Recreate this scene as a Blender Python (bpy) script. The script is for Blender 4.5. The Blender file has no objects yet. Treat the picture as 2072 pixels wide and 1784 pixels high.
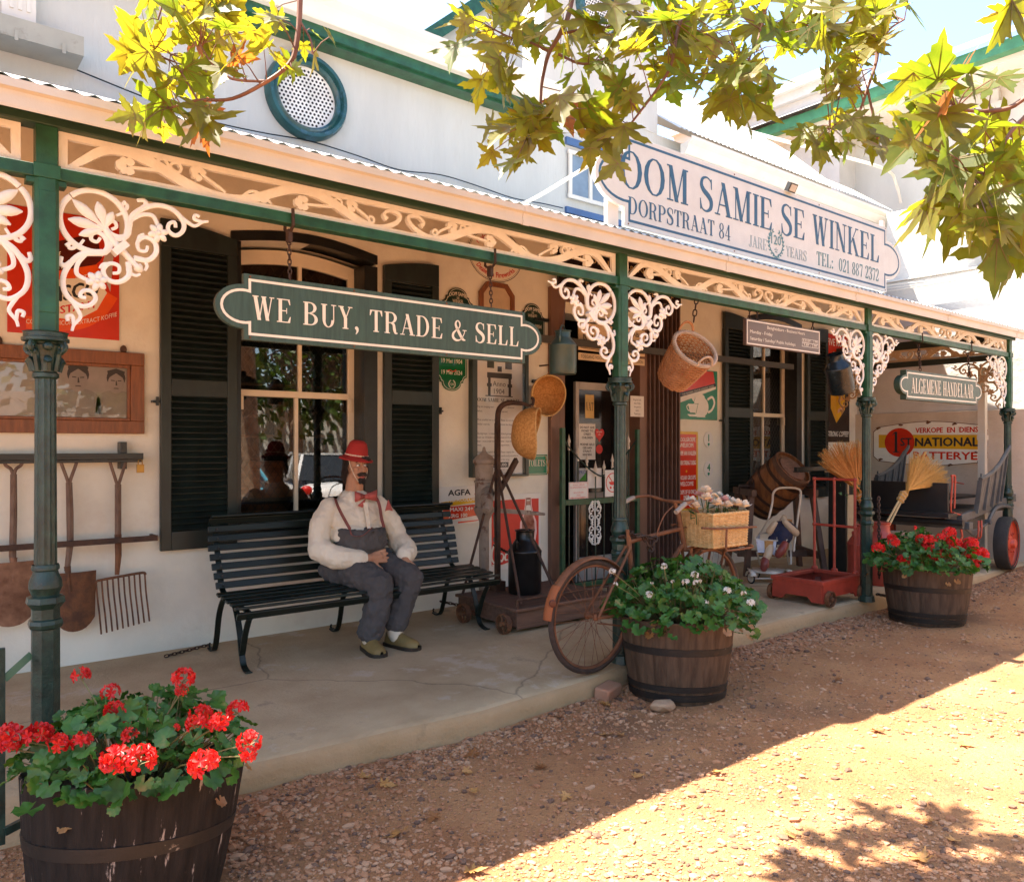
import bpy, math, random
from mathutils import Matrix, Vector
sc=bpy.context.scene
# ---------------------------------------------------------------- camera, sky, sun, exposure
CS,CC,CH,CF=0.78148,0.62392,1.42,1580.0       # facing direction (along street, into facade), eye height, focal length
cam=bpy.data.cameras.new('camera'); camo=bpy.data.objects.new('camera',cam); sc.collection.objects.link(camo)
camo.location=(0,0,CH); camo.rotation_euler=(math.radians(90),0,-math.atan2(CC,CS))
cam.sensor_width=36; cam.lens=36*CF/2072; cam.shift_y=11/2072; cam.clip_start=.05; cam.clip_end=2000
sc.camera=camo
SUN=Vector((-.62,1,2.75)).normalized()
w=bpy.data.worlds.new('World'); sc.world=w; w.use_nodes=True
nt=w.node_tree; bg=nt.nodes['Background']; sky=nt.nodes.new('ShaderNodeTexSky'); sky.sky_type='NISHITA'; sky.sun_disc=False
sky.sun_elevation=math.asin(SUN.z); sky.sun_rotation=math.atan2(SUN.x,SUN.y); sky.air_density=1; sky.dust_density=1.5; sky.ozone_density=1
nt.links.new(sky.outputs[0],bg.inputs[0]); bg.inputs[1].default_value=.1
sl=bpy.data.lights.new('sun','SUN'); sl.energy=5; sl.angle=math.radians(.5); sl.color=(1,.9,.76)
so=bpy.data.objects.new('sun',sl); sc.collection.objects.link(so); so.rotation_euler=SUN.to_track_quat('Z','Y').to_euler(); so.location=(0,0,20)
vs=sc.view_settings; vs.view_transform='Standard'; vs.look='None'; vs.exposure=2.42; vs.gamma=1
try:
    cy=sc.cycles; cy.use_denoising=True; cy.max_bounces=10; cy.diffuse_bounces=6; cy.glossy_bounces=4; cy.transmission_bounces=6; cy.transparent_max_bounces=12
    cy.sample_clamp_indirect=6
except Exception: pass
RND=random.Random(7)
# ---------------------------------------------------------------- geometry of the photograph -> metres
def ray(px,py):
    u=(px-1036)/CF; return (CS*u+CC,-CC*u+CS,(903-py)/CF)
def aY(px,py,Y): r=ray(px,py);k=Y/r[1];return Vector((r[0]*k,Y,CH+r[2]*k))
def aX(px,py,X): r=ray(px,py);k=X/r[0];return Vector((X,r[1]*k,CH+r[2]*k))
def aZ(px,py,Z): r=ray(px,py);k=(Z-CH)/r[2];return Vector((r[0]*k,r[1]*k,Z))
def aB(px,py,b): r=ray(px,py);return Vector((r[0]*b,r[1]*b,CH+r[2]*b))
WY=5.75
# ---------------------------------------------------------------- mesh builder
def T_(x,y,z): return Matrix.Translation((x,y,z))
def RX(a): return Matrix.Rotation(a,4,'X')
def RY(a): return Matrix.Rotation(a,4,'Y')
def RZ(a): return Matrix.Rotation(a,4,'Z')
def front(X,Y,Z): return Matrix(((1,0,0,X),(0,0,-1,Y),(0,1,0,Z),(0,0,0,1)))     # local x right, y up, z out towards the street
def side(X,Y,Z): return Matrix(((0,0,-1,X),(-1,0,0,Y),(0,1,0,Z),(0,0,0,1)))     # on a wall that faces -X: local x towards the street
I4=Matrix.Identity(4)
class MB:
    def __init__(s): s.v=[];s.f=[];s.mi=[];s.m=0;s.M=I4
    def add(s,vs,fs,M=None):
        b=len(s.v); M=s.M@M if M is not None else s.M
        s.v+= [tuple(M@Vector(v)) for v in vs]; s.f+=[tuple(i+b for i in f) for f in fs]; s.mi+=[s.m]*len(fs); return s
    def box(s,c,d,M=None):
        x,y,z=d[0]/2,d[1]/2,d[2]/2
        vs=[(c[0]+i*x,c[1]+j*y,c[2]+k*z) for i in(-1,1) for j in(-1,1) for k in(-1,1)]
        return s.add(vs,[(0,1,3,2),(4,6,7,5),(0,4,5,1),(2,3,7,6),(0,2,6,4),(1,5,7,3)],M)
    def bx(s,x0,x1,y0,y1,z0,z1,M=None): return s.box(((x0+x1)/2,(y0+y1)/2,(z0+z1)/2),(x1-x0,y1-y0,z1-z0),M)
    def beam(s,a,b,wd,h,up=(0,0,1)):
        a=Vector(a);b=Vector(b);d=(b-a);L=d.length;d.normalize();u=Vector(up)
        if abs(d.dot(u))>.99:u=Vector((0,1,0))
        x=d.cross(u).normalized();z=x.cross(d)
        M=Matrix((x,d,z)).transposed().to_4x4();M.translation=(a+b)/2
        return s.box((0,0,0),(wd,L,h),M)
    def prism(s,pts,w0,w1,M=None):
        n=len(pts)
        if w0>w1:w0,w1=w1,w0
        ar=sum(pts[i][0]*pts[(i+1)%n][1]-pts[(i+1)%n][0]*pts[i][1] for i in range(n))
        if ar<0: pts=pts[::-1]
        vs=[(p[0],p[1],w0) for p in pts]+[(p[0],p[1],w1) for p in pts]
        return s.add(vs,[tuple(range(n-1,-1,-1)),tuple(range(n,2*n))]+[(i,(i+1)%n,n+(i+1)%n,n+i) for i in range(n)],M)
    def strip(s,L,R,w0,w1,M=None,closed=False):
        n=len(L);vs=[];fs=[]
        for l,r in zip(L,R): vs+=[(l[0],l[1],w0),(r[0],r[1],w0),(l[0],l[1],w1),(r[0],r[1],w1)]
        for i in range(n if closed else n-1):
            a=4*i;b=4*((i+1)%n)
            fs+=[(a+2,a+3,b+3,b+2),(a,b,b+1,a+1),(a,a+2,b+2,b),(a+1,b+1,b+3,a+3)]
        if not closed: fs+=[(0,1,3,2),(4*n-4,4*n-2,4*n-1,4*n-3)]
        return s.add(vs,fs,M)
    def tube(s,pts,r,n=8,closed=False,M=None,flat=None,caps=True):
        P=[Vector(p) for p in pts];k=len(P);rs=r if isinstance(r,(list,tuple)) else [r]*k
        tg=[]
        for i in range(k):
            a=P[(i-1)%k] if closed or i>0 else P[i];b=P[(i+1)%k] if closed or i<k-1 else P[i]
            d=(b-a); tg.append(d.normalized() if d.length>1e-9 else Vector((0,0,1)))
        u=tg[0].orthogonal().normalized() if flat is None else None
        vs=[];fs=[]
        for i in range(k):
            t=tg[i]
            if flat is None:
                u=(u-t*u.dot(t)); u=u.normalized() if u.length>1e-6 else t.orthogonal().normalized()
                v=t.cross(u); a1,a2=1,1
            else:
                u=Vector(flat[0]);v=t.cross(u); v=v.normalized() if v.length>1e-6 else t.orthogonal(); u=v.cross(t).normalized();a1,a2=flat[1],1
            for j in range(n):
                an=2*math.pi*j/n; vs.append(P[i]+u*(math.cos(an)*rs[i]*a1)+v*(math.sin(an)*rs[i]*a2))
        for i in range(k if closed else k-1):
            for j in range(n):
                a=i*n+j;b=i*n+(j+1)%n;c=((i+1)%k)*n+(j+1)%n;d=((i+1)%k)*n+j
                fs.append((a,b,c,d))
        if not closed and caps: fs+=[tuple(range(n-1,-1,-1)),tuple((k-1)*n+j for j in range(n))]
        return s.add(vs,fs,M)
    def lathe(s,prof,n=24,M=None,caps=True,star=None):
        vs=[];fs=[];k=len(prof)
        for r,z in prof:
            for j in range(n):
                an=2*math.pi*j/n; q=r if star is None else r*(1-star*(j%2)); vs.append((q*math.cos(an),q*math.sin(an),z))
        for i in range(k-1):
            for j in range(n):
                fs.append((i*n+j,i*n+(j+1)%n,(i+1)*n+(j+1)%n,(i+1)*n+j))
        if caps: fs+=[tuple(range(n-1,-1,-1)),tuple((k-1)*n+j for j in range(n))]
        return s.add(vs,fs,M)
    def ball(s,c,r,n=10,m=7,M=None):
        if not isinstance(r,(list,tuple)): r=(r,r,r)
        vs=[(c[0],c[1],c[2]-r[2])];fs=[]
        for i in range(1,m):
            ph=math.pi*i/m-math.pi/2
            for j in range(n):
                th=2*math.pi*j/n;vs.append((c[0]+r[0]*math.cos(ph)*math.cos(th),c[1]+r[1]*math.cos(ph)*math.sin(th),c[2]+r[2]*math.sin(ph)))
        vs.append((c[0],c[1],c[2]+r[2]));e=len(vs)-1
        for j in range(n):
            fs.append((0,1+(j+1)%n,1+j));fs.append((e,e-n+j,e-n+(j+1)%n))
        for i in range(m-2):
            for j in range(n): fs.append((1+i*n+j,1+i*n+(j+1)%n,1+(i+1)*n+(j+1)%n,1+(i+1)*n+j))
        return s.add(vs,fs,M)
    def grid(s,f,nu,nv,M=None):
        vs=[f(i/nu,j/nv) for j in range(nv+1) for i in range(nu+1)]
        return s.add(vs,[(j*(nu+1)+i,j*(nu+1)+i+1,(j+1)*(nu+1)+i+1,(j+1)*(nu+1)+i) for j in range(nv) for i in range(nu)],M)
    def obj(s,name,mats,parent=None,smooth=35,bevel=0,sub=0,world=False):
        me=bpy.data.meshes.new(name); me.from_pydata(s.v,[],s.f)
        for m in (mats if isinstance(mats,(list,tuple)) else [mats]): me.materials.append(m)
        me.polygons.foreach_set('material_index',s.mi)
        if smooth:
            me.polygons.foreach_set('use_smooth',[True]*len(s.f))
            try: me.set_sharp_from_angle(angle=math.radians(smooth))
            except Exception: pass
        me.update()
        o=bpy.data.objects.new(name,me); sc.collection.objects.link(o)
        if bevel:
            b=o.modifiers.new('bevel','BEVEL');b.width=bevel;b.segments=2;b.limit_method='ANGLE';b.angle_limit=math.radians(40)
        if sub:
            b=o.modifiers.new('sub','SUBSURF');b.levels=sub;b.render_levels=sub
        if parent is not None:
            o.parent=parent; r=parent
            if world or parent.name in WORLD:
                while r.parent is not None:r=r.parent
                if parent.type=='EMPTY': o.matrix_parent_inverse=(Matrix.Translation(r.location)@r.rotation_euler.to_matrix().to_4x4()).inverted()
        return o
WORLD=set()
def tag(o,label=None,cat=None,group=None,kind=None):
    if label:o['label']=label
    if cat:o['category']=cat
    if group:o['group']=group
    if kind:o['kind']=kind
    return o
def thing(name,label,cat,loc=(0,0,0),rz=0,group=None,world=False):
    o=bpy.data.objects.new(name,None); sc.collection.objects.link(o); o.location=loc;o.rotation_euler=(0,0,rz);o.empty_display_size=.1
    tag(o,label,cat,group)
    if world:WORLD.add(o.name)
    return o
def dup(o,loc=None,rz=None,label=None,group=None,parent=None,scale=None):
    c=o.copy(); sc.collection.objects.link(c)
    if parent is not None:c.parent=parent
    if loc is not None:c.location=loc
    if rz is not None:c.rotation_euler=(c.rotation_euler.x,c.rotation_euler.y,rz)
    if scale is not None:c.scale=scale
    if label:c['label']=label
    if group:c['group']=group
    for ch in list(o.children): dup(ch,parent=c)
    return c
# ---------------------------------------------------------------- 2D helpers
def arc(cx,cy,rx,ry,a0,a1,n=16): return [(cx+rx*math.cos(math.radians(a0+(a1-a0)*i/n)),cy+ry*math.sin(math.radians(a0+(a1-a0)*i/n))) for i in range(n+1)]
def cr(pts,n=6,closed=False):
    P=[Vector(p) for p in pts];k=len(P);o=[]
    for i in range(k if closed else k-1):
        g=lambda j:P[j%k] if closed else P[min(max(j,0),k-1)]
        a,b,c,d=g(i-1),g(i),g(i+1),g(i+2)
        for q in range(n):
            t=q/n;o.append(.5*((2*b)+(c-a)*t+(2*a-5*b+4*c-d)*t*t+(3*b-a-3*c+d)*t**3))
    if not closed:o.append(P[-1])
    return o
def ribbon(mb,pts,ws,w0,w1,M=None,n=6,closed=False,raw=False):
    C=[Vector((p[0],p[1],0)) for p in pts] if raw else cr([(p[0],p[1],0) for p in pts],n,closed); k=len(C)
    if not isinstance(ws,(list,tuple)): W=[ws]*k
    else:
        W=[]
        for i in range(k):
            t=i/(k-1)*(len(ws)-1);j=min(int(t),len(ws)-2);W.append(ws[j]+(ws[j+1]-ws[j])*(t-j))
    L=[];R=[]
    for i in range(k):
        a=C[i-1] if (closed or i>0) else C[i];b=C[(i+1)%k] if (closed or i<k-1) else C[i]
        d=(b-a); d=d.normalized() if d.length>1e-9 else Vector((1,0,0)); nn=Vector((-d.y,d.x,0))
        L.append(C[i]+nn*W[i]/2);R.append(C[i]-nn*W[i]/2)
    return mb.strip(L,R,w0,w1,M,closed)
def spiral(cx,cy,r0,r1,a0,a1,n=24): return [(cx+(r0+(r1-r0)*i/n)*math.cos(math.radians(a0+(a1-a0)*i/n)),cy+(r0+(r1-r0)*i/n)*math.sin(math.radians(a0+(a1-a0)*i/n))) for i in range(n+1)]
def rrect(x0,y0,x1,y1,r,n=5):
    return arc(x1-r,y1-r,r,r,0,90,n)+arc(x0+r,y1-r,r,r,90,180,n)+arc(x0+r,y0+r,r,r,180,270,n)+arc(x1-r,y0+r,r,r,270,360,n)
# ---------------------------------------------------------------- materials
def M_(name,col,rough=.6,metal=0,var=.12,vs=6,bump=0,bs=40,col2=None,spots=None,spec=.5,coat=0,stretch=(1,1,1),ramp=(.35,.65),detail=5,sp_scale=5,sp_thr=.62,sp_soft=.05,extra=None):
    m=bpy.data.materials.new(name);m.use_nodes=True;n=m.node_tree;N=n.nodes;L=n.links;p=N['Principled BSDF']
    tc=N.new('ShaderNodeTexCoord');mp=N.new('ShaderNodeMapping');mp.inputs['Scale'].default_value=stretch;L.new(tc.outputs['Object'],mp.inputs[0])
    def noise(s,d=detail,ro=.6):
        t=N.new('ShaderNodeTexNoise');t.inputs['Scale'].default_value=s;t.inputs['Detail'].default_value=d;t.inputs['Roughness'].default_value=ro;L.new(mp.outputs[0],t.inputs['Vector']);return t
    c4=lambda c:(c[0],c[1],c[2],1)
    a=noise(vs);cr_=N.new('ShaderNodeValToRGB');cr_.color_ramp.elements[0].position=ramp[0];cr_.color_ramp.elements[1].position=ramp[1]
    c2=col2 or tuple(min(1,x*(1+var)) for x in col);c1=col if col2 else tuple(x*(1-var) for x in col)
    cr_.color_ramp.elements[0].color=c4(c1);cr_.color_ramp.elements[1].color=c4(c2);L.new(a.outputs[0],cr_.inputs[0]);out=cr_.outputs[0]
    for (sc_col,sc_scale,thr,soft,amt) in (spots or []):
        b=noise(sc_scale,8,.7);r=N.new('ShaderNodeValToRGB');r.color_ramp.elements[0].position=thr;r.color_ramp.elements[1].position=thr+soft
        r.color_ramp.elements[0].color=(0,0,0,1);r.color_ramp.elements[1].color=(amt,amt,amt,1);L.new(b.outputs[0],r.inputs[0])
        mx=N.new('ShaderNodeMix');mx.data_type='RGBA';L.new(r.outputs[0],mx.inputs[0]);L.new(out,mx.inputs[6]);mx.inputs[7].default_value=c4(sc_col);out=mx.outputs[2]
    L.new(out,p.inputs['Base Color']);p.inputs['Roughness'].default_value=rough;p.inputs['Metallic'].default_value=metal
    p.inputs['Specular IOR Level'].default_value=spec;p.inputs['Coat Weight'].default_value=coat
    if bump:
        b=noise(bs,6,.65);bn=N.new('ShaderNodeBump');bn.inputs['Strength'].default_value=1;bn.inputs['Distance'].default_value=bump;L.new(b.outputs[0],bn.inputs['Height']);L.new(bn.outputs[0],p.inputs['Normal'])
    return m
def glassm(name,tint=(1,1,1),ior=1.5,rough=0.0):
    m=bpy.data.materials.new(name);m.use_nodes=True;n=m.node_tree;N=n.nodes;L=n.links;N.remove(N['Principled BSDF'])
    t=N.new('ShaderNodeBsdfTransparent');t.inputs[0].default_value=(*tint,1);g=N.new('ShaderNodeBsdfGlossy');g.inputs['Roughness'].default_value=rough
    f=N.new('ShaderNodeFresnel');f.inputs[0].default_value=ior;x=N.new('ShaderNodeMixShader');L.new(f.outputs[0],x.inputs[0]);L.new(t.outputs[0],x.inputs[1]);L.new(g.outputs[0],x.inputs[2]);L.new(x.outputs[0],N['Material Output'].inputs[0])
    return m
def leafm(name,c1,c2,trans,spot=None,scale=9,rough=.45,tw=.5):
    m=bpy.data.materials.new(name);m.use_nodes=True;n=m.node_tree;N=n.nodes;L=n.links;p=N['Principled BSDF']
    tc=N.new('ShaderNodeTexCoord');t=N.new('ShaderNodeTexNoise');t.inputs['Scale'].default_value=scale;t.inputs['Detail'].default_value=6;L.new(tc.outputs['Object'],t.inputs['Vector'])
    r=N.new('ShaderNodeValToRGB');r.color_ramp.elements[0].position=.35;r.color_ramp.elements[1].position=.62;r.color_ramp.elements[0].color=(*c1,1);r.color_ramp.elements[1].color=(*c2,1)
    if spot:
        e=r.color_ramp.elements.new(.74);e.color=(*spot,1)
    L.new(t.outputs[0],r.inputs[0]);L.new(r.outputs[0],p.inputs['Base Color']);p.inputs['Roughness'].default_value=rough
    tr=N.new('ShaderNodeBsdfTranslucent');mx=N.new('ShaderNodeMix');mx.data_type='RGBA';mx.blend_type='MULTIPLY';mx.inputs[0].default_value=1;L.new(r.outputs[0],mx.inputs[6]);mx.inputs[7].default_value=(*trans,1);L.new(mx.outputs[2],tr.inputs[0])
    x=N.new('ShaderNodeMixShader');x.inputs[0].default_value=tw;L.new(p.outputs[0],x.inputs[1]);L.new(tr.outputs[0],x.inputs[2]);L.new(x.outputs[0],N['Material Output'].inputs[0])
    return m
WHITEW=M_('plaster_wall',(.76,.73,.62),.85,var=.06,vs=2.5,bump=.005,bs=11,spots=[((.58,.5,.4),1.4,.52,.16,.5),((.42,.34,.25),7,.68,.05,.45),((.4,.33,.26),30,.7,.05,.4)])
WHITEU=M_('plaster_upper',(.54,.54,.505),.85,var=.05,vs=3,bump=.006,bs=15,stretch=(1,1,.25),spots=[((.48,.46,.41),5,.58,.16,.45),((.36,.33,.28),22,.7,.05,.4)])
SUNW=M_('plaster_rough',(.6,.59,.56),.9,var=.05,vs=3,bump=.015,bs=9,spots=[((.5,.47,.42),4,.64,.06,.5)])
CREAM=M_('cream_paint',(.76,.66,.5),.5,var=.06,vs=4,bump=.001,bs=60,spots=[((.45,.33,.22),9,.68,.06,.5)])
IRONW=M_('white_cast_iron',(.82,.8,.74),.5,var=.06,vs=10,bump=.002,bs=60,spots=[((.4,.3,.2),12,.68,.05,.5)])
GREEN=M_('green_paint',(.012,.075,.035),.38,var=.3,vs=12,bump=.0015,bs=50,spots=[((.25,.18,.12),14,.7,.04,.5),((.03,.12,.06),5,.55,.2,.5)])
DKGREEN=M_('dark_green_iron',(.012,.035,.027),.3,var=.4,vs=20,bump=.003,bs=90,spots=[((.2,.15,.1),18,.66,.05,.6),((.03,.09,.06),10,.58,.1,.5)])
SHUT=M_('shutter_paint',(.012,.02,.017),.42,var=.3,vs=10,bump=.001,bs=60,stretch=(1,1,.4),spots=[((.1,.09,.07),22,.72,.05,.4)])
BLACKP=M_('black_paint',(.012,.014,.014),.3,var=.3,vs=10,bump=.0015,bs=60)
RUST=M_('rusty_iron',(.09,.04,.022),.75,.2,var=.4,vs=14,bump=.004,bs=80,col2=(.2,.085,.035),spots=[((.05,.03,.022),8,.6,.08,.7)])
DRUST=M_('dark_rusty_iron',(.045,.026,.02),.65,.3,var=.4,vs=14,bump=.003,bs=80,col2=(.1,.05,.03))
WOODB=M_('brown_wood',(.12,.045,.02),.5,var=.3,vs=7,bump=.002,bs=40,stretch=(1,1,8),col2=(.22,.085,.035))
ROOFW=M_('white_roof_sheet',(.6,.6,.58),.6,var=.06,vs=3,bump=.001,spots=[((.4,.33,.27),7,.66,.06,.5)])
CONC=M_('porch_concrete',(.4,.28,.155),.88,var=.18,vs=1.7,bump=.009,bs=34,col2=(.55,.41,.245),spots=[((.6,.5,.38),1.1,.58,.05,.6),((.13,.1,.08),1.7,.6,.1,.6),((.5,.42,.33),2.6,.62,.04,.5),((.1,.08,.07),40,.7,.03,.5)])
def cracks(m,sc_=.55,wd=.006,dark=.35):
    n=m.node_tree;N=n.nodes;L=n.links;p=N['Principled BSDF'];src=p.inputs['Base Color'].links[0].from_socket
    tc=N.new('ShaderNodeTexCoord');ns=N.new('ShaderNodeTexNoise');ns.inputs['Scale'].default_value=1.6;ns.inputs['Detail'].default_value=6;L.new(tc.outputs['Object'],ns.inputs['Vector'])
    mx=N.new('ShaderNodeMix');mx.data_type='RGBA';mx.inputs[0].default_value=.28;L.new(tc.outputs['Object'],mx.inputs[6]);L.new(ns.outputs['Color'],mx.inputs[7])
    v=N.new('ShaderNodeTexVoronoi');v.feature='DISTANCE_TO_EDGE';v.inputs['Scale'].default_value=sc_;L.new(mx.outputs[2],v.inputs['Vector'])
    r=N.new('ShaderNodeValToRGB');r.color_ramp.elements[0].position=wd*.4;r.color_ramp.elements[1].position=wd;r.color_ramp.elements[0].color=(dark,dark,dark,1);L.new(v.outputs['Distance'],r.inputs[0])
    q=N.new('ShaderNodeMix');q.data_type='RGBA';q.blend_type='MULTIPLY';q.inputs[0].default_value=1;L.new(src,q.inputs[6]);L.new(r.outputs[0],q.inputs[7]);L.new(q.outputs[2],p.inputs['Base Color'])
cracks(CONC,.5,.004,.55)
KERB=M_('kerb_concrete',(.4,.26,.13),.9,var=.2,vs=3,bump=.008,bs=35,col2=(.46,.31,.17),spots=[((.6,.52,.4),24,.68,.03,.5),((.2,.14,.08),5,.6,.1,.5)])
SOIL=M_('gravel_ground',(.38,.16,.06),.95,var=.2,vs=1.6,bump=.03,bs=60,col2=(.52,.26,.11),spots=[((.17,.08,.04),45,.56,.08,.8),((.58,.36,.2),32,.6,.06,.6),((.15,.08,.045),1.1,.53,.14,.55)])
GLASS=glassm('window_glass',ior=2.3);GLASSN=glassm('notice_glass',ior=1.35);GLASSP=glassm('picture_glass',ior=1.7)
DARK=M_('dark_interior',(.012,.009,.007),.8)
def mesh_text(body,size=1.0):
    c=bpy.data.curves.new('t','FONT');c.body=body;c.size=size;c.align_x='LEFT';c.fill_mode='FRONT';c.resolution_u=2
    o=bpy.data.objects.new('t',c);sc.collection.objects.link(o);dg=bpy.context.evaluated_depsgraph_get();dg.update();me=bpy.data.meshes.new_from_object(o.evaluated_get(dg))
    r=([tuple(v.co) for v in me.vertices],[tuple(p.vertices) for p in me.polygons]);bpy.data.objects.remove(o);bpy.data.meshes.remove(me);bpy.data.curves.remove(c);return r
_tc={}
def sans(mb,s,x,y,h,M,width=None,al='c',w=.002,sx=1,bold=0,bend=None):
    if s not in _tc:_tc[s]=mesh_text(s,1/.72)
    vs,fs=_tc[s]
    if not vs:return
    x0=min(v[0] for v in vs);x1=max(v[0] for v in vs);W=(x1-x0)
    k=h*sx if width is None else width/W
    off={'c':-W*k/2,'l':0,'r':-W*k}[al]
    def f(v,dw=0):
        X,Y=x+off+(v[0]-x0)*k,y+v[1]*h
        if bend: X,Y=bend(off+(v[0]-x0)*k,v[1]*h)
        return (X,Y,w+dw)
    mb.add([f(v) for v in vs],fs,M)
    if bold:
        for i,(dx,dy) in enumerate(((bold,0),(-bold,0),(0,bold*.7),(0,-bold*.7))): mb.add([(f(v)[0]+dx,f(v)[1]+dy,w+.0002*(i+1)) for v in vs],fs,M)
# ---------------------------------------------------------------- serif capitals, drawn as strokes (cap height 1)
def _gl():
    T,t,s=.15,.042,.07; G={}
    R=lambda x0,y0,x1,y1:[(x0,y0),(x1,y0),(x1,y1),(x0,y1)]
    st=lambda x,y0=0,y1=1,w=T:[R(x,y0,x+w,y1)]
    sf=lambda x,y,w=T,l=s,r=s:[R(x-l,y if y<.5 else y-t,x+w+r,y+t if y<.5 else y)]
    bowl=lambda cx,cy,rx,ry,a0,a1,TT=T,tt=t:[('s',arc(cx,cy,rx,ry,a0,a1,14),arc(cx,cy,rx-TT,ry-tt,a0,a1,14))]
    diag=lambda x0,y0,x1,y1,w:[[(x0-w/2,y0),(x0+w/2,y0),(x1+w/2,y1),(x1-w/2,y1)]]
    rb=lambda pts,ws:[('r',pts,ws)]
    G['I']=(st(.08)+sf(.08,0)+sf(.08,1),.31)
    E=st(.08)+[R(.01,0,.6,t),R(.01,1-t,.58,1),R(.23,.5-t/2,.45,.5+t/2)]+[[(.6,0),(.63,.26),(.6,.26),(.5,t)],[(.58,1),(.61,.76),(.58,.76),(.5,1-t)],R(.43,.38,.46,.62)]
    G['E']=(E,.68)
    G['L']=(st(.08)+sf(.08,1)+[R(.01,0,.58,t),[(.58,0),(.62,.28),(.59,.28),(.48,t)]],.66)
    G['H']=(st(.08)+st(.55)+sf(.08,0)+sf(.08,1)+sf(.55,0)+sf(.55,1)+[R(.2,.5-t/2,.58,.5+t/2)],.79)
    G['T']=(st(.27)+sf(.27,0)+[R(.03,1-t,.66,1),[(.03,1),(.13,1-t),(.045,.74),(.015,.74)],[(.66,1),(.56,1-t),(.645,.74),(.675,.74)]],.7)
    G['D']=(st(.08)+[R(.01,0,.35,t),R(.01,1-t,.35,1)]+bowl(.33,.5,.41,.5,-90,90),.81)
    G['B']=(st(.08)+[R(.01,0,.36,t),R(.01,1-t,.34,1),R(.2,.52-t/2,.36,.52+t/2)]+bowl(.33,.76,.31,.24,-90,90,T*.95)+bowl(.35,.26,.35,.26,-90,90),.76)
    G['P']=(st(.08)+sf(.08,0)+[R(.01,1-t,.36,1),R(.2,.46,.36,.46+t)]+bowl(.34,.73,.34,.27,-90,90),.72)
    G['R']=(st(.08)+sf(.08,0)+[R(.01,1-t,.36,1),R(.2,.48,.36,.48+t)]+bowl(.34,.74,.33,.26,-90,90)+rb([(.36,.5),(.5,.42),(.54,.2),(.6,.04),(.72,.03)],[.05,.13,.15,.1,.03]),.78)
    G['O']=(bowl(.42,.5,.41,.52,0,360,T*1.05),.85)
    G['G']=(bowl(.42,.5,.41,.52,48,318,T*1.05)+st(.58,.0,.42)+sf(.58,.42)+[[(.66,.9),(.72,1),(.74,.68),(.71,.68)]],.82)
    G['A']=(diag(.12,0,.4,1,t)+diag(.66,0,.38,1,T*1.05)+[R(.2,.3,.55,.3+t),R(.0,0,.24,t),R(.52,0,.82,t)],.8)
    G['N']=(diag(.14,0,.14,1,t)+diag(.62,0,.62,1,t)+diag(.6,0,.15,1,T)+[R(.02,0,.27,t),R(.0,1-t,.2,1),R(.5,1-t,.75,1)],.78)
    G['M']=(diag(.14,0,.14,1,t)+st(.68)+diag(.42,0,.16,1,T)+diag(.42,0,.7,1,t)+[R(.02,0,.27,t),R(.02,1-t,.2,1),R(.6,0,.9,t),R(.7,1-t,.9,1)],.94)
    G['W']=(diag(.3,0,.12,1,T)+diag(.3,0,.47,1,t)+diag(.66,0,.48,1,T)+diag(.66,0,.84,1,t)+[R(.0,1-t,.26,1),R(.38,1-t,.6,1),R(.74,1-t,.95,1)],.98)
    G['V']=(diag(.38,0,.14,1,T)+diag(.38,0,.6,1,t)+[R(.02,1-t,.28,1),R(.5,1-t,.72,1)],.74)
    G['Y']=(diag(.38,.45,.14,1,T)+diag(.38,.45,.6,1,t)+st(.3,0,.5)+sf(.3,0)+[R(.02,1-t,.28,1),R(.5,1-t,.72,1)],.74)
    G['U']=(st(.08,.3,1)+sf(.08,1)+[R(.5,1-t,.74,1),R(.6,.3,.6+t,1)]+bowl(.36,.32,.28,.34,180,360,T*.9),.75)
    G['K']=(st(.08)+sf(.08,0)+sf(.08,1)+diag(.2,.38,.6,1,t)+diag(.66,0,.36,.62,T)+[R(.52,1-t,.72,1),R(.52,0,.8,t)],.8)
    G['J']=(st(.28,.25,1)+sf(.28,1)+rb([(.355,.3),(.33,.06),(.18,-.02),(.06,.08),(.09,.18)],[.15,.12,.05,.08,.12]),.5)
    G['S']=(rb([(.55,.74),(.53,.9),(.36,1),(.16,.93),(.11,.74),(.22,.59),(.4,.48),(.54,.33),(.52,.12),(.33,-.0),(.14,.06),(.07,.27)],[.03,.04,.045,.09,.14,.16,.17,.16,.13,.06,.04,.03])+[[(.52,.98),(.57,.98),(.575,.68),(.545,.68)],[(.05,.02),(.1,.02),(.075,.34),(.045,.34)]],.66)
    G['&']=(rb([(.82,.52),(.74,.3),(.55,.06),(.3,-.0),(.1,.12),(.1,.32),(.28,.5),(.48,.66),(.5,.86),(.38,.98),(.26,.88),(.27,.7),(.45,.4),(.66,.1),(.85,.03)],[.03,.04,.05,.1,.14,.12,.07,.06,.08,.05,.09,.13,.16,.15,.03])+[R(.68,.5,.92,.5+t)],.95)
    G['0']=(bowl(.3,.5,.27,.51,0,360,.13),.6)
    G['1']=(st(.2,0,1,.13)+sf(.2,0,.13,.1,.1)+[[(.2,1),(.2,.93),(.06,.8),(.06,.84)]],.5)
    G['2']=(rb([(.1,.76),(.12,.92),(.3,1),(.47,.9),(.48,.7),(.35,.46),(.12,.14),(.08,.06)],[.12,.1,.05,.12,.14,.1,.05,.04])+[[(.06,0),(.5,0),(.55,.26),(.52,.26),(.46,.12),(.06,.12)]],.6)
    G['3']=(rb([(.1,.8),(.15,.95),(.3,1),(.45,.88),(.43,.65),(.28,.53)],[.12,.09,.05,.12,.12,.04])+rb([(.26,.53),(.45,.45),(.52,.27),(.44,.06),(.26,.0),(.1,.07),(.09,.22)],[.04,.1,.14,.11,.05,.08,.12]),.6)
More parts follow.
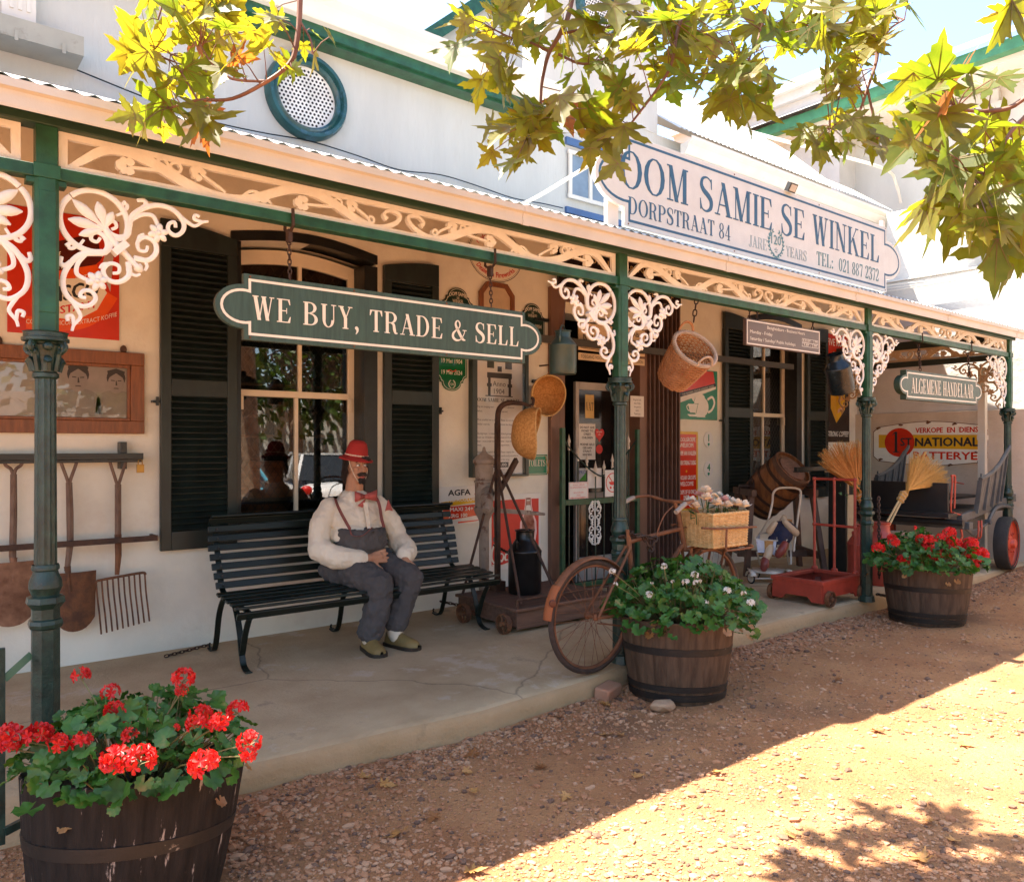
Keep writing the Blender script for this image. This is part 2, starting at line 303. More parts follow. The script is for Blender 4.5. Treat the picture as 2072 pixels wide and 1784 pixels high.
    G['4']=(st(.34,0,1,.12)+sf(.34,0,.12,.08,.08)+diag(.06,.28,.38,.98,t)+[R(.04,.24,.56,.24+t)],.6)
    G['7']=([R(.06,.88,.54,1),[(.06,1),(.09,1),(.1,.7),(.07,.7)],[(.54,.92),(.5,.9),(.22,0),(.36,0)]],.58)
    G['8']=(bowl(.29,.76,.22,.25,0,360,.1)+bowl(.29,.26,.26,.27,0,360,.12),.6)
    G[',']=(rb([(.12,.08),(.15,-.05),(.07,-.2)],[.16,.1,.02])+[arc(.1,.08,.08,.08,0,360,8)[:-1]],.26)
    G[':']=([arc(.13,.08,.09,.09,0,360,8)[:-1],arc(.13,.55,.09,.09,0,360,8)[:-1]],.28)
    G['-']=([R(.05,.38,.3,.45)],.36); G[' ']=([],.34)
    return G
GL=_gl()
def serif(mb,s,x,y,h,M,width=None,al='c',w=.002,sp=.05,sx=1):
    W=sum(GL[c][1]+sp for c in s)-sp; k=h*sx if width is None else width/W
    cx=x+{'c':-W*k/2,'l':0,'r':-W*k}[al]; i=0
    for c in s:
        for p in GL[c][0]:
            i=(i+1)%9; w1=w+.00018*i; S=lambda q:(cx+q[0]*k,y+q[1]*h)
            if p and p[0]=='s': mb.strip([S(q) for q in p[1]],[S(q) for q in p[2]],w1-.0015,w1,M)
            elif p and p[0]=='r':
                C=cr([(q[0],q[1],0) for q in p[1]],5);n=len(C);L=[];Rr=[]
                for j in range(n):
                    tq=j/(n-1)*(len(p[2])-1);a=min(int(tq),len(p[2])-2);ww=p[2][a]+(p[2][a+1]-p[2][a])*(tq-a)
                    d=(C[min(j+1,n-1)]-C[max(j-1,0)]).normalized();nn=Vector((-d.y,d.x,0))*ww/2
                    L.append(S(C[j]+nn));Rr.append(S(C[j]-nn))
                mb.strip(L,Rr,w1-.0015,w1,M)
            else: mb.prism([S(q) for q in p],w1-.0015,w1,M)
        cx+=(GL[c][1]+sp)*k
# ================================================================ SETTING
def sm(t): t=max(0,min(1,t));return t*t*(3-2*t)
from mathutils import noise as MN
def gz(x,y):
    b=-.125-.12*sm((1.2-x)/1.2)+.12*sm((x-7.5)/4)
    if -3<x<16 and -6<y<5: b+=.018*MN.noise((x*1.3,y*1.3,0))+.008*MN.noise((x*5,y*5,3))
    return b
EDGE=[(-4,3.9),(.2,3.84),(.75,3.62),(1.25,3.48),(1.7,3.45),(2.5,3.4),(3.3,3.43),(4,3.56),(5.1,3.64),(6.4,3.63),(7.4,3.6),(9.1,3.52),(11.03,3.48)]
def edge(x):
    for (a,b),(c,d) in zip(EDGE,EDGE[1:]):
        if a<=x<=c:return b+(d-b)*(x-a)/(c-a)
    return 3.9 if x<0 else 3.48
xs=[-400,-150,-60,-25,-10,-5,-3,-2]+[-1.2+.07*i for i in range(205)]+[13.6,14.5,16,20,30,60,150,400]
ys=[-400,-150,-60,-25,-12,-7,-5]+[-3.6+.08*i for i in range(98)]+[5,7,12,30,100,400]
g=MB();g.add([(x,y,gz(x,y) if y<4.4 else gz(x,y)-.05) for y in ys for x in xs],[(j*len(xs)+i,j*len(xs)+i+1,(j+1)*len(xs)+i+1,(j+1)*len(xs)+i) for j in range(len(ys)-1) for i in range(len(xs)-1)])
tag(g.obj('ground',SOIL),kind='structure')
# stoep: a concrete slab with a rounded, uneven front edge
p=MB();N=90;pr=[]
for i in range(N+1):
    x=-4+15.03*i/N; y=edge(x)+.012*MN.noise((x*2.3,0,5)); z0=gz(x,y-.1)-.12
    pr.append([(x,5.8,0),(x,y+.22,.0),(x,y+.06,-.004),(x,y+.02,-.014+.004*MN.noise((x*6,1,1))),(x,y,-.035),(x,y-.008,-.075),(x,y-.014,z0)])
vs=[q for r in pr for q in r];k=7
for i in range(N):
    for j in range(k-1):
        p.m=0 if j<3 else 1; p.f.append((i*k+j,i*k+j+1,(i+1)*k+j+1,(i+1)*k+j));p.mi.append(p.m)
p.v=vs
tag(p.obj('pavement',[CONC,KERB],smooth=60),kind='structure')
# ================================================================ SHOP BUILDING
shop=thing('shop_building','white plastered old shop with dark shutters and a long green veranda','shop',(5,5.75,0),world=True)
WT=.32
def wallpieces():
    m=MB();Y0,Y1=WY,WY+WT
    def b(x0,x1,z0,z1): m.bx(x0,x1,Y0,Y1,z0,z1)
    top=4.86
    b(-5,2.02,-.3,top);b(2.02,3.15,-.3,.83);b(2.02,3.15,3.0,top)
    b(3.15,5.06,-.3,top);b(5.06,6.42,2.75,top);b(6.42,8.42,-.3,top);b(8.42,9.55,-.3,.86);b(8.42,9.55,3.04,top);b(9.55,11.02,-.3,top)
    return m
shop_wall=wallpieces()
for x0,x1,za,zb in ((2.02,3.15,2.93,3.0),(8.42,9.55,2.97,3.04)):   # arch filling
    pts=[(x0,zb)]+[(x0+(x1-x0)*i/12,za+.065*math.sin(math.pi*i/12)) for i in range(13)]+[(x1,zb)]
    shop_wall.prism(pts,-WT,0,front(0,WY,0))
shop_wall.obj('wall',[WHITEW],shop)
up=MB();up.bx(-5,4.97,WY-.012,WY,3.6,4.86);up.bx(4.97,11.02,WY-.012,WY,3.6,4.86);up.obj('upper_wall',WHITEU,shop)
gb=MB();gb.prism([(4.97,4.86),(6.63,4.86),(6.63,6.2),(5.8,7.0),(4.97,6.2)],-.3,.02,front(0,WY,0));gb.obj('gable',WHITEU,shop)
# corner board and the number over the gable window
t=MB();sans(t,'19',6.2,5.02,.2,front(0,WY-.022,0),al='c');t.obj('gable_date',M_('blue_lettering',(.05,.1,.2),.6),shop)
# eave: green fascia, white ogee gutter
def gutter_prof(y,z,wd,h): return [(y,z),(y-wd*.35,z+.005),(y-wd*.6,z+h*.25),(y-wd*.7,z+h*.6),(y-wd,z+h*.78),(y-wd,z+h),(y-wd+.012,z+h),(y-wd+.012,z+h*.82),(y,z+h*.7)]
XM=lambda x0:Matrix(((0,0,1,x0),(1,0,0,0),(0,1,0,0),(0,0,0,1)))   # local x->Y, y->Z, z->X
def run(prof,x0,x1): m=MB();m.prism(prof,0,x1-x0,XM(x0));return m
GUT=M_('gutter_paint',(.72,.68,.6),.45,var=.05,vs=3,spots=[((.5,.44,.36),6,.62,.1,.4)])
GUTC=M_('gutter_cream',(.58,.545,.46),.45,var=.06,vs=3,bump=.002,bs=20,spots=[((.42,.27,.16),16,.7,.04,.5),((.55,.42,.3),6,.64,.1,.4)])
for x0,x1 in ((-5,4.9),(6.8,11.45)):
    m=MB();m.bx(x0,x1,WY-.16,WY-.012,4.52,4.6);m.bx(x0,x1,WY-.2,WY-.162,4.54,4.63);m.obj('eave_fascia',GREEN,shop)
    run(gutter_prof(WY-.2,4.62,.16,.17),x0,x1).obj('eave_gutter',GUT,shop)
def corr(x0,x1,a,b,amp=.009,wl=.076):
    m=MB();n=int((x1-x0)/wl*6)
    def f(u,v):
        x=x0+(x1-x0)*u;ay=math.sin(2*math.pi*x/wl)*amp
        return (x,a[0]+(b[0]-a[0])*v,a[1]+(b[1]-a[1])*v+ay)
    m.grid(f,n,2);return m
corr(-5,4.9,(WY-.3,4.8),(9.5,6.0)).obj('main_roof',ROOFW,shop)
corr(6.66,11.5,(WY-.3,4.86),(6.1,5.35)).obj('lean_to_roof',ROOFW,shop)
m=MB();m.prism([(6.64,5.3),(11.0,5.32),(11.0,6.3),(9.6,7.4),(9.2,7.4),(9.2,6.5),(6.64,6.5)],-.1,0,Matrix(((1,0,0,0),(0,.72,-.69,6.08-5.3*.72),(0,.69,.72,5.3-5.3*.69),(0,0,0,1))));m.obj('tilted_wall',SUNW,shop)  # upper wall leaned back into a slope so the sun lights its face
# rear gable behind the eave
rg=thing('rear_building','white gabled rear building with corrugated roof behind the shop eave','building',(8,9.5,0),world=True)
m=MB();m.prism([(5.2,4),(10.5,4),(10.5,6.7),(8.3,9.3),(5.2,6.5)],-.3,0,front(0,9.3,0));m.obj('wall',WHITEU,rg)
m=MB()
def rr(u,v): x=5.05-.0*u+3.25*v; return (x-.012*math.sin(u*620),9.2+9*u,6.45+2.85*v/1.0+.012*math.sin(u*620))
m.grid(rr,330,2);m.obj('roof',ROOFW,rg)
m=MB();m.beam((4.95,9.16,6.3),(8.3,9.16,9.25),.06,.2);m.obj('bargeboard',GREEN,rg)
# round ventilators: ring, recessed punched disc
def vent(x,z,r):
    m=MB();m.lathe([(r*.72,.0),(r*.72,.05),(r*.78,.07),(r*.84,.06),(r*.87,.085),(r*.95,.085),(r,.05),(r,0)],48,front(x,WY-.012,z),caps=False)
    o=m.obj('round_window',M_('vent_green',(.015,.07,.07),.3,var=.3,vs=9,spots=[((.1,.22,.35),5,.55,.15,.6)]),shop)
    d=MB();d.lathe([(.0001,.0),(r*.72,.0),(r*.72,.012),(.0001,.012)],40,front(x,WY-.016,z),caps=False);d.obj('grille',M_('vent_grille',(.75,.74,.7),.5),o)
    h=MB();s=r*.1;k=0
    for i in range(-9,10):
        for j in range(-9,10):
            px=(i+.5*(j%2))*s;py=j*s*.87
            if math.hypot(px,py)<r*.66: h.prism(arc(px,py,s*.32,s*.32,0,360,6)[:-1],.013,.0145,front(x,WY-.016,z))
    h.obj('vent_hole',M_('vent_dark',(.02,.02,.025),.8),o)['kind']='stuff'
vent(2.53,4.12,.33);vent(5.72,5.9,.33)
# small blue shuttered window over the veranda roof
m=MB();m.bx(5.3,6.6,WY-.03,WY-.013,3.93,4.33);bw=m.obj('upper_window',M_('blue_grey_paint',(.18,.25,.33),.5),shop)
m=MB()
for x in (5.3,5.58,5.88,6.2,6.58):m.bx(x-.02,x+.02,WY-.05,WY-.031,3.93,4.33)
m.bx(5.27,6.62,WY-.05,WY-.031,4.331,4.37);m.bx(5.27,6.62,WY-.05,WY-.031,3.89,3.929);m.obj('window_frame',GUT,bw)
m=MB();m.bx(5.25,6.64,WY-.045,WY-.013,3.74,3.8);m.obj('blue_band',M_('blue_paint',(.06,.13,.28),.5),bw)
m=MB();m.bx(5.25,6.64,WY-.045,WY-.013,4.42,4.49);m.obj('blue_lintel',bpy.data.materials['blue_paint'],bw)
# ---- sash windows
def sash(x0,x1,z0,z1):
    fr=MB();Y=WY+.17;w=.055
    P=front(0,Y,0)
    top=lambda x:z1+.06*math.sin(math.pi*(x-x0)/(x1-x0))
    n=12;xs_=[x0+(x1-x0)*i/n for i in range(n+1)]
    fr.strip([(x,top(x)) for x in xs_],[(x,top(x)-.11) for x in xs_],-.04,.0,P)
    zm=1.83
    fr.bx(x0,x0+w,Y-.002,Y+.04,z0+.06,z1-.05);fr.bx(x1-w,x1,Y-.002,Y+.04,z0+.06,z1-.05)
    fr.bx(x0+w,x1-w,Y-.012,Y+.04,zm-.025,zm+.025)
    fr.bx(x0,x1,Y-.004,Y+.04,z0,z0+.06)
    xm=(x0+x1)/2
    fr.bx(xm-.016,xm+.016,Y+.001,Y+.03,z0+.06,zm-.025);fr.bx(xm-.016+.03,xm+.016+.03,Y+.001,Y+.03,zm+.025,z1-.04)
    for x in (x0+w,x1-w): fr.bx(x-.018,x+.018,Y-.03,Y-.013,zm-.13,zm-.02)
    wn=fr.obj('window',[CREAM],shop,bevel=.004)
    m=MB();m.add([(x0+w,Y+.02,z0+.06),(x1-w,Y+.02,z0+.06),(x1-w,Y+.02,z1+.0),(x0+w,Y+.02,z1+.0)],[(0,1,2,3)]);m.obj('pane',GLASS,wn,smooth=0)
    m=MB();q=.062;W=x1-x0;Hh=z1-z0
    for i in range(-int(Hh/q)-1,int(W/q)+1):
        for sgn in (1,-1):
            a=x0+i*q; pts=[]
            for k_ in (0,1):
                pass
            t0=max(0,(x0-a)) ;t1=min(Hh*.72,(x1-a)) 
            if t1<=t0: continue
            A=(a+t0,z0+t0/.72);B_=(a+t1,z0+t1/.72)
            if sgn<0:A=(x0+x1-A[0],A[1]);B_=(x0+x1-B_[0],B_[1])
            m.beam((A[0],Y+.07+.003*sgn,A[1]),(B_[0],Y+.07+.003*sgn,B_[1]),.004,.003)
    m.obj('wire_mesh',M_('mesh_wire',(.03,.025,.02),.6),wn,smooth=0)
    rv=MB()
    rv.bx(x0-.075,x0,WY-.012,Y+.05,z0-.0,z1+.03);rv.bx(x1,x1+.12,WY-.012,Y+.05,z0,z1+.0)
    xa,xb=x0-.075,x1+.12
    xs2=[xa+(xb-xa)*i/n for i in range(n+1)];tp=lambda x:z1+.02+.075*math.sin(math.pi*(x-xa)/(xb-xa))
    rv.strip([(x,tp(x)+.075) for x in xs2],[(x,tp(x)) for x in xs2],-.2,.014,front(0,WY,0))
    rv.bx(xa,xb,WY-.05,Y+.05,z0-.07,z0-.003)
    rv.obj('window_surround',BLACKP,wn,bevel=.003)
    return wn
sash(2.03,3.04,.84,2.9);sash(8.43,9.42,.87,2.95)
def shutter(x0,x1,z0,z1,high):
    """an open louvred shutter lying on the wall; its arched top is highest on the side HIGH"""
    m=MB();Y=WY-.02;P=front(0,Y,0);w=.07;zm=1.83;d=.04
    arch=lambda x:z1+.07*math.sin(math.pi/2*((x-x0)/(x1-x0) if high>0 else (x1-x)/(x1-x0)))-.07
    m.bx(x0,x0+w,Y-d,Y,z0,z1-.19);m.bx(x1-w,x1,Y-d,Y,z0,z1-.19)
    xs_=[x0+(x1-x0)*i/10 for i in range(11)]
    m.prism([(x0,z1-.19),(x1,z1-.19)]+[(x,arch(x)) for x in xs_[::-1]],0,d,P)
    m.bx(x0+w,x1-w,Y-d,Y,zm-.06,zm+.06);m.bx(x0+w,x1-w,Y-d,Y,z0+.0,z0+.13)
    o=m.obj('shutter',SHUT,shop,bevel=.004)
    s=MB()
    for a,b in ((z0+.13,zm-.06),(zm+.06,z1-.19)):
        n=round((b-a)/.0435)
        for i in range(n):
            z=a+(b-a)*(i+.5)/n; ja=RND.uniform(-.05,.05)
            s.box((0,0,0),(x1-x0-2*w,.05,.008),T_((x0+x1)/2,Y-.018,z)@RX(math.radians(42)+ja))
    s.obj('louvre',SHUT,o)
    b=MB();b.bx(x0+.01,x1-.01,Y+.004,Y+.012,z0+.01,z1-.2);b.obj('shutter_back',BLACKP,o)
    h=MB();hx=x0-.02 if high<0 else x1+.02
    h.bx(hx-.03,hx+.03,Y-.03,Y+.018,1.72,1.735);h.bx(hx-.008,hx+.008,Y-.04,Y-.02,1.7,1.76);h.obj('shutter_catch',BLACKP,o)
shutter(1.46,1.985,.70,2.99,-1);shutter(3.2,3.735,.70,2.99,1);shutter(7.8,8.37,.73,3.03,-1);shutter(9.6,10.125,.73,3.03,1)
# ---- dim shop inside
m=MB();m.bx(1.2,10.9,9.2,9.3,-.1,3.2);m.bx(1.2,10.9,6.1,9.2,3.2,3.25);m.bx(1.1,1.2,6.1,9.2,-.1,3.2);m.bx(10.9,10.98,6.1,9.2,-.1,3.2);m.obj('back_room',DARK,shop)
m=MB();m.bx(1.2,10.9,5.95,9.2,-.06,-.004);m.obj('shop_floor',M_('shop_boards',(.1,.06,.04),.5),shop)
SHELF=M_('shelf_wood',(.1,.045,.02),.6)
def shelfunit(x0,x1,y,nm):
    t_=thing('display_shelf',nm,'shelf',((x0+x1)/2,y,0),world=True)
    f=MB()
    for x in (x0,x1-.03):f=MB();f.bx(x,x+.03,y,y+.25,.0,2.6);f.obj('upright',SHELF,t_)
    for z in (1.05,1.5,1.95,2.4):
        s=MB();s.bx(x0+.03,x1-.03,y,y+.25,z,z+.025);s.obj('shelf',SHELF,t_)
shelfunit(2.1,3.9,6.75,'wooden display shelf with goods seen through the bench window');shelfunit(8.5,10.2,6.75,'wooden display shelf seen through the window behind the churn')
for X,Z0,lab in ((2.42,.86,'brown wooden keg behind the glass of the bench window'),):
    t_=thing('keg',lab,'barrel',(X,6.32,0))
    m=MB();m.lathe([(.16,.8),(.24,1.0),(.24,1.1),(.16,1.3),(.0001,1.3)],24);m.obj('stave_body',WOODB,t_)
    m=MB();m.lathe([(.235,.96),(.25,.98),(.25,1.0),(.24,1.01)],24,caps=False);m.obj('hoop',BLACKP,t_)
rr_=random.Random(3)
cols=[(.16,.05,.02),(.18,.13,.05),(.05,.08,.1),(.16,.14,.12),(.09,.03,.02)]
jm=[M_('jar_paint',c,.4) for c in cols]
kk=0
for x0,x1 in ((2.2,3.8),(8.6,10.1)):
    for z in (1.075,1.525,1.975):
        x=x0
        while x<x1:
            r=rr_.uniform(.05,.085);h=rr_.uniform(.14,.32);kk+=1;ci=rr_.randrange(5)
            b=thing('shop_jar',None,'jar',(x+r,6.87,z));tag(b,'small jar on the dim shelf behind the shop window',group='jars on the shelves indoors')
            a=MB();a.lathe([(r*.9,0),(r,.02),(r,h*.7),(r*.6,h*.85),(r*.6,h)],12);a.obj('jar_body',jm[ci],b)
            x+=2*r+rr_.uniform(.02,.2)
# ---- doorway: brown frame, half glazed inner door, folding lattice gate, sign board over
BRF=M_('brown_frame_paint',(.17,.09,.06),.5,var=.15,vs=6,bump=.001,bs=60,stretch=(1,1,.3),spots=[((.35,.28,.2),14,.68,.05,.5)])
m=MB();m.bx(5.04,5.14,WY-.05,WY+.1,-.05,2.98);m.bx(5.141,5.24,WY-.03,WY+.08,-.05,2.98);m.bx(6.30,6.42,WY-.06,WY+.1,-.05,2.98);m.bx(5.24,6.3,WY-.03,WY+.08,2.86,2.98);m.obj('door_frame',BRF,shop,bevel=.004)
dm=M_('door_paint',(.05,.045,.04),.5)
m=MB();X0,X1,Yd=5.62,6.28,WY+.22
m.bx(X0,X0+.05,Yd,Yd+.04,0,2.1);m.bx(X1-.05,X1,Yd,Yd+.04,0,2.1);m.bx(X0+.05,X1-.05,Yd,Yd+.04,2.02,2.1);m.bx(X0+.05,X1-.05,Yd,Yd+.04,.0,.25);m.bx(X0+.05,X1-.05,Yd,Yd+.04,.85,.93)
dr=m.obj('door',M_('door_grey',(.38,.35,.32),.5),shop,bevel=.004)
m=MB();m.bx(X0+.05,X1-.05,Yd+.015,Yd+.02,.93,2.02);m.bx(X0+.05,X1-.05,Yd+.015,Yd+.02,.25,.85);m.obj('door_pane',M_('door_dark_glass',(.012,.01,.01),.1),dr)
# stickers on the pane
def sticker(mat,x0,x1,z0,z1,name,pts=None):
    m=MB();P=front(0,Yd,0)
    m.prism(pts or [(x0,z0),(x1,z0),(x1,z1),(x0,z1)],-.015,-.013,P);return m,m.obj(name,mat,dr)
PAPER=M_('paper_white',(.72,.7,.66),.7,var=.04);INK=M_('print_black',(.015,.015,.015),.6);REDP=M_('print_red',(.6,.02,.015),.35,var=.08);GRNP=M_('print_green',(.0,.16,.06),.35,var=.1);YELP=M_('print_yellow',(.72,.42,.02),.4,var=.08);TANP=M_('print_tan',(.62,.42,.16),.6)
PD=front(0,Yd+.0,0)
def bsh(x,y): return D_(x,y)
_,o=sticker(TANP,5.77,5.9,1.72,1.97,'door_sticker');t=MB();serif(t,'VAT',5.835,1.8,.09,PD,width=.11,w=-.0125);t.obj('print',INK,o)
_,o=sticker(PAPER,5.68,5.92,1.28,1.66,'door_sticker')
t=MB()
for i,s in enumerate(['DO NOT GIVE','MONEY TO','STREET','CHILDREN','','MOENIE GELD','GEE AAN','STRAAT-','KINDERS']):
    if s:sans(t,s,5.8,1.61-i*.036,.024,PD,w=-.0125,bold=.001)
t.obj('print',INK,o)
_,o=sticker(REDP,0,0,0,0,'door_sticker',[(5.98+.075*math.sin(a)**3,1.55+.075*(13*math.cos(a)-5*math.cos(2*a)-2*math.cos(3*a)-math.cos(4*a))/15) for a in [2*math.pi*i/24 for i in range(24)]])
t=MB();sans(t,'Ich liebe',5.98,1.57,.018,PD,w=-.0125);sans(t,'alle',5.98,1.54,.018,PD,w=-.0125);t.obj('print',PAPER,o)
sticker(REDP,0,0,0,0,'door_sticker',arc(5.98,1.39,.05,.05,0,360,16)[:-1])
_,o=sticker(PAPER,5.68,5.84,1.06,1.19,'door_sticker');t=MB();t.prism([(5.68,1.06),(5.84,1.06),(5.84,1.19)],-.0128,-.0124,PD);t.obj('green_corner',M_('lime',(.1,.5,.05),.5),o);t=MB();sans(t,'PRO',5.73,1.13,.04,PD,w=-.0122);t.obj('print',M_('print_blue',(.02,.06,.3),.5),o)
# folding lattice (closed concertina gate) beside the door
m=MB()
for i in range(13):
    x=6.44+i*.036; y=WY-.05-(.03 if i%2 else 0)
    m.bx(x,x+.012,y-.03,y+.02,.02,2.98)
m.bx(6.425,6.433,WY-.09,WY-.02,0,2.99);m.bx(6.9,6.92,WY-.1,WY-.01,0,2.99)
m.obj('folding_gate',M_('gate_brown',(.11,.06,.045),.5,var=.2,vs=8,spots=[((.3,.2,.13),20,.68,.04,.6)]),shop)
m=MB();m.bx(4.5,8.8,WY-.35,WY-.31,2.375,2.44);sh=m.obj('hanging_rail',M_('dark_rail',(.05,.045,.035),.5),shop)   # dark pole across in front of the door
# ================================================================ VERANDA
ver=thing('veranda','green and white cast iron veranda along the shop front','veranda',(5.5,3.6,0),world=True)
PX=[-2.85,.49,3.79,7.07,10.46];PY=3.6
def column(x):
    root=MB();root.lathe([(.056,1.686),(.05,1.7),(.048,1.72)],20,T_(x,PY,0),caps=False)
    s=MB();n=28;fl=[]
    prof=[(.041,.95),(.0375,1.69)]
    vs=[];k=48
    for r,z in prof:
        for j in range(k):
            a=2*math.pi*j/k; q=r-.0045*(.5+.5*math.cos(12*a)); vs.append((x+q*math.cos(a),PY+q*math.sin(a),z))
    s.add(vs,[(j,(j+1)%k,k+(j+1)%k,k+j) for j in range(k)])
    o=s.obj('column',DKGREEN,ver,smooth=50)
    b=MB();b.lathe([(.047,.95),(.05,.94),(.05,.93),(.044,.925),(.046,.915),(.058,.885),(.06,.86),(.05,.835),(.046,.825),(.046,.8)],24,T_(x,PY,0),caps=False)
    O=T_(x,PY,0)@RZ(math.pi/8)
    b.lathe([(.046,.83),(.068,.822),(.072,.8),(.06,.785),(.052,.775),(.052,.735),(.06,.73),(.064,.715),(.06,.7),(.052,.695),(.053,.05),(.066,.045),(.075,-.01)],8,O,caps=False)
    b.obj('column_base',DKGREEN,o,smooth=25)
    c=MB();c.lathe([(.042,1.69),(.048,1.695),(.048,1.71),(.04,1.715),(.041,1.74),(.05,1.79),(.063,1.82),(.055,1.825),(.06,1.835)],20,T_(x,PY,0),caps=False)
    c.lathe([(.06,1.832),(.085,1.838),(.085,1.85),(.078,1.853),(.078,1.87),(.082,1.874),(.0001,1.874)],16,T_(x,PY,0),caps=False)
    for q in range(4):
        a=math.pi/4+q*math.pi/2;M=T_(x,PY,0)@RZ(a)
        c.tube([(p[0],0,p[1]) for p in spiral(.068,1.812,.024,.004,120,-420,22)],.009,6,M=M)
        c.tube(cr([(.042,0,1.72),(.05,0,1.76),(.058,0,1.79),(.075,0,1.792)],3),[.012]*9+[.004],6,M=M)
        M2=T_(x,PY,0)@RZ(a+math.pi/4);c.ball((.062,0,1.815),(.014,.02,.018),8,6,M=M2)
        c.tube(cr([(.042,0,1.72),(.052,.0,1.755),(.066,0,1.768)],4),[.016]*8+[.004],6,M=M2)
    c.obj('capital',DKGREEN,o)
    u=MB();w=.043
    u.prism([(w,-w+.014),(w,w-.014),(w-.014,w),(-w+.014,w),(-w,w-.014),(-w,-w+.014),(-w+.014,-w),(w-.014,-w)],1.874,2.48,T_(x,PY,0))
    u.bx(x-.03,x+.03,PY-.047,PY-.0432,1.95,2.43)
    u.bx(x-.047,x+.047,PY-.046,PY+.046,2.4805,2.536);u.bx(x-.038,x+.038,PY-.034,PY+.034,2.5365,2.69)
    u.bx(x-.07,x+.07,PY-.03,PY+.03,2.458,2.4802)
    u.obj('upper_post',GREEN,o,bevel=.004)
for x in PX[1:]:column(x)
m=MB();m.bx(-4,PX[4]+.05,PY-.032,PY+.032,2.482,2.534);m.obj('lower_rail',GREEN,ver,bevel=.004)
m=MB();m.bx(-4,PX[4]+.12,PY-.045,PY+.045,2.69,2.79);m.obj('top_beam',M_('beam_green',(.02,.06,.035),.5,var=.3,vs=8,bump=.001,bs=50,stretch=(.3,1,1),spots=[((.3,.2,.12),12,.7,.04,.5)]),ver,bevel=.004)
m=MB();m.bx(PX[4]-.03,PX[4]+.03,PY+.05,WY,2.46,2.53);m.bx(PX[4]-.04,PX[4]+.04,PY+.05,WY,2.69,2.79);m.obj('side_rail',M_('rail_dark',(.02,.03,.025),.5),ver)
# frieze of running vine, cut from board: frame, vine, leaves and rings, each a hair proud of the last
def frieze_mb(L,H,M,thick=.022):
    m=MB();W=.026
    m.bx(0,L,0,W,-thick,0,M);m.bx(0,L,H-W,H,-thick,0,M);m.bx(0,.032,W,H-W,-thick,0,M);m.bx(L-.032,L,W,H-W,-thick,0,M)
    for sg in (0,1):
        X=(lambda x:x) if sg==0 else (lambda x:L-x)
        h2=L/2;lo,hi=W*.6,H-W*.7
        pts=[(.04,lo),(.09,.055),(.17,hi-.02),(.25,hi-.008),(.36,hi-.03),(.52,lo+.025),(.66,lo),(.8,lo+.02),(.98,hi-.02),(1.09,hi-.006),(1.2,hi-.03),(1.36,lo+.02),(1.45,lo+.0)]
        sx=h2/1.64; k=.9
        P=[(X(x*sx),y) for x,y in pts]
        P+= [(X(x*sx),y) for x,y in ((1.53,.03),(1.6,.07),(1.61,.108),(1.55,.118),(1.515,.092),(1.535,.07))]
        ribbon(m,P,[.016,.03,.038,.038,.044,.046,.042,.04,.044,.046,.044,.042,.034,.028,.022,.02,.016,.014,.028],-thick,.0015,M,n=5)
        def leaf(x,y,s,a):
            for q in range(5):
                an=a+(q-2)*58
                rr=s*(1 if q==2 else .85)
                m.prism([(X(x*sx)+(rr*.62*math.cos(math.radians(an if sg==0 else 180-an)))+rr*.5*math.cos(t_)*(1+.12*math.cos(3*t_)),y+rr*.62*math.sin(math.radians(an))+rr*.5*math.sin(t_)*(1+.12*math.cos(3*t_))) for t_ in [2*math.pi*i/10 for i in range(10)]],-thick,.002+.0004*q,M)
        def ring(x,y,r):
            m.strip([(X(x*sx)+r*math.cos(t_),y+r*math.sin(t_)) for t_ in [2*math.pi*i/16 for i in range(16)]],[(X(x*sx)+(r-.012)*math.cos(t_),y+(r-.012)*math.sin(t_)) for t_ in [2*math.pi*i/16 for i in range(16)]],-thick,.001,M,closed=True)
        for x,y,s,a in ((.26,.068,.042,180),(.56,.1,.036,150),(1.06,.064,.04,180),(1.33,.1,.034,150)): leaf(x,y,s,a)
        for x,y,r in ((.46,.106,.028),(.86,.052,.026),(1.25,.104,.026),(1.44,.052,.022)): ring(x,y,r)
        for c in (((.27,.066),(.36,.075),(.43,.08)),((.57,.1),(.63,.07),(.68,.04)),((1.07,.062),(1.16,.07),(1.24,.08)),((1.34,.1),(1.4,.07),(1.43,.045)),((.38,.12),(.41,.132),(.435,.1),(.47,.085)),((.76,.04),(.8,.07),(.85,.065),(.9,.03))):
            ribbon(m,[(X(x*sx),y) for x,y in c],.013,-thick,.0008,M,n=4)
    return m
def frieze(x0,x1):
    return frieze_mb(x1-x0,.153,front(x0,PY-.004,2.536)).obj('frieze',IRONW,ver,smooth=30)
f0=frieze(PX[1]+.045,PX[2]-.045)
for a in (0,2,3):
    if a==0: o=f0.copy();sc.collection.objects.link(o);o.location=(PX[0]-PX[1],0,0)
    else: frieze(PX[a]+.045,PX[a+1]-.045)
frieze_mb(WY-PY-.12,.153,Matrix(((0,0,-1,PX[4]-.004),(-1,0,0,WY-.04),(0,1,0,2.536),(0,0,0,1)))).obj('side_frieze',M_('tan_board',(.62,.45,.28),.6),ver,smooth=30)
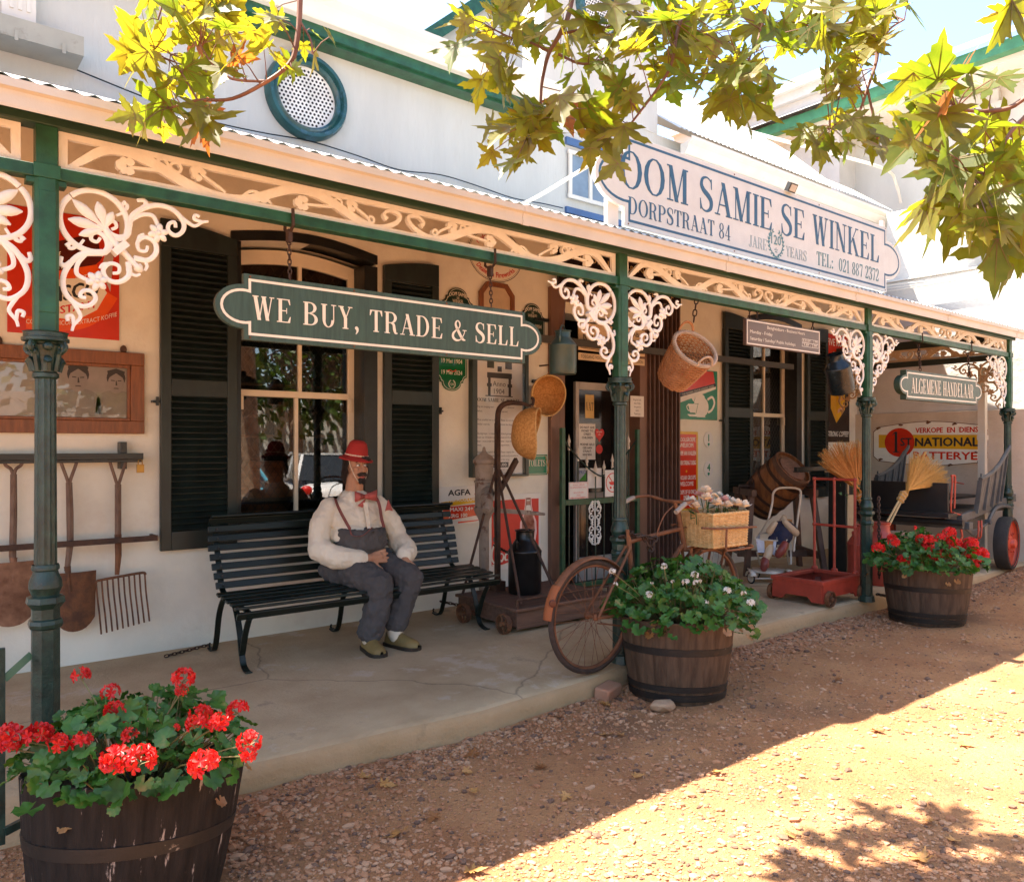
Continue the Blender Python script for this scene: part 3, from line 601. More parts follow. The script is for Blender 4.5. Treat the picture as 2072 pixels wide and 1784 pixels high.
# cast brackets: drawn right of a post, mirrored about their diagonal
def bracket_mesh():
    m=MB();K=.00046
    c=lambda x,y:((x-505)*K,-(y-692-(.19-.0001*(y-750))*(x-505))*K)
    def both(pts,r,fl=.62,n=6,w=0):
        for sw in (0,1):
            q=[((-p[1],0,-p[0]) if sw else (p[0],0,p[1])) for p in pts]
            q=[(a,-w,b) for a,_,b in q]
            m.tube(cr(q,4),[r[0]+(r[1]-r[0])*i/((len(q)-1)*4) for i in range((len(q)-1)*4+1)] if isinstance(r,tuple) else r,n,flat=((0,1,0),.9))
    # big circle with palmette (each end curls in)
    u0,v0=c(790,1015);R=.124
    ang=[-100+ i*12 for i in range(0,29)]
    circ=[(u0+R*math.cos(math.radians(a-85)),v0+R*math.sin(math.radians(a-85))) for a in range(0,281,14)]
    half=[(u0+R*math.cos(math.radians(a)),v0+R*math.sin(math.radians(a))) for a in range(135,-16,-15)]
    both(half,.0125)
    both([half[-1],c(1075,1110),c(1010,1150),c(930,1130),c(880,1070),c(900,1020),c(950,1020),c(965,1065),c(925,1085)],(.012,.007))
    both([c(1010,930),c(1050,900),c(1055,870),c(1025,865)],(.01,.006))
    # palmette
    b=Vector((*c(870,1080),0))
    for ax,ay,wd in ((610,830,.02),(810,845,.02),(935,935,.016),(575,1000,.02),(660,1140,.016)):
        e=c(ax,ay);pts=[(b.x+(e[0]-b.x)*t,-.004,b.y+(e[1]-b.y)*t) for t in (0,.25,.5,.7,.85,1)]
        m.tube(pts,[.005,.009,wd,wd*1.05,wd*.75,.003],8,flat=((0,1,0),.55))
    # diagonal stem and clamp
    d0=c(870,1080);q=.30
    m.tube([(d0[0],0,d0[1]),(.2,0,-.2),(.29,0,-.29)],[.014,.016,.012],8,flat=((0,1,0),.8))
    m.tube([(.29,0,-.29),(.3,0,-.3),(.312,0,-.312)],[.02,.02,.008],8)
    for t in (-.035,-.012,.012,.035): pass
    m.box((0,0,0),(.07,.045,.03),T_(.225,0,-.225)@RY(math.radians(-45)))
    # branch along the beam
    both([(.205,-.19),c(1050,1140),c(1090,980),c(1180,905),c(1320,870),c(1460,910),c(1550,1010),c(1545,1090),c(1480,1130),c(1415,1090),c(1420,1030),c(1470,1015),c(1480,1060)],(.014,.008))
    both([c(1520,965),c(1600,1020),c(1660,1045),c(1730,1010),c(1785,1005)],(.01,.006));both([c(1730,1010),c(1690,1000),c(1650,985),c(1660,950),c(1700,965)],(.008,.008))
    both([c(1180,905),c(1215,870),c(1200,830),c(1140,830)],(.014,.008))
    both([c(1090,1000),c(1180,955),c(1270,960),c(1310,1020),c(1330,1090)],(.01,.009))
    # lower scroll by the clamp
    both([c(1110,1330),c(1230,1350),c(1305,1280),c(1290,1190),c(1210,1150),c(1145,1190),c(1155,1260),c(1215,1270),c(1230,1225)],(.013,.007))
    both([c(1150,1190),c(1160,1140),c(1200,1120)],(.009,.005));both([c(1110,1340),c(1190,1340),c(1225,1400),c(1205,1440)],(.01,.006))
    # flowers
    for x,y in ((1320,1115),):
        for sw in (0,1):
            f=c(x,y);f=(f[0],f[1]) if not sw else (-f[1],-f[0])
            for i in range(6):
                a=i*math.pi/3+.3;m.ball((0,0,0),(.022,.012,.014),7,5,M=T_(f[0]+.022*math.cos(a),-.008,f[1]+.022*math.sin(a))@RY(-a))
            m.ball((f[0],-.016,f[1]),.011,8,6)
    both([c(560,1235),c(600,1210),c(650,1240),c(700,1180)],(.009,.006))
    return m
bm_=bracket_mesh().obj('bracket',IRONW,ver,smooth=60);bm_.matrix_parent_inverse=Matrix.Translation((-5.5,-3.6,0))
pb=[(x,s) for x in PX[1:] for s in (1,-1)]
first=True
for x,s in pb:
    if x==PX[4] and s==1:continue
    o=bm_ if first else bm_.copy()
    if not first: sc.collection.objects.link(o)
    first=False
    o.location=(x+s*.046,PY,2.478);o.scale=(s,1,1)
TANB=M_('tan_bracket',(.5,.33,.18),.6)
for y,s,nm in ((PY+.05,1,0),(WY-.02,-1,1)):
    o=bm_.copy();o.data=bm_.data.copy();o.data.materials[0]=TANB;sc.collection.objects.link(o);o.name='side_bracket';o.location=(PX[4],y,2.455);o.rotation_euler=(0,0,math.radians(90));o.scale=(s,1,1)
run([(3.5,2.715),(3.41,2.685),(3.365,2.657),(3.352,2.652),(3.347,2.668),(3.352,2.695),(3.345,2.712),(3.33,2.72),(3.33,2.752),(3.34,2.752),(3.345,2.73),(3.5,2.74)],-4,10.92).obj('gutter',GUTC,ver)
m=MB();m.bx(-4,10.8,PY-.098,PY-.047,2.72,2.79);m.obj('fascia',M_('fascia_green',(.02,.055,.035),.55,var=.3,vs=8,spots=[((.3,.2,.12),12,.7,.04,.4)]),ver)
for x in (-1.2,.95,2.75,4.6,6.4,8.2,10.0):
    run([(3.412,2.683),(3.363,2.653),(3.349,2.648),(3.343,2.668),(3.348,2.695),(3.341,2.712),(3.326,2.719),(3.326,2.755),(3.334,2.755)],x,x+.045).obj('gutter_joint',GUTC,ver)
corr(-4,10.75,(3.38,2.777),(WY-.01,3.725),.006).obj('veranda_roof',ROOFW,ver)
m=MB();m.add([(-4,3.53,2.755),(10.7,3.53,2.755),(10.7,WY-.013,3.66),(-4,WY-.013,3.66)],[(0,1,2,3)]);m.obj('ceiling',M_('ceiling_boards',(.25,.12,.045),.7,stretch=(.2,4,4),vs=10),ver)
# ================================================================ NEIGHBOUR'S PREMISES
nb=thing('neighbour_building','white plastered neighbour building with a green gutter','building',(12.5,4,0),world=True)
XE=11.03
m=MB();m.bx(XE-.06,XE+.6,-3,8,-.2,1.885);m.obj('wall_base',M_('shaded_beige_plaster',(.52,.43,.33),.9,var=.12,vs=2.2,bump=.01,bs=12,col2=(.63,.54,.43),spots=[((.33,.25,.17),5,.64,.1,.5)]),nb,bevel=.012);m=MB();m.bx(XE,XE+.6,-3,8,1.885,3.72);m.obj('boundary_wall',SUNW,nb,bevel=.012)  # the base's beige has the veranda's shade mixed into its colour
m=MB();m.bx(XE-.03,XE+.6,-3,5.4,3.7205,3.745);
m.prism([(-5.35,3.746),(-4.3,3.746),(-4.3,4.70),(-5.35,4.73)],0,.5,Matrix(((0,0,1,XE+.05),(-1,0,0,0),(0,1,0,0),(0,0,0,1))));m.obj('coping_block',SUNW,nb,bevel=.01)
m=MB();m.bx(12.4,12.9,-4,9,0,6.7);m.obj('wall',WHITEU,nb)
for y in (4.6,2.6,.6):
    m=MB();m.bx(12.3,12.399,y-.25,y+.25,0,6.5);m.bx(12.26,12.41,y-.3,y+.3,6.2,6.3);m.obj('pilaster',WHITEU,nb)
m=MB();m.bx(11.65,12.4,-4,9,6.55,6.62);m.obj('soffit',GUT,nb)
m=MB();m.bx(11.5,11.65,-4,9.5,6.62,6.78);m.obj('gutter',M_('gutter_green',(.05,.22,.1),.4,var=.2),nb)
m=MB();m.add([(11.4,-4,6.8),(11.4,9.5,6.8),(15,9.5,8.6),(15,-4,8.6)],[(0,3,2,1)]);m.obj('roof',M_('slate_roof',(.3,.3,.3),.8,var=.3,vs=20),nb)
m=MB();m.bx(11.9,12.4,6.5,9.8,0,7.2);m.bx(11.8,12.4,6.4,9.8,7.2,7.35);m.bx(11.7,12.4,6.3,9.8,7.35,7.5);m.obj('cornice_wall',SUNW,nb)
# ================================================================ SIGNS AND WALL THINGS
SGN=M_('sign_green',(.04,.075,.056),.35,var=.2,vs=9,bump=.0015,bs=60,stretch=(6,6,.5),spots=[((.08,.14,.11),8,.6,.15,.4)])
CRM=M_('sign_cream',(.78,.72,.6),.5,var=.04)
ENW=M_('enamel_white',(.74,.72,.66),.3,var=.04,spots=[((.25,.12,.05),10,.69,.03,.9)])
ENR=M_('enamel_red',(.58,.035,.012),.22,var=.08,spots=[((.16,.06,.03),9,.73,.02,.8)])
ENG=M_('enamel_green',(.0,.2,.1),.22,var=.1,vs=4,spots=[((.2,.3,.2),7,.7,.04,.4)])
ENK=M_('enamel_black',(.02,.012,.012),.25)
ENY=M_('enamel_yellow',(.7,.4,.02),.25,var=.06)
CHAINM=M_('chain_iron',(.06,.035,.025),.6,.5,var=.3)
def panel(name,label,cat,x0,x1,z0,z1,mat,Y=WY,th=.012,r=0,pts=None,group=None,partname='board',gap=.004,bevel=.002):
    t=thing(name,label,cat,((x0+x1)/2,Y,z0),group=group,world=True)
    m=MB();m.prism(pts or (rrect(x0,z0,x1,z1,r) if r else [(x0,z0),(x1,z0),(x1,z1),(x0,z1)]),gap,gap+th,front(0,Y,0))
    o=m.obj(partname,mat,t,bevel=bevel); t['_b']=o.name
    return t,front(0,Y-gap-th,0),o
def add(t,name,mat,f,smooth=0):
    m=MB();f(m);return m.obj(name,mat,t,smooth=smooth)
def chain(m,a,b,r=.0035,L=.03,flat=1):
    a=Vector(a);b=Vector(b);d=b-a;n=max(2,int(d.length/(L*.72)));d=d.normalized();u=d.orthogonal().normalized();v=d.cross(u)
    for i in range(n):
        c=a+(b-a)*((i+.5)/n);e=u if i%2 else v
        m.tube([c+d*(L/2-.3*L)*s+ (d*.3*L*math.cos(q)*1+e*.26*L*math.sin(q)) *1 for s,q in [(1,math.radians(x)) for x in (-90,-45,0,45,90)]+[(-1,math.radians(x)) for x in (90,135,180,225,270)]],r,5,closed=True)
def lobed(x0,x1,z0,z1,notch,rx,d=0,n=14):
    zc=(z0+z1)/2;rz=(z1-z0)/2-notch
    th=math.acos(min(.95,d/max(rx-d,.01)))
    R=[(x1+(rx-d)*math.cos(a),zc+(rz-d)*math.sin(a)) for a in [-(math.pi-th)+2*(math.pi-th)*i/n for i in range(n+1)]]
    Lf=[(x0-(rx-d)*math.cos(a),zc-(rz-d)*math.sin(a)) for a in [-(math.pi-th)+2*(math.pi-th)*i/n for i in range(n+1)]]
    return [(x0+d,z0+d),(x1-d,z0+d)]+R+[(x1-d,z1-d),(x0+d,z1-d)]+Lf
def lobed_sign(name,label,x0,x1,z0,z1,notch,rx,Y,mat,bmat,th,d,bw):
    t=thing(name,label,'sign',((x0+x1)/2,Y,z0),world=True);P=front(0,Y,0)
    m=MB();m.prism(lobed(x0,x1,z0,z1,notch,rx),-th,0,P);m.obj('board',mat,t,bevel=.002)
    m=MB();m.strip(lobed(x0,x1,z0,z1,notch,rx,d),lobed(x0,x1,z0,z1,notch,rx,d+bw),.0002,.0012,P,closed=True);m.obj('border',bmat,t,smooth=0)
    s=MB()
    for x in (x0+.03,(x0*2+x1)/3,(x0+2*x1)/3,x1-.03):
        for z in (z0+d*.55,z1-d*.55): s.lathe([(.006,0),(.005,.003),(.0001,.004)],8,P@T_(x,z,0))
    s.obj('screw',RUST,t)
    return t,P
# hanging board: WE BUY, TRADE & SELL
t,P=lobed_sign('hanging_sign','long green hanging board lettered WE BUY TRADE & SELL above the bench',1.285,2.975,1.915,2.222,.05,.13,PY,SGN,CRM,.03,.022,.012)
a=aY(510,640,PY);m=MB();serif(m,'WE BUY, TRADE & SELL',2.125,2.012,.112,P,width=1.6,w=.002,sp=.09);m.obj('lettering',CRM,t,smooth=0)
for px in (585,992):
    m=MB();x=aY(px,600,PY).x
    m.tube([(x,PY-.045,2.55),(x,PY-.05,2.47),(x,PY-.0,2.44),(x,PY+.05,2.47),(x,PY+.045,2.54)],.008,6);m.box((x,PY,2.43),(.02,.035,.06));chain(m,(x,PY,2.41),(x,PY-.01,2.222));m.obj('chain',CHAINM,t)
# roof board
RB=M_('roof_board_white',(.62,.65,.62),.55,var=.04,vs=5,bump=.001,bs=70,stretch=(2,2,2),spots=[((.55,.5,.46),7,.63,.1,.3)])
BLU=M_('roof_sign_blue',(.028,.11,.2),.5,var=.1);TEAL=M_('sign_teal',(.08,.22,.25),.5);GRYL=M_('faded_lettering',(.3,.4,.43),.5,var=.2)
YS=3.46
t,P=lobed_sign('roof_sign','big white roof board with blue lettering OOM SAMIE SE WINKEL standing on the veranda roof',3.69,7.17,2.835,3.43,.12,.27,YS,RB,BLU,.03,.03,.017)
def pxt(m,s,pL,pR,hpx,P,Y,fn=serif,**k):
    a=aY(*pL,Y);b=aY(*pR,Y);b2=aY(pL[0],pL[1]-hpx,Y)
    fn(m,s,a.x,(a.z+b.z)/2,b2.z-a.z,P,width=b.x-a.x,al='l',**k)
m=MB();pxt(m,'OOM SAMIE SE WINKEL',(1254,383),(1779,527),76,P,YS)
pxt(m,'DORPSTRAAT 84',(1271,432),(1478,488),35,P,YS);m.obj('lettering',BLU,t,smooth=0)
m=MB();pxt(m,'TEL:',(1652,535),(1686,545),27,P,YS);pxt(m,'021 887 2372',(1697,548),(1778,570),26,P,YS);m.obj('telephone_lettering',TEAL,t,smooth=0)
m=MB();pxt(m,'JARE',(1515,498),(1552,508),23,P,YS);pxt(m,'YEARS',(1590,519),(1632,529),21,P,YS);m.obj('faded_words',GRYL,t,smooth=0)
def wreath(m,cx,cy,r,P,w=.002):
    for s in (-1,1):
        ribbon(m,[(cx+s*r*.15,cy-r*1.05),(cx+s*r*.75,cy-r*.6),(cx+s*r,cy+.05*r),(cx+s*r*.72,cy+r*.8)],r*.07,w-.001,w,P)
        for i in range(9):
            a=math.radians(-78+i*17);px=cx+s*r*math.cos(a);py=cy+r*math.sin(a)
            for o in (-1,1):
                q=a+math.pi/2+o*.55;L=r*.3;dx,dy=s*math.cos(q)*L,math.sin(q)*L;nx,ny=-dy*.22,dx*.22
                m.prism([(px,py),(px+dx*.5+nx,py+dy*.5+ny),(px+dx,py+dy),(px+dx*.5-nx,py+dy*.5-ny)],w-.001,w+.0002*i,P)
c=aY(1570,490,YS);m=MB();wreath(m,c.x,c.z-.01,.098,P);sans(m,'120',c.x,c.z-.02,.075,P,width=.13,bold=.002);ribbon(m,[(c.x-.04,c.z-.13),(c.x+.04,c.z-.1)],.008,.001,.0022,P);ribbon(m,[(c.x+.04,c.z-.13),(c.x-.04,c.z-.1)],.008,.001,.0026,P)
for i in range(5):
    a=math.radians(90+72*i);m.prism([(c.x+.004*math.cos(a),c.z-.065+.004*math.sin(a)),(c.x+.016*math.cos(a+.3),c.z-.065+.016*math.sin(a+.3)),(c.x+.024*math.cos(a),c.z-.065+.024*math.sin(a)),(c.x+.016*math.cos(a-.3),c.z-.065+.016*math.sin(a-.3))],.001,.002,P)
m.obj('wreath_emblem',TEAL,t,smooth=0)
m=MB();m.bx(3.56,3.66,YS+.03,YS+.06,2.83,3.0);m.bx(7.15,7.2,YS+.03,YS+.06,2.83,3.5)
m.obj('sign_support',GUT,t);m=MB();m.tube(cr([(3.5,YS+.03,3.2),(3.4,YS+.05,3.16),(3.25,YS+.35,3.02),(3.2,YS+.6,2.98)],5),.012,6);m.obj('curved_strut',M_('galvanised',(.45,.45,.44),.45,.6),t)
m=MB();m.box((0,0,0),(.1,.035,.07),T_(5.55,YS-.03,3.455)@RX(.5));fl=m.obj('floodlight',M_('lamp_housing',(.03,.03,.03),.5));m=MB();m.box((0,-.02,0),(.075,.004,.05),T_(5.55,YS-.03,3.455)@RX(.5));m.obj('lens',M_('lamp_lens',(.5,.46,.38),.15),fl,world=True)
tag(fl,'small black floodlight clamped on the top edge of the white roof board','floodlight')
# ALGEMENE HANDELAAR
t,P=lobed_sign('hanging_sign','small green hanging board lettered ALGEMENE HANDELAAR in the end bay',7.86,9.57,1.885,2.18,.05,.14,PY,SGN,CRM,.06,.022,.014)
m=MB();serif(m,'ALGEMENE HANDELAAR',8.715,1.955,.15,P,width=1.5,w=.002);m.obj('lettering',CRM,t,smooth=0)
for px in (1858,1958):
    m=MB();x=aY(px,740,PY).x;m.tube([(x,PY-.04,2.56),(x,PY-.045,2.47),(x,PY,2.445),(x,PY+.045,2.47)],.006,6);chain(m,(x,PY,2.45),(x,PY-.02,2.18),.0045,.04);m.obj('chain',CHAINM,t)
# business hours
t,P,o=panel('hours_sign','brown hanging board of business hours with white lettering','sign',5.15,6.21,2.2,2.405,M_('hours_brown',(.1,.065,.05),.3,var=.1),Y=PY-.0,th=.03,bevel=.002)
Y_=PY-.034
m=MB();m.strip([(5.16,2.21),(6.2,2.21),(6.2,2.395),(5.16,2.395)],[(5.168,2.218),(6.192,2.218),(6.192,2.387),(5.168,2.387)],.0002,.001,P,closed=True);m.obj('border',CRM,t,smooth=0)
m=MB();sans(m,'Besigheidsure - Business Hours',5.7,2.347,.026,P,width=.54,w=.001);sans(m,'Monday - Friday',5.2,2.297,.026,P,width=.3,al='l',w=.001);sans(m,'Saturday / Sunday/ Public holidays',5.2,2.245,.026,P,width=.63,al='l',w=.001)
sans(m,'8.30 AM  -  5 PM',6.055,2.29,.024,P,width=.22,w=.0016);sans(m,'9 AM  -  5 PM',6.055,2.256,.024,P,width=.2,w=.0016);m.obj('lettering',CRM,t,smooth=0)
m=MB();
for z in (2.283,2.25):m.strip([(5.93,z),(6.18,z),(6.18,z+.034),(5.93,z+.034)],[(5.933,z+.003),(6.177,z+.003),(6.177,z+.031),(5.933,z+.031)],.0002,.0008,P,closed=True)
m.obj('times_box',GUT,t,smooth=0)
for x in (5.22,5.32,6.13):m=MB();chain(m,(x+.03,PY,2.5),(x,PY-.01,2.405),.004,.035);m.obj('chain',CHAINM,t)
# enamel coffee sign
x0,x1,z0,z1=.575,1.21,2.13,2.925
t,P,o=panel('enamel_sign','red enamel coffee sign with a cream jar behind the nearest column','sign',x0,x1,z0,z1,ENR,th=.006)
def jar(m):pass
add(t,'jar_cap',M_('sign_brown',(.09,.012,.008),.25),lambda m:(m.prism([(x0+.15,2.52),(x0+.52,2.7),(x0+.5,2.83),(x0+.14,2.68)],.0002,.001,P),m.prism(arc(x0+.33,2.6,.22,.07,0,360,24)[:-1],.0003,.0012,P@T_(x0+.33,2.6,0)@RZ(.42)@T_(-x0-.33,-2.6,0))))
add(t,'jar_band',M_('sign_orange',(.75,.09,.01),.25),lambda m:(m.prism([(x0+.13,2.5),(x0+.5,2.62),(x0+.55,2.45),(x0+.2,2.33)],.0002,.0014,P),ribbon(m,[(x0+.1,2.2),(x0+.35,2.21),(x0+.5,2.29),(x0+.59,2.43)],.08,.0003,.0016,P)))
add(t,'jar_label',CRM,lambda m:m.prism([(x0+.16,2.25),(x0+.38,2.24),(x0+.5,2.32),(x0+.56,2.44),(x0+.5,2.53),(x0+.3,2.5),(x0+.17,2.44)],.0004,.0018,P))
add(t,'jar_shading',M_('sign_grey',(.45,.38,.33),.3),lambda m:m.prism([(x0+.52,2.58),(x0+.56,2.74),(x0+.6,2.7),(x0+.58,2.45),(x0+.56,2.5)],.0004,.0015,P))
add(t,'lettering',INK,lambda m:sans(m,'FRISCO',x0+.34,2.38,.1,P@T_(0,0,0),width=.34,w=.0022,bold=.004,bend=lambda u,v:(x0+.34+u,2.37+v+u*.3)))
add(t,'red_lettering',REDP,lambda m:sans(m,'INSTANT',x0+.36,2.3,.05,P,width=.28,w=.0022,bold=.002,bend=lambda u,v:(x0+.36+u,2.295+v+u*.3)))
add(t,'white_lettering',CRM,lambda m:(sans(m,'COFFEE & CHICORY EXTRACT KOFFIE',0,0,.03,P,width=.52,w=.0024,bend=lambda u,v:(x0+.36+u,2.19+v+.55*max(0,u+.12)**2+.04*(u+.3))),sans(m,'Cup of',0,0,.04,P,width=.14,w=.0024,bold=.001,bend=lambda u,v:(x0+.22+u,2.61+v+u*.35)),sans(m,'Instant',0,0,.04,P,width=.17,w=.0024,bold=.001,bend=lambda u,v:(x0+.24+u,2.545+v+u*.35)),sans(m,'INSTANT - INSTANT',0,0,.03,P,width=.3,w=.0024,bend=lambda u,v:(x0+.36+u,2.485+v+u*.4))))
# framed pair of portraits
FRW=M_('frame_wood',(.16,.055,.02),.45,var=.3,vs=6,bump=.002,bs=40,stretch=(8,8,1),col2=(.26,.09,.03))
t=thing('framed_portrait','brown wooden picture frame with two old portraits behind glass','picture',(.8,WY,1.5),world=True)
x0,x1,z0,z1=.2,1.36,1.505,2.05;P=front(0,WY,0)
m=MB();w_=.085
for a,b,c,d in ((x0,x1,z0,z0+w_),(x0,x1,z1-w_,z1),(x0,x0+w_,z0+w_,z1-w_),(x1-w_,x1,z0+w_,z1-w_)):m.bx(a,b,WY-.045,WY-.003,c,d)
for a,b,c,d in ((x0+w_,x1-w_,z0+w_,z0+w_+.02),(x0+w_,x1-w_,z1-w_-.02,z1-w_),(x0+w_,x0+w_+.02,z0+w_+.02,z1-w_-.02),(x1-w_-.02,x1-w_,z0+w_+.02,z1-w_-.02)):m.bx(a,b,WY-.034,WY-.003,c,d)
m.obj('frame',FRW,t,bevel=.004)
m=MB();m.bx(x0+.1,x1-.1,WY-.012,WY-.004,z0+.1,z1-.1);m.obj('picture_paper',M_('old_photograph',(.42,.36,.3),.6,var=.1,vs=5,col2=(.55,.46,.39)),t)
m=MB()
def face(cx,cy,s,m1,m2,m3):
    m1.prism(arc(cx,cy-.14*s,.13*s,.08*s,0,180,14)+[(cx-.14*s,cy-.24*s),(cx+.14*s,cy-.24*s)],.0122,.0128,P)
    m2.prism(arc(cx,cy+.03*s,.064*s,.066*s,0,360,18)[:-1],.0122,.0132,P);m3.prism(arc(cx,cy-.01*s,.055*s,.075*s,0,360,18)[:-1],.0122,.0138,P)
    m2.prism([(cx-.05*s,cy+.03*s),(cx,cy+.066*s),(cx+.05*s,cy+.03*s),(cx+.06*s,cy+.08*s),(cx,cy+.1*s),(cx-.06*s,cy+.08*s)],.0122,.0141,P)
    for sx_ in (-1,1):
        m2.prism([(cx+sx_*.01*s,cy+.012*s),(cx+sx_*.035*s,cy+.015*s),(cx+sx_*.035*s,cy+.008*s),(cx+sx_*.01*s,cy+.006*s)],.0122,.0144,P)
    m2.prism([(cx-.018*s,cy-.05*s),(cx+.018*s,cy-.05*s),(cx+.014*s,cy-.044*s),(cx-.014*s,cy-.044*s)],.0122,.0144,P)
    m2.prism([(cx-.002*s,cy+.01*s),(cx+.003*s,cy+.01*s),(cx+.008*s,cy-.025*s),(cx-.004*s,cy-.025*s)],.0122,.0142,P)
a_,b_,c_=MB(),MB(),MB();face(.965,1.86,1,a_,b_,c_);face(1.19,1.85,.9,a_,b_,c_)
a_.obj('portrait_clothing',M_('photo_mid',(.38,.33,.28),.6),t,smooth=0);b_.obj('portrait_hair',M_('photo_dark',(.1,.08,.07),.6),t,smooth=0);c_.obj('portrait_face',M_('photo_light',(.48,.4,.34),.6),t,smooth=0)
m=MB();m.add([(x0+.1,WY-.022,z0+.1),(x1-.1,WY-.022,z0+.1),(x1-.1,WY-.022,z1-.1),(x0+.1,WY-.022,z1-.1)],[(0,1,2,3)]);m.obj('glass',GLASSP,t,smooth=0)
m=MB()
for x in (.53,1.235): m.prism(arc(x,z1+.02,.02,.03,0,360,12)[:-1],.003,.02,P)
m.obj('hanger',DRUST,t)
# tool rack with two shovels and a fork
YR=5.66
t=thing('tool_rack','dark iron rail with a padlock that holds old garden tools on the wall','rack',(.8,WY,1.3),world=True)
m=MB();m.bx(.1,1.335,YR-.03,YR-.005,1.335,1.375);m.bx(.1,1.335,YR-.012,YR+.012,1.315,1.334)
m.bx(1.2,1.24,YR,WY-.002,1.27,1.45);m.obj('rail',BLACKP,t,bevel=.002)
m=MB();m.bx(.1,1.42,YR-.055,YR-.04,.785,.822);m.bx(1.40,1.42,YR-.04,WY-.002,.79,.82);m.obj('lower_bar',DRUST,t,bevel=.002)
m=MB();m.bx(1.29,1.335,YR-.05,YR-.03,1.245,1.3);m.tube([(1.3,YR-.04,1.3),(1.3,YR-.04,1.325),(1.3125,YR-.04,1.335),(1.325,YR-.04,1.325),(1.325,YR-.04,1.3)],.004,6);m.obj('padlock',M_('brass',(.35,.2,.05),.35,.8),t,bevel=.003)
OLDW=M_('old_handle_wood',(.11,.06,.04),.7,var=.3,vs=9,bump=.002,bs=60,stretch=(6,6,1),col2=(.2,.13,.09))
def ygrip(m,x,zt,zj,w=.05,y=YR):
    m.tube([(x-w,y,zt),(x+w,y,zt)],.013,8);
    for s in (-1,1):m.tube(cr([(x+s*w,y,zt),(x+s*w*.8,y,zt-.04),(x+s*w*.25,y,zj+.03),(x,y,zj-.02)],4),.0105,7)
def blade(m,x,zt,zb,w,y):
    n=9;mm=9
    def f(u,v):
        s=u*2-1;zz=zt+(zb-zt)*v; wd=w/2*(1-.06*v) ; zz-= 0.05*(1-abs(s)**2.2)*v-.05*v*0+ .0; zz+=0.0
        return (x+s*wd,y-.03*(1-s*s)*(1-.6*v)+.0,zz+.03*abs(s)**3*v)
    m.grid(f,n,mm);b=len(m.v)//2
t=thing('shovel','rusty shovel with a flat broad blade hanging half behind the nearest column','shovel',(.6,YR,.3),world=True)
m=MB();ygrip(m,.6,1.345,1.25);m.tube([(.6,YR,1.25),(.6,YR,1.0),(.595,YR,.75),(.597,YR-.01,.7)],[.018,.02,.02,.017],9);m.obj('handle',OLDW,t)
m=MB();blade(m,.585,.715,.37,.27,YR-.015);m.tube([(.597,YR-.02,.74),(.595,YR-.035,.6)],[.022,.008],8);m.obj('blade',M_('blade_rust',(.14,.06,.03),.7,.2,var=.4,vs=9,col2=(.32,.17,.1),bump=.003),t)
t=thing('shovel','brown shovel with a square blade hanging between column and fork','shovel',(.9,YR,.3),world=True)
m=MB();ygrip(m,.9,1.345,1.19);m.tube([(.9,YR,1.19),(.905,YR,1.0),(.905,YR-.01,.8),(.885,YR-.02,.63)],[.019,.021,.02,.016],9);m.obj('handle',OLDW,t)
m=MB();blade(m,.93,.62,.29,.245,YR-.02);m.tube([(.886,YR-.03,.66),(.9,YR-.05,.5)],[.02,.006],8);m.obj('blade',RUST,t)
t=thing('garden_fork','rusty ten tined fork hanging at the end of the tool rail','fork',(1.2,YR,.2),world=True)
m=MB();ygrip(m,1.185,1.345,1.17,.055);m.tube([(1.185,YR,1.17),(1.185,YR,1.0),(1.185,YR,.83)],.02,9);m.obj('handle',OLDW,t)
m=MB();m.tube([(1.185,YR,.84),(1.185,YR-.01,.7),(1.175,YR-.02,.575)],[.022,.02,.014],9)
m.tube(cr([(1.045,YR-.03,.53),(1.06,YR-.03,.55),(1.2,YR-.03,.565),(1.33,YR-.03,.575),(1.345,YR-.03,.56)],4),.009,7)
for i in range(10):
    x=1.05+.0325*i;m.tube(cr([(x,YR-.03,.55+i*.0025),(x+.002,YR-.055,.45),(x+.014,YR-.06,.33),(x+.032,YR-.02,.2+.005*i)],4),.0055,6)
m.obj('tines',RUST,t)
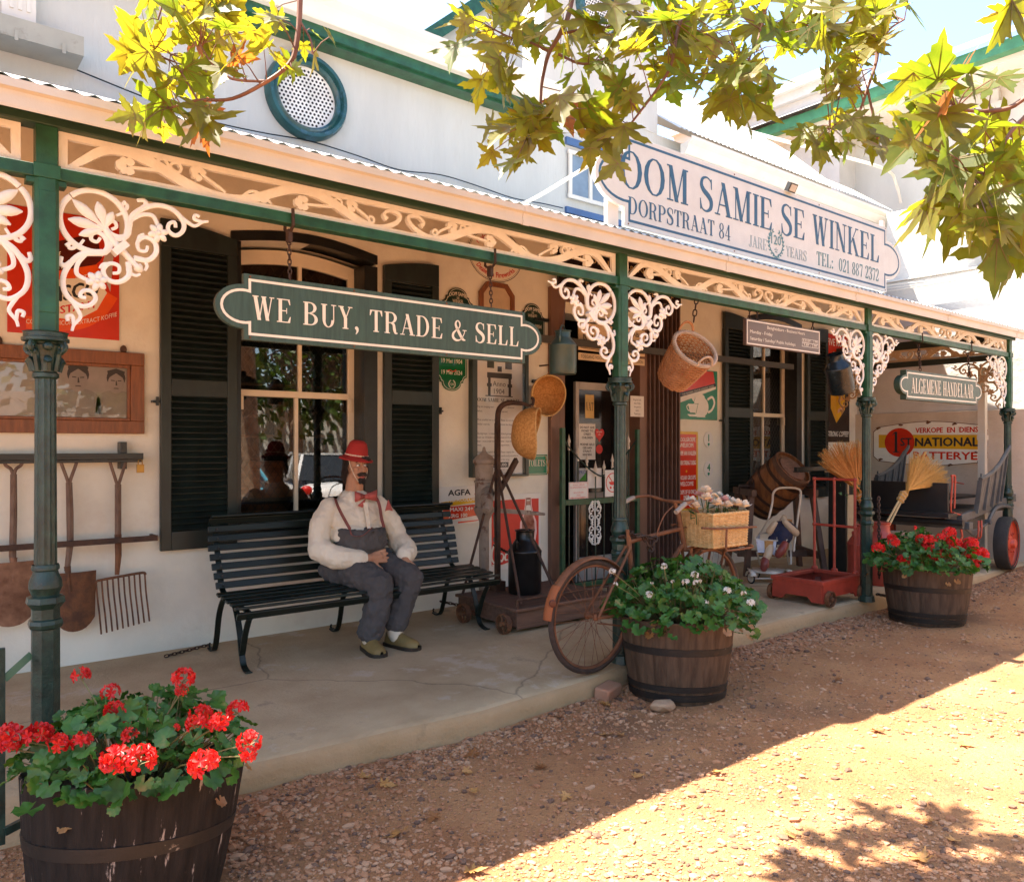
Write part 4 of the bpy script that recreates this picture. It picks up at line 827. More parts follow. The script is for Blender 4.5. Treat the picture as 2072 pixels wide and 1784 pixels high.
# shaped green plaques
def plaque(label,cx,zt,w,h,lines,g='shaped green plaques on the wall',m1=None):
    t=thing('plaque',label,'plaque',(cx,WY,zt-h),group=g,world=True);P=front(0,WY,0)
    def shp(d):
        w2=w/2-d;zb=zt-h+d;z1=zt-d
        pts=arc(cx,zb+.07,w2*.62,.07,180,360,10)+[(cx+w2*.72,zb+.085)]+arc(cx+w2,zb+.075,w2*.25,.05,180,90,5)+[(cx+w2,zb+.13),(cx+w2,z1-.13)]+arc(cx+w2,z1-.075,w2*.25,.05,270,180,5)+[(cx+w2*.72,z1-.085)]+arc(cx,z1-.07,w2*.62,.07,0,180,10)+[(cx-w2*.72,z1-.085)]+arc(cx-w2,z1-.075,w2*.25,.05,0,-90,5)+[(cx-w2,z1-.13),(cx-w2,zb+.13)]+arc(cx-w2,zb+.075,w2*.25,.05,90,0,5)+[(cx-w2*.72,zb+.085)]
        return pts
    m=MB();m.prism(shp(0),.004,.02,P);m.obj('board',m1 or M_('plaque_green',(.005,.11,.03),.12,var=.15,coat=.5),t)
    m=MB();m.strip(shp(.009),shp(.013),.0202,.0208,P,closed=True)
    for s,dz,hh,ww,fn in lines:
        if fn=='arc':sans(m,s,0,0,hh,P,width=ww,w=.0208,bold=.001,bend=lambda u,v:(cx+u,zt+dz+v-1.9*u*u))
        elif fn=='w':wreath(m,cx,zt+dz,.034,P,.0212);sans(m,'120',cx,zt+dz-.01,.022,P,w=.0212)
        else:(serif if fn=='se' else sans)(m,s,cx,zt+dz,hh,P,width=ww,w=.0208)
    m.obj('lettering',CRM,t,smooth=0)
    m=MB();ribbon(m,[(cx-.045,zt-h*.63),(cx-.02,zt-h*.615),(cx+.01,zt-h*.64),(cx+.045,zt-h*.61)],[.012,.006,.006,.012],.02,.0214,P);m.obj('ornament',REDP,t,smooth=0)
L1=lambda a,b:[('OOM SAMIE',-.07,.035,.19,'arc'),('SE',-.1,.02,.03,'s'),('WINKEL',-.135,.032,.12,'s'),(a,-.235,.04,.22,'s'),(b,-.335,.04,.22,'s'),('120',-.42,0,0,'w')]
plaque('green plaque with dates 19 Mei 1904 and 19 Mei 2024 below the hanging board',3.895,2.39,.32,.48,L1('19 Mei 1904','19 Mei 2024'))
PD2=M_('plaque_dark',(.005,.03,.018),.3)
plaque('dark plaque showing above the hanging board beside the shutter',3.96,2.83,.32,.48,L1('19 Mei 1904','19 Mei 1994')[:5],m1=PD2)
plaque('dark plaque ending in 2004 beside the door frame',4.83,2.79,.3,.46,L1('19 Mei 1904','19 Mei 2004')[:5],m1=PD2)
# octagonal portrait, round fireworks sign, black board over the door
t=thing('framed_portrait','octagonal brown frame with an old portrait above the hanging board','picture',(4.4,WY,2.4),world=True);P=front(0,WY,0)
oc=lambda d:[(4.195+d,2.5+d*.4),(4.28+d*.4,2.4+d),(4.51-d*.4,2.4+d),(4.597-d,2.5+d*.4),(4.597-d,2.83-d*.4),(4.51-d*.4,2.93-d),(4.28+d*.4,2.93-d),(4.195+d,2.83-d*.4)]
m=MB();m.strip(oc(0),oc(.04),.003,.035,P,closed=True);m.obj('frame',FRW,t)
m=MB();m.prism(oc(.035),.003,.012,P);m.obj('picture_paper',M_('sepia_paper',(.55,.42,.28),.6),t)
a_,b_,c_=MB(),MB(),MB();face(4.4,2.72,1.1,a_,b_,c_);P_=P
a_.obj('portrait_clothing',M_('sepia_mid',(.35,.25,.16),.6),t,smooth=0);c_.obj('portrait_face',M_('sepia_light',(.5,.38,.25),.6),t,smooth=0)
c=aY(*((1000+925/2.072)/1.4445,(1548/2.072)/1.4445),WY)
t=thing('round_sign','oval cream sign lettered Dealer in Fireworks high on the wall','sign',(c.x,WY,c.z-.25),world=True)
m=MB();m.prism(arc(c.x,c.z,.315,.25,0,360,40)[:-1],.003,.014,P);m.obj('board',CRM,t)
add(t,'rim',INK,lambda m:(m.strip(arc(c.x,c.z,.312,.247,0,360,40)[:-1],arc(c.x,c.z,.306,.241,0,360,40)[:-1],.0142,.0148,P,closed=True),m.strip(arc(c.x,c.z,.298,.233,0,360,40)[:-1],arc(c.x,c.z,.295,.23,0,360,40)[:-1],.0142,.0148,P,closed=True)))
def bot(u,v):
    a=u/.24;return (c.x+(.275-v)*math.sin(a),c.z-(.205-v)*math.cos(a))
def top_(u,v):
    a=u/.24;return (c.x+(.225+v)*math.sin(a),c.z+(.16+v)*math.cos(a))
add(t,'lettering',REDP,lambda m:(sans(m,'Dealer in Fireworks',0,0,.05,P,width=.46,w=.0152,bold=.0015,bend=bot),sans(m,'Handelaar in Vuurwerke',0,0,.05,P,width=.5,w=.0152,bold=.0015,bend=top_),sans(m,'OOM SAMIE',c.x,c.z-.03,.07,P,width=.36,w=.0152,bold=.002)))
t,P,o=panel('black_board','black fascia board with gilt lettering above the shop door','sign',5.1,6.95,2.99,3.36,ENK,Y=WY-.06,th=.02)
GILT=M_('gilt_lettering',(.5,.33,.13),.4)
add(t,'lettering',GILT,lambda m:(sans(m,'KRUIDENIERS & NEGOTIE',6.02,3.27,.06,P,width=1.6,w=.0012),sans(m,'TABAK  LOODGIETERS  VERF',6.02,3.15,.06,P,width=1.6,w=.0012),sans(m,'LAPPE  VERKOOP  HOTEL  VERF',6.02,3.04,.06,P,width=1.6,w=.0012)))
# house rules board
t,P,o=panel('rules_board','tall framed white notice of house rules with Anno 1904 at its head','notice',4.14,4.7,1.16,2.3,PAPER,th=.02)
m=MB()
for a,b,c_,d in ((4.085,4.139,1.14,2.33),(4.701,4.74,1.14,2.33),(4.139,4.701,1.14,1.16),(4.139,4.701,2.3,2.33)):m.bx(a,b,WY-.07,WY-.003,c_,d)
m.obj('frame',M_('frame_dark_green',(.025,.04,.035),.35),t,bevel=.003)
def rules(m):
    W_=dict(w=.0008)
    L=[('Reg van toegang voor-',1.775),('behou.',1.735),('Moet asseblief nie in die',1.655),('winkel rook nie.',1.615),('Skoolgroepe - \'n maksi-',1.53),('mum van 10 kinders per',1.495),('keer - moet onder toesig',1.46),('wees.',1.425),('Respekteer asseblief die',1.36),('voorraad en aanbieding',1.325),('van die winkel.',1.29)]
    Rr=[('Right of admission',1.775),('reserved.',1.735),('Please do not smoke',1.655),('inside the shop.',1.615),('School groups - a maxi-',1.53),('mum of 10 children at a',1.495),('time - must be under',1.46),('supervision.',1.425),('Please respect the',1.36),('stands and presentation',1.325),('of the shop.',1.29)]
    for s,z in L:sans(m,s,4.17,z,.019,P,al='l',sx=.82,**W_)
    for s,z in Rr:sans(m,s,4.44,z,.019,P,al='l',sx=.82,**W_)
    serif(m,'OOM SAMIE SE WINKEL',4.17,1.83,.034,P,al='l',width=.5,w=.0012)
    for i,s in enumerate(['\'n beloning van R300 word','aangebied vir enige persoon','wat inligting verskaf wat']):sans(m,s,4.17,1.2-.0-i*-.0+.0-.016*i,.011,P,al='l',**W_)
    for i,s in enumerate(['A R300 reward will be','offered to any person with','information about stealing']):sans(m,s,4.44,1.2-.016*i,.011,P,al='l',**W_)
    m.prism([(4.3,1.225),(4.53,1.225),(4.53,1.275),(4.3,1.275)],.0002,.0006,P)
    sans(m,'Anno',4.42,1.975,.05,P,**W_);sans(m,'1904',4.42,1.905,.05,P,**W_)
    for x in (4.29,4.53):
        m.prism([(x,1.885),(x+.03,1.885),(x+.03,2.08),(x,2.08)],.0002,.0007,P);m.prism([(x-.012,1.97),(x+.042,1.97),(x+.042,2.0),(x-.012,2.0)],.0002,.001,P)
    m.prism([(4.28,2.05),(4.57,2.05),(4.57,2.1),(4.28,2.1)],.0002,.0009,P);m.prism([(4.28,2.14),(4.36,2.14),(4.36,2.3),(4.28,2.3)],.0002,.0007,P);m.prism([(4.49,2.14),(4.57,2.14),(4.57,2.3),(4.49,2.3)],.0002,.0007,P);m.prism([(4.4,2.11),(4.45,2.11),(4.45,2.16),(4.4,2.16)],.0002,.0007,P)
    m.prism([(4.26,1.88),(4.58,1.88),(4.58,1.889),(4.26,1.889)],.0002,.0011,P)
add(t,'lettering',M_('print_grey_black',(.06,.06,.06),.6),rules)
add(t,'reward_figure',PAPER,lambda m:sans(m,'R300,00',4.415,1.238,.026,P,width=.18,w=.0012,bold=.001))
m=MB();m.add([(4.14,WY-.06,1.16),(4.7,WY-.06,1.16),(4.7,WY-.06,2.3),(4.14,WY-.06,2.3)],[(0,1,2,3)]);m.obj('glass',GLASSN,t,smooth=0)
t,P,o=panel('toilets_sign','small green sign lettered TOILETS beside the rules board','sign',4.745,5.02,1.145,1.34,ENG,th=.01)
add(t,'lettering',CRM,lambda m:(serif(m,'TOILETS',4.885,1.23,.06,P,width=.215,w=.0015),m.strip([(4.755,1.155),(5.01,1.155),(5.01,1.33),(4.755,1.33)],[(4.759,1.159),(5.006,1.159),(5.006,1.326),(4.759,1.326)],.0002,.0008,P,closed=True)))
# film sign
x0,x1,z0,z1=3.765,4.24,.72,1.065
t,P,o=panel('film_sign','white yellow and red enamel film sign behind the end of the bench','sign',x0,x1,z0,z1,ENW,th=.008)
add(t,'yellow_band',ENY,lambda m:m.prism([(x0+.02,.885),(x1-.01,.915),(x1-.01,.965),(x0+.02,.93)],.0002,.0008,P))
add(t,'red_band',ENR,lambda m:(m.prism([(x0+.01,.76),(x1-.01,.8),(x1-.01,.9),(x0+.05,.885)],.0002,.001,P),m.prism([(x0+.38,.99),(x0+.415,1.025),(x0+.45,.99),(x0+.415,.955)],.0002,.001,P),m.prism([(x0+.2,.735),(x0+.4,.745),(x0+.45,.755),(x0+.2,.75)],.0002,.001,P)))
add(t,'lettering',INK,lambda m:sans(m,'AGFA',x0+.215,.985,.052,P,width=.24,w=.0012,bold=.003))
add(t,'white_lettering',ENW,lambda m:(sans(m,'AGFACOLOR',x0+.24,.93,.032,P,width=.3,w=.0014,bold=.001),sans(m,'MAXI 24+3',x0+.255,.845,.034,P,width=.28,w=.0014,bold=.0015),sans(m,'XRG 100',x0+.2,.79,.032,P,width=.2,w=.0014,bold=.0015)))
# soft drink sign
x0,x1,z0,z1=4.31,4.94,.27,.97
t,P,o=panel('drink_sign','red and white soft drink sign with a bottle behind the black milk can','sign',x0,x1,z0,z1,ENW,th=.008)
add(t,'red_field',REDP,lambda m:m.prism([(x0+.03,z0+.05),(x1-.03,z0+.05),(x1-.03,z1-.05),(x0+.03,z1-.05)],.0002,.0008,P))
def bott(cx,s):return [(cx-.03*s,.93),(cx+.03*s,.93),(cx+.035*s,.85),(cx+.05*s,.78),(cx+.08*s,.7),(cx+.085*s,.6),(cx+.07*s,.5),(cx+.08*s,.36),(cx-.08*s,.36),(cx-.07*s,.5),(cx-.085*s,.6),(cx-.08*s,.7),(cx-.05*s,.78),(cx-.035*s,.85)]
add(t,'bottle_glow',M_('pink_glow_print',(.75,.5,.48),.4),lambda m:m.prism(bott(4.78,1.25),.0009,.0012,P));add(t,'bottle_glass',M_('bottle_print',(.16,.03,.02),.3,var=.4,vs=14,col2=(.4,.2,.15)),lambda m:m.prism(bott(4.78,.95),.0013,.0016,P))
add(t,'bottle_neck',ENW,lambda m:(m.prism([(4.755,.86),(4.805,.86),(4.82,.8),(4.74,.8)],.0017,.002,P),m.prism([(4.76,.9),(4.8,.9),(4.8,.91),(4.76,.91)],.0017,.002,P)))
def script(m):
    for s in [[(4.43,.5),(4.38,.52),(4.345,.45),(4.345,.38),(4.38,.34),(4.43,.37)],[(4.47,.42),(4.44,.42),(4.435,.37),(4.46,.355),(4.48,.39),(4.47,.42)],[(4.54,.42),(4.505,.41),(4.5,.365),(4.535,.36)],[(4.6,.42),(4.565,.41),(4.56,.365),(4.59,.36),(4.605,.42),(4.61,.36)],[(4.345,.33),(4.45,.31),(4.56,.33),(4.62,.32)]]:
        ribbon(m,s,[.008,.018,.02,.018,.008],.001,.0015,P)
add(t,'script_lettering',CRM,script)
# trespass sign over the door (leans forward), and its lower strip
t,P,o=panel('door_sign','cream notice with black lettering above the door opening','notice',5.25,6.2,2.36,2.63,M_('cream_notice',(.66,.5,.31),.6),Y=5.55,th=.015)
add(t,'lettering',INK,lambda m:(sans(m,'PUNISHABLE',5.98,2.555,.045,P,width=.36,w=.001,bold=.001),sans(m,'IS \'N OORTREDER WETLIK',5.72,2.455,.065,P,width=.82,w=.001,bold=.002),sans(m,'STRAFBAAR',5.4,2.56,.04,P,width=.24,w=.001),ribbon(m,[(5.27,2.385),(5.7,2.38),(6.18,2.39)],.006,.0002,.001,P)))
t,P,o=panel('door_sign','narrow cream strip lettered RIGHT OF ADMISSION under the notice at the door','notice',5.25,6.2,2.265,2.335,bpy.data.materials['cream_notice'],Y=5.55,th=.012)
add(t,'lettering',INK,lambda m:sans(m,'TOEGANG VOORBEHOU ·84· RIGHT OF ADMISSION',5.725,2.285,.032,P,width=.9,w=.001))
t,P,o=panel('bell_notice','white notice asking to ring the bell on the lattice beside the column','notice',6.11,6.32,1.735,1.955,PAPER,Y=WY-.09,th=.004)
add(t,'lettering',INK,lambda m:[sans(m,s,6.215,1.905-.037*i,.02,P,sx=.85,w=.001) for i,s in enumerate(['Ring the bell,','then, PULL','the gate to','open.','Thank you.'])])
# tea sign
x0,x1,z0,z1=6.93,7.71,1.73,2.31
t,P,o=panel('enamel_sign','green and red enamel sign with a white teapot and cup behind the hanging basket','sign',x0,x1,z0,z1,ENG,th=.008)
add(t,'red_packet',ENR,lambda m:m.prism([(x0+.08,2.03),(x0+.73,2.16),(x0+.7,2.3),(x0+.06,2.3)],.0002,.0007,P))
add(t,'white_band',ENW,lambda m:m.prism([(x0+.1,1.92),(x0+.75,2.1),(x0+.75,2.06+.1),(x0+.1,2.03)],.0002,.0009,P))
add(t,'black_band',ENK,lambda m:m.prism([(x0+.09,1.98),(x0+.75,2.13),(x0+.75,2.17),(x0+.09,2.03)],.0002,.0012,P))
add(t,'band_lettering',CRM,lambda m:sans(m,'THE MODERN TEA FOR MODERN TASTES',0,0,.02,P,width=.58,w=.0016,bend=lambda u,v:(x0+.42+u,2.064+v+u*.22)))
def tea(m):
    m.prism(arc(x0+.47,1.88,.14,.12,0,360,24)[:-1],.0002,.0016,P);m.prism([(x0+.39,1.76),(x0+.55,1.76),(x0+.53,1.8),(x0+.41,1.8)],.0002,.0018,P)
    ribbon(m,[(x0+.59,1.97),(x0+.68,2.0),(x0+.72,1.93),(x0+.67,1.85),(x0+.6,1.82)],.028,.0002,.0019,P)
    m.prism([(x0+.34,1.93),(x0+.27,2.0),(x0+.32,2.0),(x0+.4,1.97)],.0002,.0017,P);m.prism(arc(x0+.45,1.99,.09,.04,0,360,14)[:-1],.0002,.0020,P)
    m.prism([(x0+.23,1.91),(x0+.41,1.91),(x0+.37,1.81),(x0+.27,1.81)],.0002,.0022,P);ribbon(m,[(x0+.25,1.9),(x0+.21,1.88),(x0+.23,1.84),(x0+.27,1.83)],.012,.0002,.0024,P)
    m.prism([(x0+.22,1.79),(x0+.43,1.79),(x0+.4,1.765),(x0+.26,1.765)],.0002,.0026,P)
add(t,'teapot_drawing',ENW,tea)
add(t,'cup_outline',ENG,lambda m:(ribbon(m,[(x0+.415,1.92),(x0+.375,1.8)],.006,.0002,.0028,P),ribbon(m,[(x0+.36,1.98),(x0+.34,1.92),(x0+.42,1.915)],.005,.0002,.003,P)))
# school groups board
x0,x1,z0,z1=6.92,7.34,.68,1.59
t,P,o=panel('school_board','tall red board with yellow edge and white lettering SKOOLGROEPE WELKOM','sign',x0,x1,z0,z1,ENY,th=.012)
add(t,'red_field',ENR,lambda m:m.prism([(x0+.03,z0+.03),(x1-.03,z0+.03),(x1-.03,z1-.03),(x0+.03,z1-.03)],.0002,.0008,P))
add(t,'lettering',ENW,lambda m:[sans(m,s,7.13,z,.05,P,width=w_,w=.0012,bold=.0012) for s,z,w_ in (('SKOOLGROEPE',1.475,.32),('WELKOM',1.41,.24),('GROEPE VAN 10 ALLEEN',1.32,.34),('ONDER STRENG TOESIG',1.21,.34),('SCHOLAR GROUPS',1.04,.33),('WELCOME',.97,.25),('GROUPS OF 10 ONLY',.875,.33),('UNDER',.815,.1),('STRICT SUPERVISION',.75,.33))])
add(t,'dot',ENY,lambda m:m.prism(arc(7.13,1.135,.014,.014,0,360,10)[:-1],.0002,.0014,P))
for z,s in ((1.5,'1'),(1.153,'4'),(.808,'5')):
    t,P,o=panel('number_plate','oval white number plate with green figure %s beside the red board'%{'1':'one','4':'four','5':'five'}[s],'number plate',7.447,7.639,z-.094,z+.094,ENW,pts=arc(7.543,z,.088,.094,0,360,24)[:-1],th=.008,group='oval number plates')
    add(t,'figure',ENG,lambda m:(sans(m,s,7.543,z-.02,.085,P,w=.001,bold=.004),m.prism([(7.525,z-.04),(7.561,z-.04),(7.561,z-.06),(7.543,z-.08),(7.525,z-.06)],.0002,.001,P)))
# red tea sign and coffee packet sign
t,P,o=panel('enamel_sign','red enamel sign lettered FIVE ROSES high beside the far shutter','sign',10.15,10.78,2.545,2.99,ENR,th=.008)
add(t,'lettering',ENW,lambda m:(sans(m,'FIVE ROSES',10.46,2.83,.1,P,width=.56,w=.001,bold=.002),sans(m,'TEA',10.46,2.65,.1,P,width=.25,w=.001,bold=.002)))
x0,x1,z0,z1=10.15,10.78,1.48,2.535
t,P,o=panel('enamel_sign','dark brown enamel sign with a yellow packet lettered STRONG COFFEE','sign',x0,x1,z0,z1,ENK,th=.008)
add(t,'packet_front',ENY,lambda m:m.prism([(x0+.27,1.75),(x0+.5,1.94),(x0+.5,2.4),(x0+.27,2.4)],.0002,.0008,P));add(t,'packet_side',M_('packet_shade',(.62,.34,.02),.3),lambda m:m.prism([(x0+.27,1.75),(x0+.12,1.95),(x0+.12,2.4),(x0+.27,2.4)],.0002,.0009,P))
add(t,'packet_picture',M_('packet_red',(.5,.06,.02),.4,var=.5,vs=30,col2=(.75,.45,.15)),lambda m:(m.prism([(x0+.285,2.16),(x0+.49,2.2),(x0+.49,2.38),(x0+.285,2.38)],.0002,.0012,P),m.prism([(x0+.3,1.88),(x0+.48,1.96),(x0+.48,2.02),(x0+.3,1.94)],.0002,.0012,P),sans(m,'Raadsaal',0,0,.05,P,width=.19,w=.0014,bold=.0015,bend=lambda u,v:(x0+.39+u,2.06+v+u*.25))))
add(t,'lettering',ENW,lambda m:(sans(m,'STRONG COFFEE!',0,0,.075,P,width=.56,w=.0012,bold=.002,bend=lambda u,v:(x0+.31+u+v*.25,1.56+v)),sans(m,'MENGSEL',0,0,.035,P,width=.15,w=.0016,bend=lambda u,v:(x0+.39+u,1.925+v+u*.44))))
# battery sign on the end wall
XN=XE-.064
PN=side(XN,0,0); yy=lambda y:-y
t=thing('battery_sign','rusty white enamel sign lettered 1ST NATIONAL behind the wagon','sign',(XN,4.7,1.15),world=True)
pts=rrect(-5.477,1.215,-3.99,1.7,.06);pts=[(x,z+(.06*(1-((x+4.73)/.75)**2)*(1 if z>1.45 else -1))) for x,z in cr([(p[0],p[1],0) for p in pts],1,True) for x,z in [(x,z)] ] if False else None
def natp(d):
    o=[]
    n=20
    for i in range(n+1):
        s=i/n;x=-5.477+d+(1.487-2*d)*s;e=min(1,min(s,1-s)*1.487/.06);o.append((x,1.215+d-.055*math.sin(math.pi*s)**1.3+.06*(1-math.sqrt(max(0,1-(1-e)**2)))))
    for i in range(n+1):
        s=1-i/n;x=-5.477+d+(1.487-2*d)*s;e=min(1,min(s,1-s)*1.487/.06);o.append((x,1.69-d+.07*math.sin(math.pi*s)**1.3-.06*(1-math.sqrt(max(0,1-(1-e)**2)))))
    return o
m=MB();m.prism(natp(0),.003,.012,PN);m.obj('board',M_('enamel_rusty_white',(.82,.79,.7),.3,var=.05,spots=[((.1,.035,.015),3.2,.66,.02,1),((.5,.25,.1),3.2,.63,.04,.6)]),t)
P=PN@T_(0,0,.012)
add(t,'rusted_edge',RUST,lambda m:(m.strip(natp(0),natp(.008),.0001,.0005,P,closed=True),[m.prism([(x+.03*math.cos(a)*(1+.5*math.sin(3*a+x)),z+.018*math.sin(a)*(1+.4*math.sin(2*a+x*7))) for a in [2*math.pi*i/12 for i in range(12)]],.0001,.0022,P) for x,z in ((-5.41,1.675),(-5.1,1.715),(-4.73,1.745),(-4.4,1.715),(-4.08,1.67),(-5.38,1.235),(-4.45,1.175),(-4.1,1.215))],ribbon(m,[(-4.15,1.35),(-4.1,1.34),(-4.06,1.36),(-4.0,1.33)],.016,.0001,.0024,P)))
add(t,'yellow_band',ENY,lambda m:m.prism([(-5.4,1.4),(-4.05,1.38),(-4.05,1.57),(-5.4,1.585)],.0002,.0008,P))
add(t,'red_disc',ENR,lambda m:m.prism(arc(-5.11,1.475,.205,.2,0,360,30)[:-1],.0002,.0012,P))
add(t,'lettering',INK,lambda m:(sans(m,'NATIONAL',-4.5,1.425,.115,P,width=.79,w=.0014,bold=.006),serif(m,'1',-5.16,1.335,.29,P,width=.13,w=.0018),sans(m,'ST',-5.02,1.43,.11,P,width=.15,w=.0016,bold=.004)))
add(t,'red_lettering',ENR,lambda m:(sans(m,'VERKOPE  EN  DIENS',-4.5,1.605,.07,P,width=.78,w=.001,bold=.003),sans(m,'BATTERYE',-4.52,1.25,.1,P,width=.8,w=.001,bold=.005)))
# ---------------- iron gate in the doorway
YG=5.62
t=thing('iron_gate','dark green iron gate with white spear tips and a curved top in the doorway','gate',(5.5,YG,0),world=True)
m=MB();m.bx(5.09,5.135,YG-.02,YG+.02,.02,1.6);m.bx(6.16,6.2,YG-.02,YG+.02,.02,1.6);m.bx(5.136,6.159,YG-.02,YG+.02,.845,.9);m.bx(5.136,6.159,YG-.02,YG+.02,.03,.075)
m.obj('gate_frame',GREEN,t,bevel=.003)
bx_=[5.2+.121*i for i in range(8)];tp=lambda x:1.1+.34*abs((x-5.62)/.48)**1.4
for x in bx_:
    m=MB();m.tube([(x,YG,.07),(x,YG,tp(x))],.008,6);b=m.obj('bar',DKGREEN,t)
    m=MB();z=tp(x);m.lathe([(.012,0),(.013,.03),(.009,.035),(.012,.05),(.008,.06),(.018,.085),(.006,.13),(.0005,.16)],8,T_(x,YG,z));m.obj('spear_tip',M_('spear_paint',(.62,.55,.46),.5) if 'spear_paint' not in bpy.data.materials else bpy.data.materials['spear_paint'],b)
m=MB();m.tube([(5.13+.01*i*1.03,YG-.01,tp(5.13+.01*i)+.02) for i in range(0,103,3)],.008,6);m.obj('curved_rail',DKGREEN,t)
m=MB()
for s in (-1,1):
    cx=5.535
    for zc,r in ((.56,.05),(.75,.05)):
        m.tube([(cx+s*(.005+p[0]),YG-.02,p[1]) for p in spiral(.04,zc+.035,.04,.008,-90,330,20)],.007,5);m.tube([(cx+s*(.005+p[0]),YG-.02,p[1]) for p in spiral(.04,zc-.035,.04,.008,90,-330,20)],.007,5)
    m.tube(cr([(cx+s*.02,YG-.02,.44),(cx+s*.07,YG-.02,.48),(cx+s*.085,YG-.02,.52)],4),.008,5);m.tube(cr([(cx+s*.02,YG-.02,.87),(cx+s*.07,YG-.02,.83),(cx+s*.085,YG-.02,.79)],4),.008,5)
    for zc in (.47,.84,.66):
        for i in range(5):m.ball((cx+s*(.04+.012*(i%2)),YG-.025,zc-.02+.012*i),.012,6,4)
m.tube([(5.535,YG-.02,.43),(5.535,YG-.02,.88)],.008,6);m.obj('grape_ornament',IRONW,t)
t,P,o=panel('gate_notice','white notice with red lettering about school groups tied to the gate','notice',5.18,5.445,.905,1.07,PAPER,Y=YG-.012,th=.004)
add(t,'lettering',REDP,lambda m:([sans(m,s,5.31,1.035-.025*i,.014,P,w=.001) for i,s in enumerate(['SCHOOL GROUPS','BY APPOINTMENT ONLY','','SKOOLGROEPE','SLEGS','DEUR VOORAFREËLING']) if s],m.strip([(5.187,.912),(5.438,.912),(5.438,1.063),(5.187,1.063)],[(5.19,.915),(5.435,.915),(5.435,1.06),(5.19,1.06)],.0002,.0007,P,closed=True)))
t,P,o=panel('gate_notice','white notice with a red crossed out pram tied to the gate beside the column','notice',5.68,5.9,.91,1.18,PAPER,Y=YG-.012,th=.004)
add(t,'pictogram',REDP,lambda m:(m.strip(arc(5.79,1.05,.1,.1,0,360,30)[:-1],arc(5.79,1.05,.09,.09,0,360,30)[:-1],.0002,.001,P,closed=True),ribbon(m,[(5.73,1.12),(5.85,.98)],.01,.0002,.0012,P),m.prism(arc(5.78,1.06,.045,.035,180,360,8),.0002,.0009,P),m.prism(arc(5.76,1.0,.014,.014,0,360,10)[:-1],.0002,.0009,P),m.prism(arc(5.81,1.0,.014,.014,0,360,10)[:-1],.0002,.0009,P)))
# blank white panel inside the gate and wall fittings
m=MB();m.bx(5.47,5.68,YG+.03,YG+.034,1.0,1.2);tag(m.obj('blank_card',PAPER),'blank white card behind the bars of the iron gate','card')
for z,x0,x1 in ((2.63,4.85,5.03),(2.03,4.83,5.05)):
    m=MB();m.bx(x0,x1,WY-.03,WY-.003,z,z+.03)
    for x in (x0+.03,x1-.03):m.lathe([(.008,0),(.006,.005)],8,front(x,WY-.03,z+.015))
    tag(m.obj('iron_strap',BLACKP),'flat black iron strap on the wall %s'%('above the dark plaque' if z>2.5 else 'behind the hanging straw hat'),'strap')
m=MB();m.tube([(4.93,WY-.002,2.2),(4.95,WY-.2,2.2),(4.955,WY-.25,2.22)],.008,6);tag(m.obj('wall_hook',DRUST),'rusty iron hook in the wall that holds the upper straw hat','hook')
m=MB();m.bx(4.72,4.87,WY-.02,WY-.003,1.6,2.0);tag(m.obj('meter_box',M_('grey_box',(.2,.19,.16),.5)),'small grey cover behind the hanging straw hats','box')
# downpipes and the boxed channel, cables
m=MB();m.bx(10.6,10.68,3.9,3.98,0,2.4);m.bx(10.59,10.69,3.895,3.985,1.5,1.56);tag(m.obj('downpipe',GUTC),'cream square downpipe beside the end column','downpipe')
d0=aY(35,80,WY-.03);m=MB();m.bx(d0.x-.09,d0.x+.09,WY-.11,WY-.012,4.0,6.2)
for i in range(3):m.bx(d0.x-.05+.045*i,d0.x-.03+.045*i,WY-.118,WY-.111,4.1,6.2)
tag(m.obj('downpipe',GUT),'fluted white downpipe at the upper end of the wall','downpipe')
m=MB();b0=aY(160,150,WY-.1);m.bx(-1.5,b0.x,WY-.26,WY-.02,3.86,3.98)
for i in range(9): m.bx(b0.x-.12-.25*i,b0.x-.1-.25*i,WY-.27,WY-.261,3.84,3.9)
tag(m.obj('box_gutter',M_('weathered_board',(.36,.34,.28),.8,var=.1,vs=4,spots=[((.2,.17,.13),9,.6,.1,.6)])),'short white box gutter lying along the roof below the fluted pipe','gutter')
m=MB();m.tube(cr([(b0.x,WY-.03,3.86)]+[(b0.x+.4*i,WY-.03-.02*(i%2),3.765+.025*math.sin(i*1.9)) for i in range(1,11)]+[(5.2,WY-.04,3.77)],5),.005,5);tag(m.obj('cable',BLACKP),'thin black cable sagging along the foot of the upper wall','cable')
m=MB();pp=[aY(*p,6.0) for p in ((1350,247),(1400,262),(1480,283),(1560,303),(1650,325),(1755,355),(1775,385),(1784,420))]
m.tube(cr([(p.x,p.y-.3,p.z) for p in pp],5),.022,6);tag(m.obj('cable',GUT),'white cable bundle running above the lean to roof','cable')
m=MB()
for k_ in range(3):m.tube([(XE-.08,5.5-i*.35,3.66-.03*k_+.012*math.sin(i*2+k_)) for i in range(9)],.008,5)
tag(m.obj('cable',GUT),'pale cables along the ledge of the neighbouring wall','cable')
